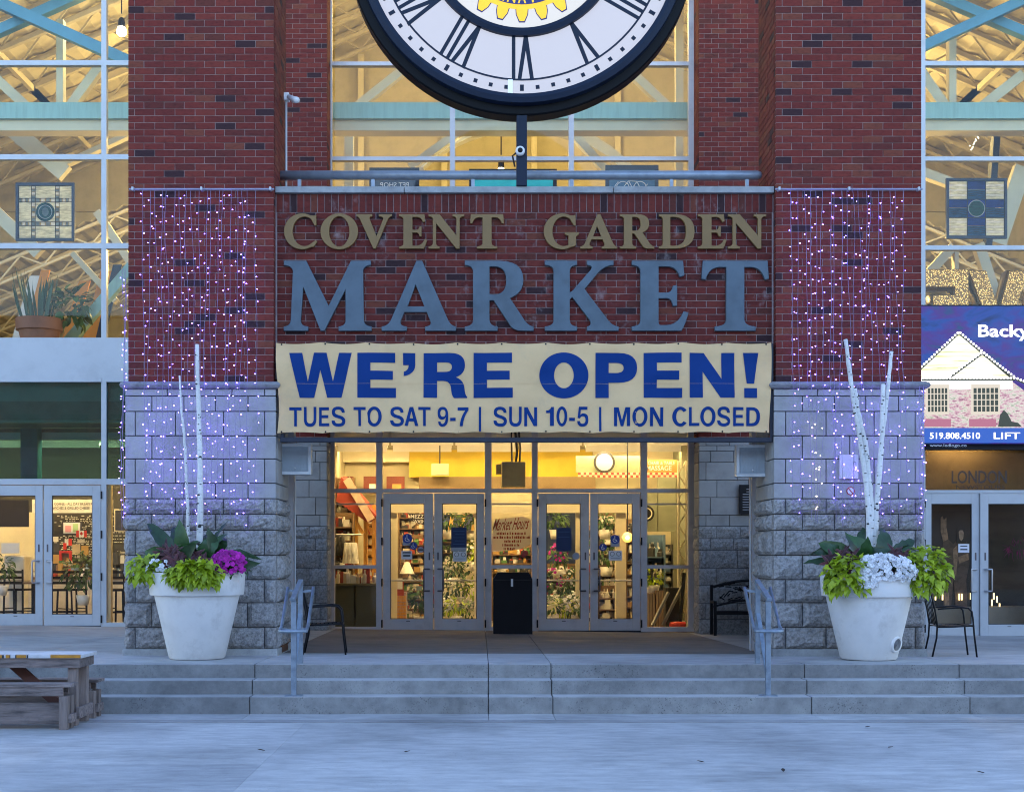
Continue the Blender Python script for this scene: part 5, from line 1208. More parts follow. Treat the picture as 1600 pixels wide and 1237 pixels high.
for k in range(9): box('ceiling_duct', ceilD, ih, -13.9, 14.9, 27.6 + k * .62, 27.7 + k * .62, ZM - .07 - .03 * (k % 3), ZM - .03 * (k % 3))
box('spandrel_wall_left', wallW, ih, -14, X(350, DG), DG + .15, DG + .3, ZM - .05, Z(540, DG)); box('spandrel_wall_right', wallW, ih, X(1300, DG), 15, DG + .15, DG + .3, Z(700, DG) + .05, Z(550, DG))
box('partition_left', wallW, ih, X(480, DG) - .1, X(480, DG) + .1, DG + .2, 34, .42, ZM - .001); box('partition_right', M('partition_green', (.22, .24, .17), .7), ih, X(1120, DG), X(1120, DG) + .2, DG + .2, 34, .42, ZM - .001)
box('shop_back_wall', wallW, ih, X(480, DG) + .1, X(1120, DG), 33, 33.2, .42, ZM - .001)
box('yellow_fascia', yellow, ih, X(640, 32.8), X(925, 32.8), 32.6, 32.9, Z(746, 32.8), Z(702, 32.8))
box('cream_fascia', cream, ih, X(470, 32.7), X(640, 32.7), 32.6, 32.9, Z(722, 32.7), Z(702, 32.7)); box('cream_fascia', cream, ih, X(925, 32.7), X(1130, 32.7), 32.6, 32.9, Z(722, 32.7), Z(702, 32.7))
box('cafe_back_wall', M('chalkboard_wall', (.035, .035, .033), .7), ih, -13.9, X(480, DG) - .1, 31.5, 31.7, .42, ZM - .001)
box('dark_back_wall', M('dark_wall', (.03, .028, .03), .6), ih, X(1120, DG) + .2, 14.9, 28.6, 28.8, .42, ZM - .001)
# ------------------------------------------------------------------ lamps
warm = (1.0, .68, .29)
tubeE = EM('tube_light', warm, 8.5); bulbE = EM('bulb_light', (1, .84, .5), 60); hallE = EM('hall_light', (1, .7, .25), 24)
def strip_light(x, y, z, label, L=1.3, em=None):
    t = thing('strip_light', label, 'lamp', (x, y, z), 'ceiling strip lights')
    MB().box(x - L / 2, x + L / 2, y - .09, y + .09, z + .03, z + .08).build('housing', whiteP, t)
    MB().box(x - L / 2 + .03, x + L / 2 - .03, y - .07, y + .07, z, z + .03).build('tube', em or tubeE, t)
    MB().box(x - L / 2, x + L / 2, y - .11, y - .09, z - .07, z + .08).build('baffle', whiteP, t)
ORD = ('first', 'second', 'third', 'fourth', 'fifth', 'sixth')
for i, px in enumerate((560, 660, 760, 860, 960, 1050)):
    for yy, rn in ((27.9, 'front'), (29.6, 'middle'), (31.4, 'back')): strip_light(X(px, yy), yy, ZM - .2, 'ceiling strip light behind the central doors, %s from the left in the %s row' % (ORD[i], rn))
for i, px in enumerate((-110, 0, 110, 210, 310)):
    for yy, rn in ((28.2, 'front'), (30.2, 'back')): strip_light(X(px, yy), yy, ZM - .2, 'ceiling strip light in the left cafe, %s from the left in the %s row' % (ORD[i], rn))
strip_light(X(1500, 27.0), 27.0, ZM - .2, 'dim ceiling strip light over the right shopfront', .9, EM('tube_dim', warm, 6))
def pendant(px, py, d, label, r=.16, em=None):
    x, z = X(px, d), Z(py, d); t = thing('pendant_lamp', label, 'lamp', (x, d, z - r))
    zt_ = roofz(x) - .1
    MB().lathe((x, d, z), [(.03, .2), (.06, .16), (r * .8, .03), (r * .85, 0), (r * .8, 0)], 20).build('shade', steelD, t, True)
    MB().sphere((x, d, z - r * .9), r, 12, 8).build('bulb', em or bulbE, t, True); MB().tube([(x, d, z + .28), (x, d, zt_)], .015, 6).build('cord', steelD, t)
pendant(190, 43, 29.2, 'bright hall lamp glowing in the upper left window', .1)
pendant(783, 263, 30.2, 'bright hall lamp glowing behind the railing under the clock', .085)
for (xx, yy, z, lab) in ((X(320, 30.5), 30.5, 8.2, 'unseen globe lamp added to light the hall, behind the left pier, lower one'), (X(330, 34), 34, 12.0, 'unseen globe lamp added to light the hall, behind the left pier, upper one'), (X(1325, 30.5), 30.5, 8.2, 'unseen globe lamp added to light the hall, behind the right pier, lower one'), (X(1320, 34), 34, 12.0, 'unseen globe lamp added to light the hall, behind the right pier, upper one'), (X(790, 31), 31, Z(40, 31), 'unseen globe lamp added to light the hall, behind the clock, left one'), (X(850, 35), 35, Z(40, 35), 'unseen globe lamp added to light the hall, behind the clock, right one')):  # globes hung out of sight, added to light the hall
    t = thing('hall_lamp', lab, 'lamp', (xx, yy, z), 'unseen globe lamps added to light the hall')
    MB().sphere((xx, yy, z), .28, 14, 9).build('globe', hallE, t, True); MB().tube([(xx, yy, z + .27), (xx, yy, roofz(xx) - .1)], .012, 6).build('cord', steelD, t)
# ------------------------------------------------------------------ things in the windows, upstairs
def wood_frame(t, x0, x1, y, z0, z1, e, mat):
    MB().box(x0, x1, y - .03, y + .03, z0, z0 + e).box(x0, x1, y - .03, y + .03, z1 - e, z1).box(x0, x0 + e, y - .03, y + .03, z0 + e, z1 - e).box(x1 - e, x1, y - .03, y + .03, z0 + e, z1 - e).build('frame', mat, t)
dkblue = M('frame_dark', (.015, .025, .05), .5); leadM = M('lead_came', (.02, .025, .03), .5, .4)
def sgm(name, col, em=0):
    m, n, l, p = nodes(name); t = noise_node(n, l, 8, 5, .6, (1, 1, 4)); r = ramp(n, l, t.outputs[0], [(.3, tuple(c * .6 for c in col)), (.7, tuple(min(1, c * 1.3) for c in col))])
    l.new(r.outputs[0], p.inputs['Base Color']); p.inputs['Roughness'].default_value = .2
    tr = n.new('ShaderNodeBsdfTranslucent'); l.new(r.outputs[0], tr.inputs[0]); mx = n.new('ShaderNodeMixShader'); mx.inputs[0].default_value = .7
    l.new(p.outputs[0], mx.inputs[1]); l.new(tr.outputs[0], mx.inputs[2]); l.new(mx.outputs[0], n['Material Output'].inputs[0]); return m
d = DG + .25
sg = thing('stained_glass', 'stained glass panel with a round seal in the left window', 'stained glass', (X(72, d), d, Z(377, d)))
x0, x1, z0, z1 = X(25, d), X(117, d), Z(377, d), Z(286, d); wood_frame(sg, x0, x1, d, z0, z1, .055, dkblue)
pale = sgm('pale_glass', (.8, .82, .66)); pale2 = sgm('white_glass', (.98, 1, .92)); tealG = sgm('teal_glass', (.02, .1, .13)); greyG = sgm('grey_glass', (.3, .36, .36))
w_ = x1 - x0 - .11; c0 = x0 + .055; e0 = z0 + .055; h_ = z1 - z0 - .11; cut = [0, .24, .31, .69, .76, 1]
for i in range(5):
    for j in range(5):
        thin = (i in (1, 3)) != (j in (1, 3)); mt = greyG if (i in (1, 3) and j in (1, 3)) else (pale2 if thin else pale)
        if thin:
            for k in range(4):
                f0, f1 = k / 4 + .04, (k + 1) / 4 - .04
                if i in (1, 3): box('glass_piece', pale2 if k % 2 else greyG, sg, c0 + w_ * cut[i] + .006, c0 + w_ * cut[i + 1] - .006, d - .006, d + .006, e0 + h_ * (cut[j] + (cut[j + 1] - cut[j]) * f0), e0 + h_ * (cut[j] + (cut[j + 1] - cut[j]) * f1))
                else: box('glass_piece', pale2 if k % 2 else greyG, sg, c0 + w_ * (cut[i] + (cut[i + 1] - cut[i]) * f0), c0 + w_ * (cut[i] + (cut[i + 1] - cut[i]) * f1), d - .006, d + .006, e0 + h_ * cut[j] + .006, e0 + h_ * cut[j + 1] - .006)
        else: box('glass_piece', mt, sg, c0 + w_ * cut[i] + .006, c0 + w_ * cut[i + 1] - .006, d - .006, d + .006, e0 + h_ * cut[j] + .006, e0 + h_ * cut[j + 1] - .006)
for f_ in cut: box('lead', leadM, sg, c0 + w_ * f_ - .006, c0 + w_ * f_ + .006, d - .007, d + .007, e0, e0 + h_); box('lead', leadM, sg, c0, c0 + w_, d - .0075, d + .0075, e0 + h_ * f_ - .006, e0 + h_ * f_ + .006)
mc = ((x0 + x1) / 2, d - .008, (z0 + z1) / 2)
MB().lathe(mc, [(0, -.004), (.18, -.004)], 32, 'y').build('seal', tealG, sg); MB().lathe(mc, [(.12, -.008), (.135, -.008)], 32, 'y').build('seal_ring', pale2, sg); MB().sphere((mc[0], d - .014, mc[2]), .085, 10, 6, (.8, .05, 1)).build('seal_emblem', greyG, sg)
sg = thing('stained_glass', 'blue and white chequered stained glass panel in the right window', 'stained glass', (X(1525, d), d, Z(373, d)))
x0, x1, z0, z1 = X(1478, d), X(1573, d), Z(373, d), Z(279, d); wood_frame(sg, x0, x1, d, z0, z1, .05, dkblue)
blueG = sgm('blue_glass', (.01, .05, .3)); bl2 = sgm('streaky_blue_glass', (.03, .12, .25)); grn = sgm('green_glass', (.02, .14, .08))
cut = [0, .335, .665, 1]; c0 = x0 + .05; e0 = z0 + .05; w_ = x1 - x0 - .1; h_ = z1 - z0 - .1
for i in range(3):
    for j in range(3):
        a, b, c, e = c0 + w_ * cut[i] + .008, c0 + w_ * cut[i + 1] - .008, e0 + h_ * cut[j] + .008, e0 + h_ * cut[j + 1] - .008
        if (i + j) % 2 == 0 and not (i == 1): 
            for k in range(7): box('glass_piece', pale2 if k % 2 else pale, sg, a, b, d - .006, d + .006, c + (e - c) * k / 7 + .003, c + (e - c) * (k + 1) / 7 - .003)
        elif i == 1 and j == 1:
            box('glass_piece', blueG, sg, a, b, d - .006, d + .006, c, e); MB().lathe(((a + b) / 2, d - .008, (c + e) / 2), [(0, -.004), ((b - a) * .44, -.004)], 28, 'y').build('medallion', grn, sg)
            MB().lathe(((a + b) / 2, d - .008, (c + e) / 2), [((b - a) * .44, -.006), ((b - a) * .49, -.006)], 28, 'y').build('medallion_ring', pale, sg)
        else:
            box('glass_piece', bl2, sg, a, b, d - .006, d + .006, c, c + (e - c) * .55 - .004); box('glass_piece', blueG, sg, a, b, d - .006, d + .006, c + (e - c) * .55 + .004, e)
            for k in range(3): MB().tube([(a, d - .01, c + (e - c) * (.15 + .13 * k)), ((a + b) / 2, d - .01, c + (e - c) * (.22 + .12 * k)), (b, d - .01, c + (e - c) * (.12 + .13 * k))], .006, 4).build('lead', leadM, sg)
for f_ in cut: box('lead', leadM, sg, c0 + w_ * f_ - .008, c0 + w_ * f_ + .008, d - .007, d + .007, e0, e0 + h_); box('lead', leadM, sg, c0, c0 + w_, d - .0075, d + .0075, e0 + h_ * f_ - .008, e0 + h_ * f_ + .008)
# hanging signs behind the railing
d = 28.3
def hung(px0, px1, py0, py1, label, face_, extra=None):
    t = thing('hanging_sign', label, 'sign', (X((px0 + px1) / 2, d), d, Z(py1, d)))
    box('board', dkblue, t, X(px0, d), X(px1, d), d, d + .05, Z(py1, d), Z(py0, d)); box('face', face_, t, X(px0 + 6, d), X(px1 - 6, d), d - .01, d - .001, Z(py1, d), Z(py0 + 8, d))
    return t
t = hung(577, 655, 262, 310, 'hanging shop sign with reversed PET SHOP lettering behind the railing', M('sign_slate', (.06, .09, .14), .6))
put('word', text('PET SHOP', X(594, d), X(639, d), Z(293, d), Z(285.5, d), .01, True), whiteS, t, d - .015)
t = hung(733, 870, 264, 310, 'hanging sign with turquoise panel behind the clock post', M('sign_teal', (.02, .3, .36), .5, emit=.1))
t = hung(946, 1029, 258, 310, 'hanging sign with white bicycle drawing behind the railing', M('sign_blue', (.06, .16, .28), .6))
m = MB()
for cxp in (973, 1000): m.lathe((X(cxp, d), d - .015, Z(294, d)), [(.12, 0), (.135, 0)], 24, 'y')
for a, b in (((973, 294), (982, 283)), ((982, 283), (995, 284)), ((995, 284), (1000, 294)), ((982, 283), (988, 294)), ((988, 294), (995, 284)), ((957, 296), (966, 284)), ((1003, 296), (1012, 288))): m.bar((X(a[0], d), d - .015, Z(a[1], d)), (X(b[0], d), d - .015, Z(b[1], d)), .012)
m.build('drawing', whiteS, t)
# potted snake plant on the sill
d = 27.1; xs_, zs_ = X(54, d), Z(534, d)
pt = thing('plant_pot', 'large terracotta pot standing in the upper left window', 'pot', (xs_, d + .3, zs_))
terra = M('terracotta', (.3, .14, .09), .75, var=.2, scale=3); k = d / F
MB().lathe((xs_, d + .3, zs_), [(0, 0), (27 * k, 0), (32 * k, 20 * k), (36 * k, 21 * k), (37 * k, 39 * k), (33 * k, 39 * k), (30 * k, 33 * k), (0, 33 * k)], 32).build('body', terra, pt, True).modifiers.new('e', 'EDGE_SPLIT').split_angle = R(40)
box('stand', wallW, ih, X(-60, d), X(196, d), d - .2, d + .9, zs_ - .4, zs_ - .001)
sp = thing('snake_plant', 'tall snake plant in the terracotta pot', 'plant', (xs_, d + .3, zs_ + 33 * k)); rr = random.Random(9)
snake = leafmat('snake_leaf', (.03, .08, .04), (.05, .13, .05), .1, .4, 25)
for _ in range(34):
    a = rr.uniform(0, 6.28); r_ = rr.uniform(0, .32); m = MB(); dv = Vector((math.cos(a) * .3, math.sin(a) * .3, 1)) + Vector((rr.uniform(-.15, .15), 0, 0))
    leaf(m, (xs_ + r_ * math.cos(a), d + .3 + r_ * math.sin(a), zs_ + 30 * k), dv, rr.uniform(.6, 1.15), rr.uniform(.06, .1), .05, .3, 7, up=Vector((math.cos(a), math.sin(a), .2)), twist=rr.uniform(-1, 1))
    m.build('leaf', snake, sp, True)
t = thing('monstera_plant', 'leafy green plant leaning right of the snake plant', 'plant', (X(100, d), d + .5, zs_))
foliage_mass('leaves', greenD, (X(98, d), d + .5, Z(475, d)), (.42, .25, .42), 110, .2, .14, t, .2, 41, lobes=False)
for px, w2, mt, lab in ((10, 22, M('surf_white', (.7, .68, .62), .5), 'white leaning panel behind the snake plant'), (28, 14, M('panel_orange', (.65, .25, .03), .6), 'orange leaning panel behind the snake plant'), (88, 18, MATS['panel_orange'], 'orange leaning panel right of the snake plant'), (122, 24, MATS['panel_orange'], 'broad orange leaning panel by the teal brace'), (142, 14, dkblue, 'dark leaning board by the teal brace')):
    dd = 28.9; m = MB(); a, b = X(px, dd), X(px + w2, dd); zz0, zz1 = Z(560, dd), Z(415 + random.uniform(-10, 30), dd); s_ = .35
    m.add([(a, dd, zz0), (b, dd, zz0), (b + s_, dd + .4, zz1), (a + s_, dd + .4, zz1), (a, dd + .05, zz0), (b, dd + .05, zz0), (b + s_, dd + .45, zz1), (a + s_, dd + .45, zz1)], [(0, 1, 2, 3), (7, 6, 5, 4), (0, 4, 5, 1), (1, 5, 6, 2), (2, 6, 7, 3), (3, 7, 4, 0)])
    solo('display_board', lab, 'board', mt, m)
box('upper_floor', floorI, ih, -14, 15, DG + .31, 39.9, ZM + .36, ZM + .45)
# gold marquee letters, seen from behind
def seq():
    m, n, l, p = nodes('gold_bulbs'); v = n.new('ShaderNodeTexVoronoi'); v.inputs['Scale'].default_value = 36; g = n.new('ShaderNodeNewGeometry'); l.new(g.outputs['Position'], v.inputs['Vector'])
    r = ramp(n, l, v.outputs['Distance'], [(.0, (1, .9, .5)), (.28, (.8, .5, .12)), (.5, (.12, .07, .02))]); l.new(r.outputs[0], p.inputs['Base Color']); l.new(r.outputs[0], p.inputs['Emission Color']); p.inputs['Emission Strength'].default_value = .2; return m
goldL = seq(); goldR = M('gold_rim', (.12, .07, .02), .4, .5); d = 27.6
t = thing('marquee_letters', 'gold glittering block letters standing above the video screen', 'sign', (X(1600, d), d, Z(520, d)))
def blk3(cs): return shape_mesh([[(X(a, d), Z(b, d)) for a, b in c] for c in cs], .28, .035)
def face3(cs): return shape_mesh([[(X(a, d), Z(b, d)) for a, b in c] for c in cs], .02)
def lett(cs):
    o = put('letter', blk3(cs), goldR, t, d + .35); put('bulb_face', face3(cs), goldL, o, d - .02)
lett([[(1446, 422), (1512, 422), (1512, 520), (1446, 520), (1446, 500), (1492, 500), (1492, 482), (1458, 482), (1458, 462), (1492, 462), (1492, 448), (1446, 448)]])
lett([[(1514, 424), (1540, 424), (1561, 488), (1577, 424), (1606, 424), (1572, 520), (1549, 520)]])
lett([[(1650 + 40 * math.cos(R(a)), 471 + 49 * math.sin(R(a))) for a in range(0, 360, 10)], [(1650 + 18 * math.cos(R(a)), 471 + 26 * math.sin(R(a))) for a in range(0, 360, 10)]])
t = thing('hanging_ornament', 'string of tiny fairy lights hanging in the upper right window', 'string lights', (X(1528, 28), 28, Z(235, 28)))
m = MB()
for k in range(16): m.sphere((X(1532 - k * 1.1 + random.uniform(-4, 4), 28), 28, Z(204 + k * 2, 28)), 0.013, 6, 4)
tag(m.build('bulbs', EM('fairy', (1, .9, .7), .8), t), kind='stuff')
# ------------------------------------------------------------------ video screen
d = DG - .45; sc_ = thing('video_screen', 'bright video screen showing a house trimmed with lights', 'screen', (X(1580, d), d, Z(701, d)))
box('casing', blackM, sc_, X(1436, d), X(1742, d), d + .02, d + .22, Z(702, d), Z(476, d))
def scr_mat():
    m, n, l, p = nodes('screen_sky'); t = noise_node(n, l, .9, 5, .6, (1.2, 1, 3)); t.inputs['Distortion'].default_value = .6
    r = ramp(n, l, t.outputs[0], [(.3, (.003, .012, .06)), (.45, (.012, .06, .36)), (.58, (.06, .02, .25)), (.7, (.006, .07, .2))])
    l.new(r.outputs[0], p.inputs['Emission Color']); p.inputs['Emission Strength'].default_value = .15; p.inputs['Base Color'].default_value = (.01, .01, .01, 1); return m
box('display', scr_mat(), sc_, X(1438, d), X(1740, d), d + .01, d + .019, Z(693, d), Z(478, d))
lay_ = [0]
def sc(name, cs, mat):
    lay_[0] += 1
    return put(name, shape_mesh([[(X(a, d), Z(b, d)) for a, b in c] for c in cs]), mat, sc_, d + .009 - .0012 * lay_[0])
eW = EM('scr_white', (1, .98, .92), .3, (.01, .01, .01)); eG = EM('scr_cream', (.95, .85, .7), .12, (.01, .01, .01)); eD = EM('scr_dark', (.05, .06, .03), .12, (.01, .01, .01)); eP = EM('scr_pink', (.6, .2, .3), .12, (.01, .01, .01)); eB = EM('scr_blue', (.03, .12, .6), .14, (.01, .01, .01))
eGl = EM('scr_glow', (.6, .45, .75), .1, (.01, .01, .01))
def brickscr():
    m, n, l, p = nodes('scr_bricks'); t = noise_node(n, l, 9, 6, .7, (1, 1, 3)); r = ramp(n, l, t.outputs[0], [(.35, (.3, .12, .2)), (.46, (.85, .5, .6)), (.53, (1, .95, .85)), (.66, (.35, .45, .3))])
    l.new(r.outputs[0], p.inputs['Emission Color']); p.inputs['Emission Strength'].default_value = .12; p.inputs['Base Color'].default_value = (.01, .01, .01, 1); return m
bS = brickscr()
def sidscr():
    m, n, l, p = nodes('scr_siding'); t = noise_node(n, l, 2.2, 5, .6, (.5, 1, 14)); r = ramp(n, l, t.outputs[0], [(.32, (.5, .55, .2)), (.45, (.95, .9, .65)), (.55, (1, 1, .95)), (.7, (.9, .7, .75))])
    l.new(r.outputs[0], p.inputs['Emission Color']); p.inputs['Emission Strength'].default_value = .2; p.inputs['Base Color'].default_value = (.01, .01, .01, 1); return m
sS = sidscr()
sc('picture_wall', [[(1438, 596), (1582, 596), (1640, 640), (1740, 640), (1740, 672), (1438, 672)]], bS)
sc('picture_eave', [[(1438, 590), (1582, 590), (1582, 608), (1438, 608)]], eW)
sc('picture_gable', [[(1438, 590), (1438, 574), (1498, 520), (1582, 592)]], sS)
sc('picture_gable', [[(1478, 593), (1533, 552), (1584, 593)]], sS)
for a, b in (((1438, 577), (1498, 521)), ((1498, 521), (1584, 594)), ((1478, 594), (1533, 553)), ((1533, 553), (1584, 593)), ((1438, 594), (1584, 594)), ((1584, 594), (1740, 660))):
    vx, vy = b[0] - a[0], b[1] - a[1]; L = math.hypot(vx, vy); nx_, ny_ = -vy / L * 1.5, vx / L * 1.5
    sc('picture_eave_line', [[(a[0] + nx_, a[1] + ny_), (b[0] + nx_, b[1] + ny_), (b[0] - nx_, b[1] - ny_), (a[0] - nx_, a[1] - ny_)]], eD)
    n_ = int(L / 5.2)
    for k in range(n_): px, py = a[0] + vx * (k + .5) / n_ , a[1] + vy * (k + .5) / n_ - 2.6; sc('picture_bulb', [[(px + 2.1 * math.cos(R(q)), py + 2.1 * math.sin(R(q))) for q in range(0, 360, 60)]], eW)
for a, b in ((1445, 1476), (1515, 1554)):
    sc('picture_window', [[(a - 3, 602), (b + 3, 602), (b + 3, 649), (a - 3, 649)]], eG)
    for i in range(6):
        for j in range(4):
            w_ = (b - a) / 6; sc('picture_pane', [[(a + i * w_ + .8, 608 + j * 9.5), (a + (i + 1) * w_ - .8, 608 + j * 9.5), (a + (i + 1) * w_ - .8, 616 + j * 9.5), (a + i * w_ + .8, 616 + j * 9.5)]], eD)
sc('picture_bush', [[(1553, 668), (1556, 650), (1562, 642), (1568, 648), (1574, 660), (1584, 662), (1590, 668)]], eD)
for a, b in ((1438, 1480), (1508, 1550)): sc('picture_brick_band', [[(a, 656), (b, 656), (b, 668), (a, 668)]], eP)
sc('picture_footer', [[(1438, 670), (1740, 670), (1740, 693), (1438, 693)]], eB)
def stext(s_, a, b, y0, y1, mt=eW, off=.03): lay_[0] += 1; put('caption', text(s_, X(a, d), X(b, d), Z(y1, d), Z(y0, d), off), mt, sc_, d + .009 - .0012 * lay_[0])
stext('Backy', 1522, 1602, 510, 535, off=.02); stext('519.808.4510', 1447, 1525, 677, 687, off=.015); stext('LIFT', 1546, 1587, 677, 687, off=.012)
stext('www.ledlogo.co', 1447, 1504, 694.8, 700.5, MATS['sticker_white'], .0)
ringp = [[(1542 + 7 * math.cos(R(a)), 580 + 8 * math.sin(R(a))) for a in range(0, 360, 15)], [(1542 + 4.6 * math.cos(R(a)), 580 + 5.6 * math.sin(R(a))) for a in range(0, 360, 15)]]
sc('picture_ring', ringp, eW)
# ------------------------------------------------------------------ shop interiors
pal = [M('goods_%d' % i, c, .5, var=.2) for i, c in enumerate([(.6, .55, .45), (.7, .68, .62), (.35, .05, .03), (.05, .05, .05), (.5, .3, .08), (.08, .2, .06), (.62, .5, .3), (.2, .12, .06), (.12, .2, .3), (.8, .78, .7)])]
orangeW = M('orange_timber', (.55, .27, .05), .6, var=.25, scale=3, stretch=(9, 9, 1)); oliveM = M('olive_cabinet', (.1, .09, .04), .6, var=.2, scale=2)
def goods(t, x0, x1, y0, y1, z, hmax, n, rr, idx=None):
    groups = {}
    for _ in range(n):
        k = rr.choice(idx or range(10)); m = groups.setdefault(k, MB()); x = rr.uniform(x0, x1); y = rr.uniform(y0, y1); w_ = rr.uniform(.025, .07); h = rr.uniform(.3, 1) * hmax
        if rr.random() < .5: m.box(x - w_, x + w_, y - w_, y + w_, z, z + h)
        else: m.lathe((x, y, z), [(0, 0), (w_, 0), (w_ * 1.1, h * .6), (w_ * .5, h * .75), (w_ * .45, h), (0, h)], 8)
    for k, m in groups.items(): tag(m.build('goods', pal[k], t), kind='stuff')
def shelf(px0, px1, d, zt_, levels, label, seed, mat=orangeW, idx=None, dens=16):
    rr = random.Random(seed); x0, x1 = X(px0, d), X(px1, d); z0 = .42
    t = thing('shop_shelf', label, 'shelf', ((x0 + x1) / 2, d, z0))
    box('side', mat, t, x0, x0 + .03, d, d + .4, z0, zt_); box('side', mat, t, x1 - .03, x1, d, d + .4, z0, zt_); box('back', mat, t, x0 + .03, x1 - .03, d + .38, d + .4, z0, zt_)
    for k in range(levels):
        z = z0 + .08 + (zt_ - z0 - .1) * k / levels; box('board', mat, t, x0 + .03, x1 - .03, d + .01, d + .379, z - .025, z)
        goods(t, x0 + .08, x1 - .08, d + .06, d + .3, z, (zt_ - z0) / levels * .75, int(dens * (x1 - x0) / .6), rr, idx)
    return t
def plants(px, d, w_, z, h, label, seed, n=200, mat=None, fl=None):
    t = thing('potted_plant', label, 'plant', (X(px, d), d, z)); x = X(px, d)
    MB().lathe((x, d, z), [(0, 0), (.1, 0), (.14, .2), (.12, .2), (0, .18)], 16).build('pot', pal[9], t, True)
    foliage_mass('leaves', mat or greenD, (x, d, z + .2 + h / 2), (w_ / 2, w_ / 2.5, h / 2), n, .13, .06, t, .2, seed, lobes=False)
    if fl: flowers('blooms', fl, (x, d, z + .25 + h / 2), (w_ / 2, w_ / 2.5, h / 2), 24, .035, t, seed)
fz = .42
# left pane: timber kiosk, clothes, cabinet
for px, lab in ((553, 'leftmost orange timber post of the kiosk'), (568, 'middle orange timber post of the kiosk'), (581, 'rightmost orange timber post of the kiosk')):
    dd = 29.2 + (px - 553) * .03; solo('timber_post', lab, 'post', orangeW, MB().box(X(px, dd), X(px + 6, dd), dd, dd + .12, fz, Z(786, dd)).bar((X(px + 3, dd), dd + .06, Z(815, dd)), (X(px + 14, dd), dd + .06, Z(833, dd)), .07))
kr = M('kiosk_roof', (.35, .05, .03), .6); krw = M('kiosk_roof_pale', (.7, .5, .38), .6)
m = MB().add([(X(528, 29.5), 29.1, Z(782, 29.1)), (X(536, 29.5), 29.1, Z(745, 29.1)), (X(590, 29.5), 29.1, Z(805, 29.1)), (X(575, 29.5), 29.1, Z(815, 29.1))] + [(X(528, 29.5), 30.4, Z(782, 30.4)), (X(536, 29.5), 30.4, Z(745, 30.4)), (X(590, 29.5), 30.4, Z(805, 30.4)), (X(575, 29.5), 30.4, Z(815, 30.4))], [(0, 3, 2, 1), (4, 5, 6, 7), (0, 1, 5, 4), (1, 2, 6, 5), (2, 3, 7, 6), (3, 0, 4, 7)])
solo('kiosk_roof', 'red pitched kiosk roof behind the left side pane', 'roof', kr, m)
solo('kiosk_barge_board', 'pale sloping board on the kiosk roof', 'board', krw, MB().bar((X(541, 29), 29.05, Z(748, 29)), (X(580, 29), 29.05, Z(812, 29)), .05, .16))
ca = thing('cabinet', 'olive cabinet close behind the left side pane', 'cabinet', (X(555, 27.1), 27.3, fz))
box('door', oliveM, ca, X(521, 27.1), X(553.5, 27.1), 27.1, 27.5, fz, Z(915, 27.1)); box('door', oliveM, ca, X(556, 27.1), X(592, 27.1), 27.1, 27.5, fz, Z(915, 27.1)); box('top', M('olive_top', (.15, .13, .06), .5), ca, X(519, 27.1), X(594, 27.1), 27.06, 27.55, Z(914.8, 27.1), Z(911, 27.1))
rr = random.Random(2); goods(ca, X(523, 27.3), X(586, 27.3), 27.15, 27.45, Z(911, 27.1), .3, 26, rr, [0, 1, 2, 9, 6])
shelf(518, 552, 28.6, Z(800, 28.6), 8, 'stall of knitwear and gifts behind the left side pane', 4, pal[7], [1, 9, 3, 2, 0, 3, 9, 3], 40)
t = thing('clothing_rack', 'rack of white garments beside the timber posts', 'clothes', (X(545, 28.2), 28.2, fz)); m = MB()
for k in range(9): m.lathe((X(541 + k * 1.8, 28.2), 28.1 + (k % 3) * .05, Z(880, 28.2)), [(.01, .42), (.035, .4), (.05, .2), (.07, 0)], 8)
m.build('garments', pal[9], t, True); m = MB()
for k in range(5): m.lathe((X(527 + k * 2.6, 28.2), 28.15, Z(868 - (k % 2) * 8, 28.2)), [(.01, .3), (.05, .28), (.06, .1), (.03, 0)], 8)
m.build('dark_garments', pal[3], t, True); MB().tube([(X(525, 28.2), 28.2, Z(835, 28.2)), (X(565, 28.2), 28.2, Z(835, 28.2))], .015, 6).build('rail', handM, t)
# first door
box('vestibule_post', cream, ih, X(607, 28.6), X(620, 28.6), 28.6, 28.75, fz, Z(784, 28.6)); box('vestibule_post', cream, ih, X(741, 28.6), X(748, 28.6), 28.6, 28.75, fz, Z(784, 28.6)); box('vestibule_post', cream, ih, X(900, 28.6), X(909, 28.6), 28.6, 28.75, fz, Z(784, 28.6)); box('vestibule_post', cream, ih, X(962, 28.6), X(978, 28.6), 28.6, 28.8, fz, Z(784, 28.6))
box('vestibule_header', cream, ih, X(600, 28.6), X(1000, 28.6), 28.55, 28.599, Z(801, 28.6), Z(784, 28.6))
box('vestibule_soffit', M('bulkhead_brown', (.16, .11, .05), .6), ih, X(655, 30.5), X(930, 30.5), 30.4, 31.2, Z(765, 30.5), Z(745, 30.5))
t = thing('ribbon_sign', 'dark ribbon sign reading MEZZANINE WASHROOMS behind the first door', 'sign', (X(655, 29.5), 29.5, Z(818, 29.5)))
put('ribbon', shape_mesh([[(X(a, 29.5), Z(b, 29.5)) for a, b in ((636, 801), (690, 804), (690, 821), (660, 819), (638, 812), (642, 807))]], .02), dkS, t, 29.5)
put('words', text('MEZZANINE', X(642, 29.5), X(686, 29.5), Z(809.5, 29.5), Z(803.5, 29.5), .01), whiteS, t, 29.47); put('words', text('WASHROOMS', X(646, 29.5), X(686, 29.5), Z(817, 29.5), Z(811.5, 29.5), .01), whiteS, t, 29.47)
ct = thing('brick_counter', 'orange brick counter end with notice behind the first door', 'counter', (X(626, 29), 29, fz))
box('core', mortar, ct, X(619, 29), X(634, 29), 29.01, 29.6, fz, Z(925, 29)); mb_ = MB()
zz = fz; r_ = 0
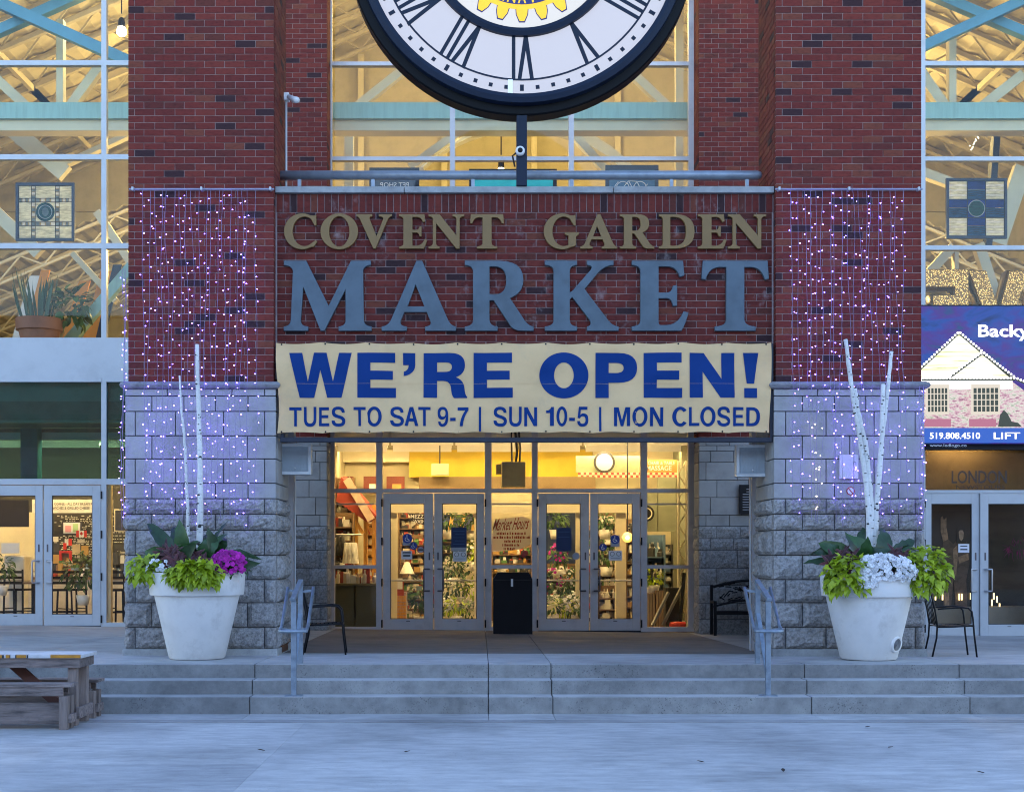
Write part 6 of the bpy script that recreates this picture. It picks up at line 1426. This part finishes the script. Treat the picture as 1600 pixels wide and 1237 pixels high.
while zz < Z(930, 29):
    for a, b in (((619, 626), (626.6, 634)) if r_ % 2 else ((619, 622), (622.6, 630), (630.6, 634))): mb_.box(X(a, 29), X(b, 29), 29.0, 29.02, zz, zz + .055)
    zz += .068; r_ += 1
mb_.build('bricks', orangeW, ct); box('red_panel', pal[2], ct, X(619, 29), X(631, 29), 28.99, 29.0, Z(930, 29), Z(908, 29)); box('notice', whiteS, ct, X(621, 29), X(629, 29), 28.98, 28.985, Z(920, 29), Z(903, 29))
shelf(625, 668, 30.6, Z(835, 30.6), 9, 'crowded gift shelf behind the first door', 11, pal[7], None, 40)
shelf(622, 690, 32.0, Z(790, 32), 10, 'tall wall shelf at the back of the shop', 12, pal[7], [0, 1, 9, 6, 2, 7, 3, 3], 34)
plants(657, 28.3, .4, fz, .9, 'dark bushy plant on the floor behind the first door', 51, 90)
t = thing('white_vase_lamp', 'white bell shaped lampshade behind the first door', 'lamp', (X(636, 29.8), 29.8, Z(905, 29.8)))
MB().lathe((X(636, 29.8), 29.8, Z(896, 29.8)), [(.16, 0), (.05, .24), (0, .26)], 20).build('shade', pal[9], t, True)
# second door: plant stand
for i, (px, dd, zz) in enumerate(((695, 28.9, 960), (712, 28.8, 955), (730, 28.9, 962), (700, 29.6, 930), (720, 29.6, 925), (738, 29.5, 930), (694, 30.2, 900), (712, 30.2, 895), (732, 30.2, 898), (742, 30, 870), (700, 30.8, 870), (722, 30.8, 865))):
    plants(px, dd, .42, Z(zz + 22, dd), .42, 'houseplant on the plant stand behind the second door, %s' % ('front row left', 'front row middle', 'front row right', 'second row left', 'second row middle', 'second row right', 'third row left', 'third row middle', 'third row right', 'tall one at far right', 'top row left', 'top row right')[i], 60 + i, 60, [greenD, lime, greenD, cannaL][i % 4], white_f if i % 3 == 0 else None)
t = thing('plant_stand', 'stepped white plant stand behind the second door', 'stand', (X(716, 29.8), 29.8, fz))
for k, (dd, zz) in enumerate(((28.8, 980), (29.6, 950), (30.2, 918), (30.8, 888))): box('step', cream, t, X(688, dd), X(748, dd), dd - .25, dd + .3, fz, Z(zz, dd))
rr = random.Random(77)
for dd, zz in ((28.6, 980), (29.4, 950), (30.05, 918), (30.65, 888)): goods(t, X(690, dd), X(746, dd), dd - .05, dd + .05, Z(zz, dd), .2, 22, rr, [9, 1, 9, 0, 3, 6])
aw = thing('striped_awning', 'navy awning with orange stripes over the plant stand', 'awning', (X(718, 30.3), 30.3, Z(830, 30.3)))
for k in range(10):
    px = 688 + k * 6; mb_ = MB().add([(X(px, 30), 29.9, Z(828, 30)), (X(px + 6, 30), 29.9, Z(828, 30)), (X(px + 10, 31), 31.1, Z(803, 31)), (X(px + 4, 31), 31.1, Z(803, 31))], [(0, 1, 2, 3)]); mb_.build('strip', [posterB, posterB, pal[4]][k % 3], aw)
# unit heater over the doors
t = thing('unit_heater', 'square grey heater unit hanging over the middle pane', 'heater', (X(803, 27.6), 27.6, Z(760, 27.6)))
hm_ = M('heater_grey', (.33, .31, .2), .5); box('casing', hm_, t, X(784, 27.6), X(821, 27.6), 27.6, 28.0, Z(760, 27.6), Z(721, 27.6), bevel=.01); box('control_box', hm_, t, X(775, 27.7), X(783.5, 27.7), 27.7, 27.9, Z(740, 27.7), Z(725, 27.7))
MB().tube([(X(800, 27.7), 27.8, Z(721, 27.7)), (X(799, 27.7), 27.8, ZM)], .02, 6).tube([(X(806, 27.7), 27.7, Z(721, 27.7)), (X(808, 27.7), 27.7, Z(705, 27.7)), (X(804, 27.7), 27.7, ZM)], .025, 6).tube([(X(812, 27.7), 27.7, Z(721, 27.7)), (X(813, 27.7), 27.7, Z(700, 27.7)), (X(810, 27.7), 27.7, ZM)], .02, 6).build('pipe', steelD, t)
t = thing('hanging_box_sign', 'small grey box hanging over the second door', 'box', (X(687, 30.2), 30.2, Z(742, 30.2))); box('body', hm_, t, X(674, 30.2), X(701, 30.2), 30.2, 30.4, Z(742, 30.2), Z(724, 30.2)); MB().tube([(X(687, 30.2), 30.3, Z(724, 30.2)), (X(687, 30.2), 30.3, ZM)], .015, 6).build('rod', steelD, t)
for i, (a, b) in enumerate(((527, 552), (568, 592), (604, 632))):
    t = thing('framed_picture', ('maroon framed board at far left above the kiosk', 'maroon framed board in the middle above the kiosk', 'maroon framed board left of the yellow wall')[i], 'picture', (X(a, 32.5), 32.5, Z(764, 32.5))); box('board', M('maroon', (.16, .03, .02), .6) if i == 0 else MATS['maroon'], t, X(a, 32.5), X(b, 32.5), 32.5, 32.58, Z(770, 32.5), Z(744, 32.5)); box('card', pal[[0, 9, 4][i]], t, X(a + 9, 32.5), X(b - 5, 32.5), 32.48, 32.499, Z(765, 32.5), Z(756, 32.5))
# third door
for i, (px, dd, zz, mt, fl) in enumerate(((862, 28.6, 965, greenD, None), (880, 28.7, 972, lime, None), (895, 28.5, 968, greenD, white_f), (864, 29.3, 930, greenD, pink_f), (872, 29.5, 890, greenD, pink_f), (884, 29.4, 935, greenD, white_f), (898, 29.6, 925, greenD, None))):
    plants(px, dd, .4, Z(zz + 14, dd), .5, 'flowering plant behind the third door, %s' % ('front left', 'front middle with lime leaves', 'front right with white blooms', 'middle row left', 'tall red flowered one', 'middle row with white blooms', 'middle row right')[i], 90 + i, 70, mt, fl)
t = thing('flower_stand', 'low white stand of flower pots behind the third door', 'stand', (X(880, 29), 29, fz)); box('step', cream, t, X(855, 28.7), X(908, 28.7), 28.5, 29.0, fz, Z(978, 28.7)); box('step', cream, t, X(855, 29.4), X(908, 29.4), 29.1, 29.8, fz, Z(945, 29.4)); goods(t, X(858, 28.5), X(905, 28.5), 28.5, 28.6, Z(978, 28.7), .3, 12, random.Random(5), [9, 1, 9])
box('blue_banner_wall', posterB, ih, X(850, 31.5), X(902, 31.5), 31.5, 31.6, Z(880, 31.5), Z(800, 31.5))
shelf(905, 928, 30.5, Z(820, 30.5), 10, 'narrow shelf between the third and fourth doors', 21, pal[7], None, 40)
# fourth door
shelf(934, 966, 29.2, Z(915, 29.2), 3, 'low shelf of bottles behind the fourth door', 22, MATS['goods_7'], [9, 0, 3, 9, 1], 20)
shelf(930, 970, 31.0, Z(800, 31), 10, 'tall gift shelf behind the fourth door', 23, pal[7], [0, 1, 9, 6, 5, 3, 3], 36)
plants(948, 30.2, .6, Z(900, 30.2), .7, 'pale leafy plant on the bottle shelf behind the fourth door', 101, 90)
t = thing('globe_lamp', 'glowing orange globe lamp behind the fourth door', 'lamp', (X(981, 28.3), 28.3, Z(850, 28.3)))
MB().sphere((X(980.5, 28.3), 28.3, Z(839, 28.3)), .105, 14, 9).build('globe', EM('globe_amber', (1, .45, .06), .35), t, True); MB().sphere((X(980.5, 28.18), 28.19, Z(840, 28.19)), .03, 8, 6).build('bulb', EM('globe_core', (1, .8, .4), 4), t, True); MB().tube([(X(980.5, 28.3), 28.3, Z(831, 28.3)), (X(980.5, 28.3), 28.3, ZM)], .012, 6).build('cord', steelD, t)
# right pane
cr = M('crate_pine', (.5, .35, .16), .7, var=.25, scale=3, stretch=(9, 9, 1))
for i, (a, b, y1) in enumerate(((1011, 1024, 926), (1025, 1037, 922))):
    t = thing('wooden_crate', ('upright pine crate at the left behind the right side pane', 'printed pine crate next to the leaning poles')[i], 'crate', (X(a, 27.4), 27.4, fz)); k_ = 3
    for j in range(k_): w_ = (b - a) / k_; box('slat', cr, t, X(a + j * w_, 27.4) + .006, X(a + (j + 1) * w_, 27.4) - .006, 27.4, 27.42, fz, Z(y1, 27.4))
    box('body', pal[7], t, X(a, 27.4), X(b, 27.4), 27.421, 27.8, fz, Z(y1, 27.4) - .01)
for a, b, lab, mt in (((1019, 976), (1046, 925), 'leftmost grey pole leaning behind the right side pane', handM), ((1035, 976), (1068, 915), 'middle grey pole leaning behind the right side pane', handM), ((1062, 978), (1071, 895), 'black pole leaning behind the right side pane', blackM)): solo('leaning_pole', lab, 'pole', mt, MB().bar((X(a[0], 27.2), 27.15, Z(a[1], 27.2)), (X(b[0], 27.2), 27.35, Z(b[1], 27.2)), .05))
m = MB().lathe((X(1060, 27.1), 27.2, Z(982, 27.1)), [(0, 0), (.14, 0), (.17, .07), (.15, .13), (.05, .14), (0, .14)], 14); solo('plastic_tub', 'bright red plastic tub at the foot of the poles', 'tub', M('red_plastic', (.7, .04, .01), .4), m, smooth=True)
solo('dark_case', 'black case behind the leaning poles', 'case', pal[3], MB().box(X(1040, 27.9), X(1062, 27.9), 27.9, 28.3, fz, Z(918, 27.9)))
plants(1020, 27.7, .45, Z(930, 27.7), .3, 'yellow green plant on the crates behind the right side pane', 111, 60, lime)
shelf(1008, 1040, 29.4, Z(835, 29.4), 4, 'shelf of magazines behind the right side pane', 24, MATS['goods_8'], [3, 9, 0, 8, 3], 24)
t = thing('lattice_tower', 'thin white lattice truss behind the right side pane', 'truss', (X(1065, 28), 28, fz)); m = MB()
for px in (1060, 1072): m.tube([(X(px, 28), 28, fz), (X(px, 28), 28, Z(720, 28))], .025, 6)
for k in range(12): a, b = (1060, 1072) if k % 2 else (1072, 1060); m.tube([(X(a, 28), 28, Z(960 - k * 20, 28)), (X(b, 28), 28, Z(940 - k * 20, 28))], .015, 6)
m.build('tube', cream, t)
solo('wall_panel', 'grey green tall wall panels behind the right side pane', 'panel', M('panel_grey_green', (.2, .21, .14), .7), MB().box(X(1004, 30), X(1027, 30), 30, 30.1, Z(830, 30), Z(765, 30)).box(X(1028, 30), X(1056, 30), 30.02, 30.1, Z(830, 30), Z(745, 30)))
t = thing('round_sign', 'round black sign with pale ring behind the right side pane', 'sign', (X(1010, 29.8), 29.8, Z(815, 29.8))); MB().lathe((X(1010, 29.8), 29.8, Z(802, 29.8)), [(0, 0), (.17, 0), (.17, .03)], 28, 'y').build('disc', blackM, t); MB().lathe((X(1010, 29.8), 29.79, Z(802, 29.8)), [(.1, 0), (.125, 0)], 28, 'y').build('ring', cream, t)
d = 31.5; t = thing('shop_fascia', 'lit fascia reading CHAIR & TABLE MASSAGE over a red chequer strip', 'sign', (X(990, d), d, Z(748, d)))
box('board', M('fascia_orange', (.5, .25, .06), .6), t, X(1008, d), X(1058, d), d - .02, d, Z(738, d), Z(718, d)); box('board', M('fascia_sage', (.3, .34, .22), .6), t, X(900, d), X(1007.5, d), d, d + .04, Z(738, d), Z(712, d))
put('words', text('CHAIR & TABLE', X(1012, d), X(1054, d), Z(726, d), Z(720.5, d), .01), whiteS, t, d - .03); put('words', text('MASSAGE', X(1010, d), X(1049, d), Z(735, d), Z(727.5, d), .015), whiteS, t, d - .03)
m = MB(); m2 = MB()
for k in range(36):
    for j in range(2): (m if (k + j) % 2 else m2).box(X(903 + k * 4.3, d), X(907.3 + k * 4.3, d), d - .03, d - .01, Z(746 - j * 4, d), Z(742 - j * 4, d))
m.build('chequer_red', redS, t); m2.build('chequer_cream', cream, t)
MB().lathe((X(944, d), d - .03, Z(722, d)), [(0, 0), (.2, 0), (.23, .01)], 28, 'y').build('roundel', whiteS, t); MB().lathe((X(944, d), d - .035, Z(722, d)), [(.19, 0), (.24, 0)], 28, 'y').build('roundel_ring', dkS, t)
# ------------------------------------------------------------------ left cafe
d = 30.6
t = thing('menu_fascia', 'white menu board reading COFFEE - ALL DAY BREAKFAST behind the left doors', 'sign', (X(110, d), d, Z(800, d))); box('board', pal[1], t, X(50, d), X(176, d), d, d + .05, Z(801, d), Z(780, d))
put('words', text('COFFEE - ALL DAY BREAKFAST', X(85, d), X(150, d), Z(789, d), Z(785, d), .01), dkS, t, d - .01); put('words', text('SANDWICHES & GRILLED CHEESE -', X(70, d), X(143, d), Z(795.5, d), Z(791.5, d), .01), dkS, t, d - .01)
d = 31.3; chalk = M('chalk', (.6, .6, .55), .8); t = thing('chalk_menu', 'chalk lettering on the dark menu wall of the cafe', 'menu', (X(130, d), d, Z(880, d))); m = MB(); rr = random.Random(13)
for k in range(26):
    py = 805 + k * 2.6; x = 84 + rr.uniform(0, 20)
    while x < 150:
        w_ = rr.uniform(1, 5); 
        if rr.random() < .7: m.box(X(x, d), X(x + w_, d), d, d + .005, Z(py + 1.2, d), Z(py, d))
        x += w_ + rr.uniform(.8, 3)
for k in range(14):
    py = 806 + k * 5; x = 170 + rr.uniform(0, 6)
    while x < 205: w_ = rr.uniform(1, 6); m.box(X(x, d), X(x + w_, d), d, d + .005, Z(py + 1.2, d), Z(py, d)); x += w_ + rr.uniform(1, 3)
m.build('strokes', chalk, t)
d = 30.9
def board(name, label, cat, px0, px1, py0, py1, mat, dd=d, fr=None):
    t = thing(name, label, cat, (X((px0 + px1) / 2, dd), dd, Z(py1, dd))); box('face', mat, t, X(px0, dd), X(px1, dd), dd, dd + .02, Z(py1, dd), Z(py0, dd))
    if fr: box('frame', fr, t, X(px0 - 2, dd), X(px1 + 2, dd), dd + .021, dd + .05, Z(py1 + 2, dd), Z(py0 - 2, dd))
    return t
t = board('wall_screen', 'white framed colour chart on the cafe wall', 'picture', 99, 125, 816, 833, whiteS, d, dkS); box('swatch', M('sw_pink', (.7, .3, .35), .6), t, X(102, d), X(111, d), d - .006, d - .001, Z(831, d), Z(821, d)); box('swatch', M('sw_green', (.4, .6, .3), .6), t, X(114, d), X(122, d), d - .006, d - .001, Z(831, d), Z(818, d))
t = thing('flag', 'red and white maple leaf flag on the cafe wall', 'flag', (X(127, d), d - .1, Z(839, d))); dd = d - .1; rd = M('flag_red', (.6, .03, .02), .6)
for a, b, mt in ((119, 123.2, rd), (123.3, 131.2, whiteS), (131.3, 135.5, rd)): box('stripe', mt, t, X(a, dd), X(b, dd), dd, dd + .01, Z(839, dd), Z(828.5, dd))
ml = [(0, 1), (.25, .55), (.45, .65), (.4, .3), (.8, .35), (.65, 0), (.7, -.2), (.15, -.35), (.08, -.8), (-.08, -.8), (-.15, -.35), (-.7, -.2), (-.65, 0), (-.8, .35), (-.4, .3), (-.45, .65), (-.25, .55)]
put('maple_leaf', shape_mesh([[(X(127.2, dd) + a * .045, Z(833.6, dd) + b * .055) for a, b in ml]]), rd, t, dd - .004)
t = board('paper_flag', 'tilted red and white paper flag below the wall chart', 'flag', 101, 112, 842, 852, whiteS, d - .12); box('band', rd, t, X(107, d - .12), X(112.5, d - .12), d - .127, d - .121, Z(852, d - .12), Z(841, d - .12)); box('band', rd, t, X(99, d - .12), X(104, d - .12), d - .13, d - .122, Z(858, d - .12), Z(848, d - .12))
t = thing('red_box_shelf', 'red telephone box shaped shelf on the cafe counter', 'shelf', (X(102, 30), 30, Z(902, 30))); wood_frame(t, X(93, 30), X(112, 30), 30, Z(902, 30), Z(860, 30), .05, rd); box('back', pal[7], t, X(94, 30), X(111, 30), 30.04, 30.06, Z(902, 30), Z(860, 30)); goods(t, X(96, 30), X(110, 30), 29.95, 30.03, Z(899, 30), .2, 8, random.Random(3)); goods(t, X(96, 30), X(110, 30), 29.95, 30.03, Z(884, 30), .18, 8, random.Random(4))
for i, (a, b, y0, y1, k) in enumerate(((83, 93, 848, 862, 3), (113, 125, 850, 866, 6), (127, 138, 852, 868, 4), (83, 91, 838, 846, 9), (121, 132, 842, 848, 0), (83, 95, 866, 880, 4))): board('pinned_card', 'small card pinned on the cafe wall, %s' % ('dark one by the door edge', 'tan one in the middle', 'golden one at right', 'white one at top left', 'pale strip under the flag', 'yellow one at lower left')[i], 'card', a, b, y0, y1, pal[k], d - .03)
board('television', 'black hanging screen in the upper left cafe door', 'screen', -30, 45, 781, 823, M('screen_black', (.02, .015, .01), .3), 29.3)
box('cafe_blind_wall', cream, ih, X(-60, 31.2), X(56, 31.2), 31.2, 31.3, fz, Z(800, 31.2))
ctr = thing('cafe_counter', 'long cafe counter with cups and jars', 'counter', (X(90, 29.8), 29.8, fz)); box('front', pal[0], ctr, X(-60, 29.8), X(195, 29.8), 29.8, 30.3, fz, Z(905, 29.8)); box('top', pal[7], ctr, X(-62, 29.8), X(197, 29.8), 29.75, 30.35, Z(904.8, 29.8), Z(901, 29.8)); goods(ctr, X(30, 29.9), X(195, 29.9), 29.85, 30.2, Z(901, 29.8), .3, 60, random.Random(8))
t = thing('covered_stand', 'cream cloth covered stand behind the leftmost door', 'stand', (X(22, 28.8), 28.8, fz)); MB().box(X(6, 28.8), X(38, 28.8), 28.8, 29.3, Z(908, 28.8), Z(868, 28.8)).build('cloth', pal[0], t, bevel=.03); box('base', pal[1], t, X(12, 28.8), X(34, 28.8), 28.9, 29.2, fz, Z(908, 28.8)); box('card', whiteS, t, X(2, 28.75), X(30, 28.75), 28.75, 28.78, Z(864, 28.75), Z(848, 28.75))
plants(130, 27.9, .75, Z(945, 27.9), .85, 'bushy ficus behind the right leaf of the left doors', 121, 260)
plants(2, 28.0, .5, Z(930, 28), .6, 'bushy plant at the left edge behind the left doors', 122, 120)
def bistro(px, dd, rz, label):
    t = thing('bistro_chair', label, 'chair', (X(px, dd), dd, fz), 'dark bistro chairs in the cafe'); t.rotation_euler = (0, 0, rz)
    def P(mb, n): o = bpy.data.objects.new(n, mb.mesh(n, blackM)); COL.objects.link(o); o.parent = t
    for sx in (-1, 1):
        for sy in (-1, 1): P(MB().bar((sx * .22, sy * .22, 0), (sx * .2, sy * .2, .72 if sy < 0 else 1.15), .03), 'leg')
    P(MB().box(-.21, .21, -.21, .21, .72, .76), 'seat')
    for k in range(3): P(MB().box(-.19, .19, .19, .215, .85 + k * .11, .9 + k * .11), 'back_slat')
    P(MB().tube([(-.21, -.21, .3), (.21, -.21, .3)], .012, 6).tube([(-.21, .21, .3), (.21, .21, .3)], .012, 6).tube([(.21, -.21, .36), (.21, .21, .36)], .012, 6).tube([(-.21, -.21, .36), (-.21, .21, .36)], .012, 6), 'stretcher')
for px, dd, rz, lab in ((5, 28.2, .3, 'leftmost dark bistro chair behind the left doors'), (30, 28.5, 2.9, 'dark bistro chair beside the covered stand'), (92, 28.1, .5, 'dark bistro chair left of the ficus'), (112, 28.4, -2.4, 'dark bistro chair against the ficus'), (176, 28.0, .2, 'dark bistro chair in the narrow pane beside the left pier'), (190, 28.4, 3, 'dark bistro chair half hidden behind the left pier')): bistro(px, dd, rz, lab)
t = thing('cafe_table', 'small dark cafe table behind the left doors', 'table', (X(55, 28.4), 28.4, fz)); MB().box(X(38, 28.3), X(66, 28.3), 28.2, 28.8, Z(912, 28.3), Z(909, 28.3)).build('top', pal[7], t); MB().bar((X(52, 28.5), 28.5, fz), (X(52, 28.5), 28.5, Z(912, 28.3)), .06).build('stem', blackM, t)
board('menu_board', 'framed black menu board in the narrow pane by the left pier', 'menu', 180, 205, 797, 828, dkS, 30.4, cream)
shelf(168, 205, 30.4, Z(850, 30.4), 4, 'rack of coffee bags in the narrow pane by the left pier', 33, pal[3], [9, 1, 3, 9, 3], 26)
solo('timber_post', 'pale timber post in the narrow pane by the left pier', 'post', pal[6], MB().box(X(168, 27.6), X(173, 27.6), 27.6, 27.75, fz, Z(758, 27.6)))
# tinted transom on the left: column and lamp behind it
box('cafe_column', M('column_teal', (.04, .16, .2), .6), ih, X(32, 27.8), X(58, 27.8), 27.8, 28.1, Z(750, 27.8), Z(620, 27.8))
t = thing('wall_lamp', 'oval lamp glowing behind the tinted transom on the left', 'lamp', (X(45, 27.5), 27.5, Z(656, 27.5))); MB().sphere((X(45, 27.5), 27.5, Z(653.5, 27.5)), .17, 14, 8, (1, .5, .12)).build('glow', EM('oval_glow', (1, .93, .75), .9), t, True); MB().sphere((X(45, 27.5), 27.5, Z(649, 27.5)), .19, 14, 8, (1, .6, .25)).build('shade', MATS['column_teal'], t, True)
# ------------------------------------------------------------------ right shop front display
d = 27.5
sd_ = thing('standee', 'dark life size display cutout of two performers behind the right doors', 'display', (X(1495, d), d, fz))
box('panel', M('standee_black', (.012, .01, .01), .5), sd_, X(1456, d), X(1530, d), d + .02, d + .06, fz, Z(798, d))
tan = M('standee_tan', (.32, .21, .13), .6, var=.6, scale=12); tan2 = M('standee_pale', (.42, .32, .24), .6, var=.4, scale=14); dk2 = M('standee_brown', (.1, .07, .055), .6, var=.5, scale=10)
def cut(name, pts, mt, k): put(name, shape_mesh([[(X(a, d), Z(b, d)) for a, b in pts]], .004), mt, sd_, d + .018 - .004 * k)
cut('figure', [(1474, 842), (1482, 842), (1490, 850), (1492, 880), (1488, 930), (1484, 975), (1476, 975), (1474, 930), (1472, 880)], dk2, 1)
cut('arm', [(1470, 808), (1473, 806), (1475, 812), (1479, 808), (1479, 822), (1482, 842), (1474, 846), (1470, 830)], tan, 2)
cut('figure', [(1490, 850), (1496, 842), (1508, 842), (1514, 852), (1515, 880), (1510, 905), (1512, 960), (1506, 975), (1496, 975), (1492, 930), (1490, 900), (1488, 870)], dk2, 2)
cut('hair', [(1495, 836), (1496, 826), (1501, 822), (1507, 824), (1509, 834), (1510, 848), (1494, 848)], MATS['standee_black'], 3)
cut('face', [(1498, 831), (1500, 828), (1504, 828), (1506, 832), (1505, 841), (1502, 845), (1499, 841)], tan2, 4)
cut('sleeve', [(1489, 858), (1495, 852), (1497, 866), (1494, 900), (1491, 898)], tan, 3); cut('sleeve', [(1497, 870), (1513, 864), (1514, 874), (1499, 880)], tan, 3); cut('boot', [(1476, 925), (1483, 925), (1484, 975), (1476, 975)], tan, 3)
gl_ = MB()
for px, py in ((1460, 931), (1471, 931), (1497, 931), (1501, 931), (1515, 930), (1548, 940), (1556, 935), (1560, 946), (1551, 930)): gl_.box(X(px, d), X(px + 1.6, d), d - .05, d - .02, Z(py + 6, d), Z(py - 4, d))
solo('candle_lamps', 'row of small candle lamps behind the right doors', 'lamp', EM('candle', (1, .72, .3), .4), gl_)
box('shop_ledge', floorI, ih, X(1448, 27.2), X(1640, 27.2), 27.2, 27.9, fz, Z(948, 27.2))
board('backdrop', 'dark backdrop with a warm band behind the rightmost door', 'backdrop', 1538, 1640, 800, 940, M('backdrop', (.03, .025, .02), .5, var=.9, scale=1.5, stretch=(1, 1, 3)), 27.9)
t = thing('pink_feather_spray', 'pink feathery spray behind the rightmost door', 'decoration', (X(1592, 27.6), 27.6, Z(870, 27.6))); foliage_mass('feathers', pink_f, (X(1592, 27.6), 27.6, Z(858, 27.6)), (.3, .1, .12), 60, .16, .012, t, .1, 131, lobes=False)

shelf(686, 750, 31.6, Z(812, 31.6), 9, 'dense wall of houseware behind the plant stand', 41, pal[7], [9, 1, 3, 5, 3, 9, 7], 40)
shelf(852, 902, 30.6, Z(880, 30.6), 7, 'low shelf of pots and candles behind the third door', 42, pal[7], [9, 2, 3, 5, 1, 4], 40)
shelf(768, 832, 30.8, Z(850, 30.8), 8, 'shelf of gifts behind the middle pane', 43, pal[7], [9, 2, 3, 5, 1, 4, 3], 40)
for i, (px, dd, lab) in enumerate(((700, 30.0, 'hanging basket at left over the plant stand'), (736, 30.1, 'hanging basket at right over the plant stand'), (868, 30.2, 'hanging basket behind the third door'), (945, 29.9, 'hanging basket behind the fourth door'))):
    plants(px, dd, .55, Z(842, dd), .4, lab, 150 + i, 110)
for i, (a, b, lab) in enumerate(((1388, 1169, 'curled dry leaf on the plaza, right of the doors axis'), (1224, 1207, 'dark dry leaf near the bottom edge of the plaza'), (1100, 1192, 'small dry leaf on the plaza in front of the bin'), (1538, 1209, 'dry leaf at the right edge of the plaza'), (1352, 1137, 'tiny leaf beside the drain strip on the right'), (414, 1174, 'small dry leaf on the plaza at left'), (632, 1176, 'tiny leaf on the plaza left of the middle'))):
    yy = CAMZ * F / (b - VY); m = MB(); an = random.uniform(0, 6); leaf(m, (X(a, yy), yy, .012), (math.cos(an), math.sin(an), .1), .075, .04, -.15, .5, 5)
    solo('fallen_leaf', lab, 'leaf', M('dry_leaf', (.05, .035, .025), .8) if i == 0 else MATS['dry_leaf'], m, 'dry leaves on the plaza')
box('transom_bulkhead', M('bulkhead_tan', (.3, .25, .17), .7), ih, X(1440, 27.3), X(1660, 27.3), 27.3, 27.4, Z(772, 27.3), Z(690, 27.3))

shelf(523, 553, 30.2, Z(745, 30.2), 12, 'high stacked stall of gifts beside the kiosk roof', 61, pal[7], [9, 3, 2, 6, 1, 3], 40)
shelf(570, 592, 30.6, Z(800, 30.6), 10, 'stall of bright goods behind the timber posts', 62, orangeW, [9, 3, 2, 4, 1, 6], 40)
shelf(1012, 1052, 31.0, Z(850, 31), 8, 'dark stall of magazines at the back behind the right side pane', 63, pal[3], [9, 3, 8, 1, 0], 40)
shelf(978, 1002, 30.4, Z(810, 30.4), 9, 'shelf of jars right of the white column behind the fourth door', 64, pal[7], [9, 3, 4, 1, 0, 6], 40)
# ------------------------------------------------------------------ unseen buildings, added to mirror in the glass and shade the recess
facB = M('far_facade', (.2, .16, .14), .8, var=.2); facG = M('far_window', (.04, .05, .06), .15)
row = thing('street_frontage', 'row of unseen buildings added across the square, behind the viewer', None, (0, -24, 0), kind='structure')
xx = -62
for k, (w_, h_) in enumerate(((19, 13), (14, 10.5), (22, 15), (16, 12), (21, 14), (17, 11), (18, 13))):
    box('facade', facB, row, xx, xx + w_ - .1, -34, -24, 0, h_)
    for j in range(int(h_ / 3.4)):
        z = 1.2 + j * 3.3; n_ = int(w_ / 2.6)
        for i in range(n_): box('window', facG, row, xx + .8 + i * 2.6, xx + 2.3 + i * 2.6, -24, -23.95, z, z + 1.8)
    xx += w_
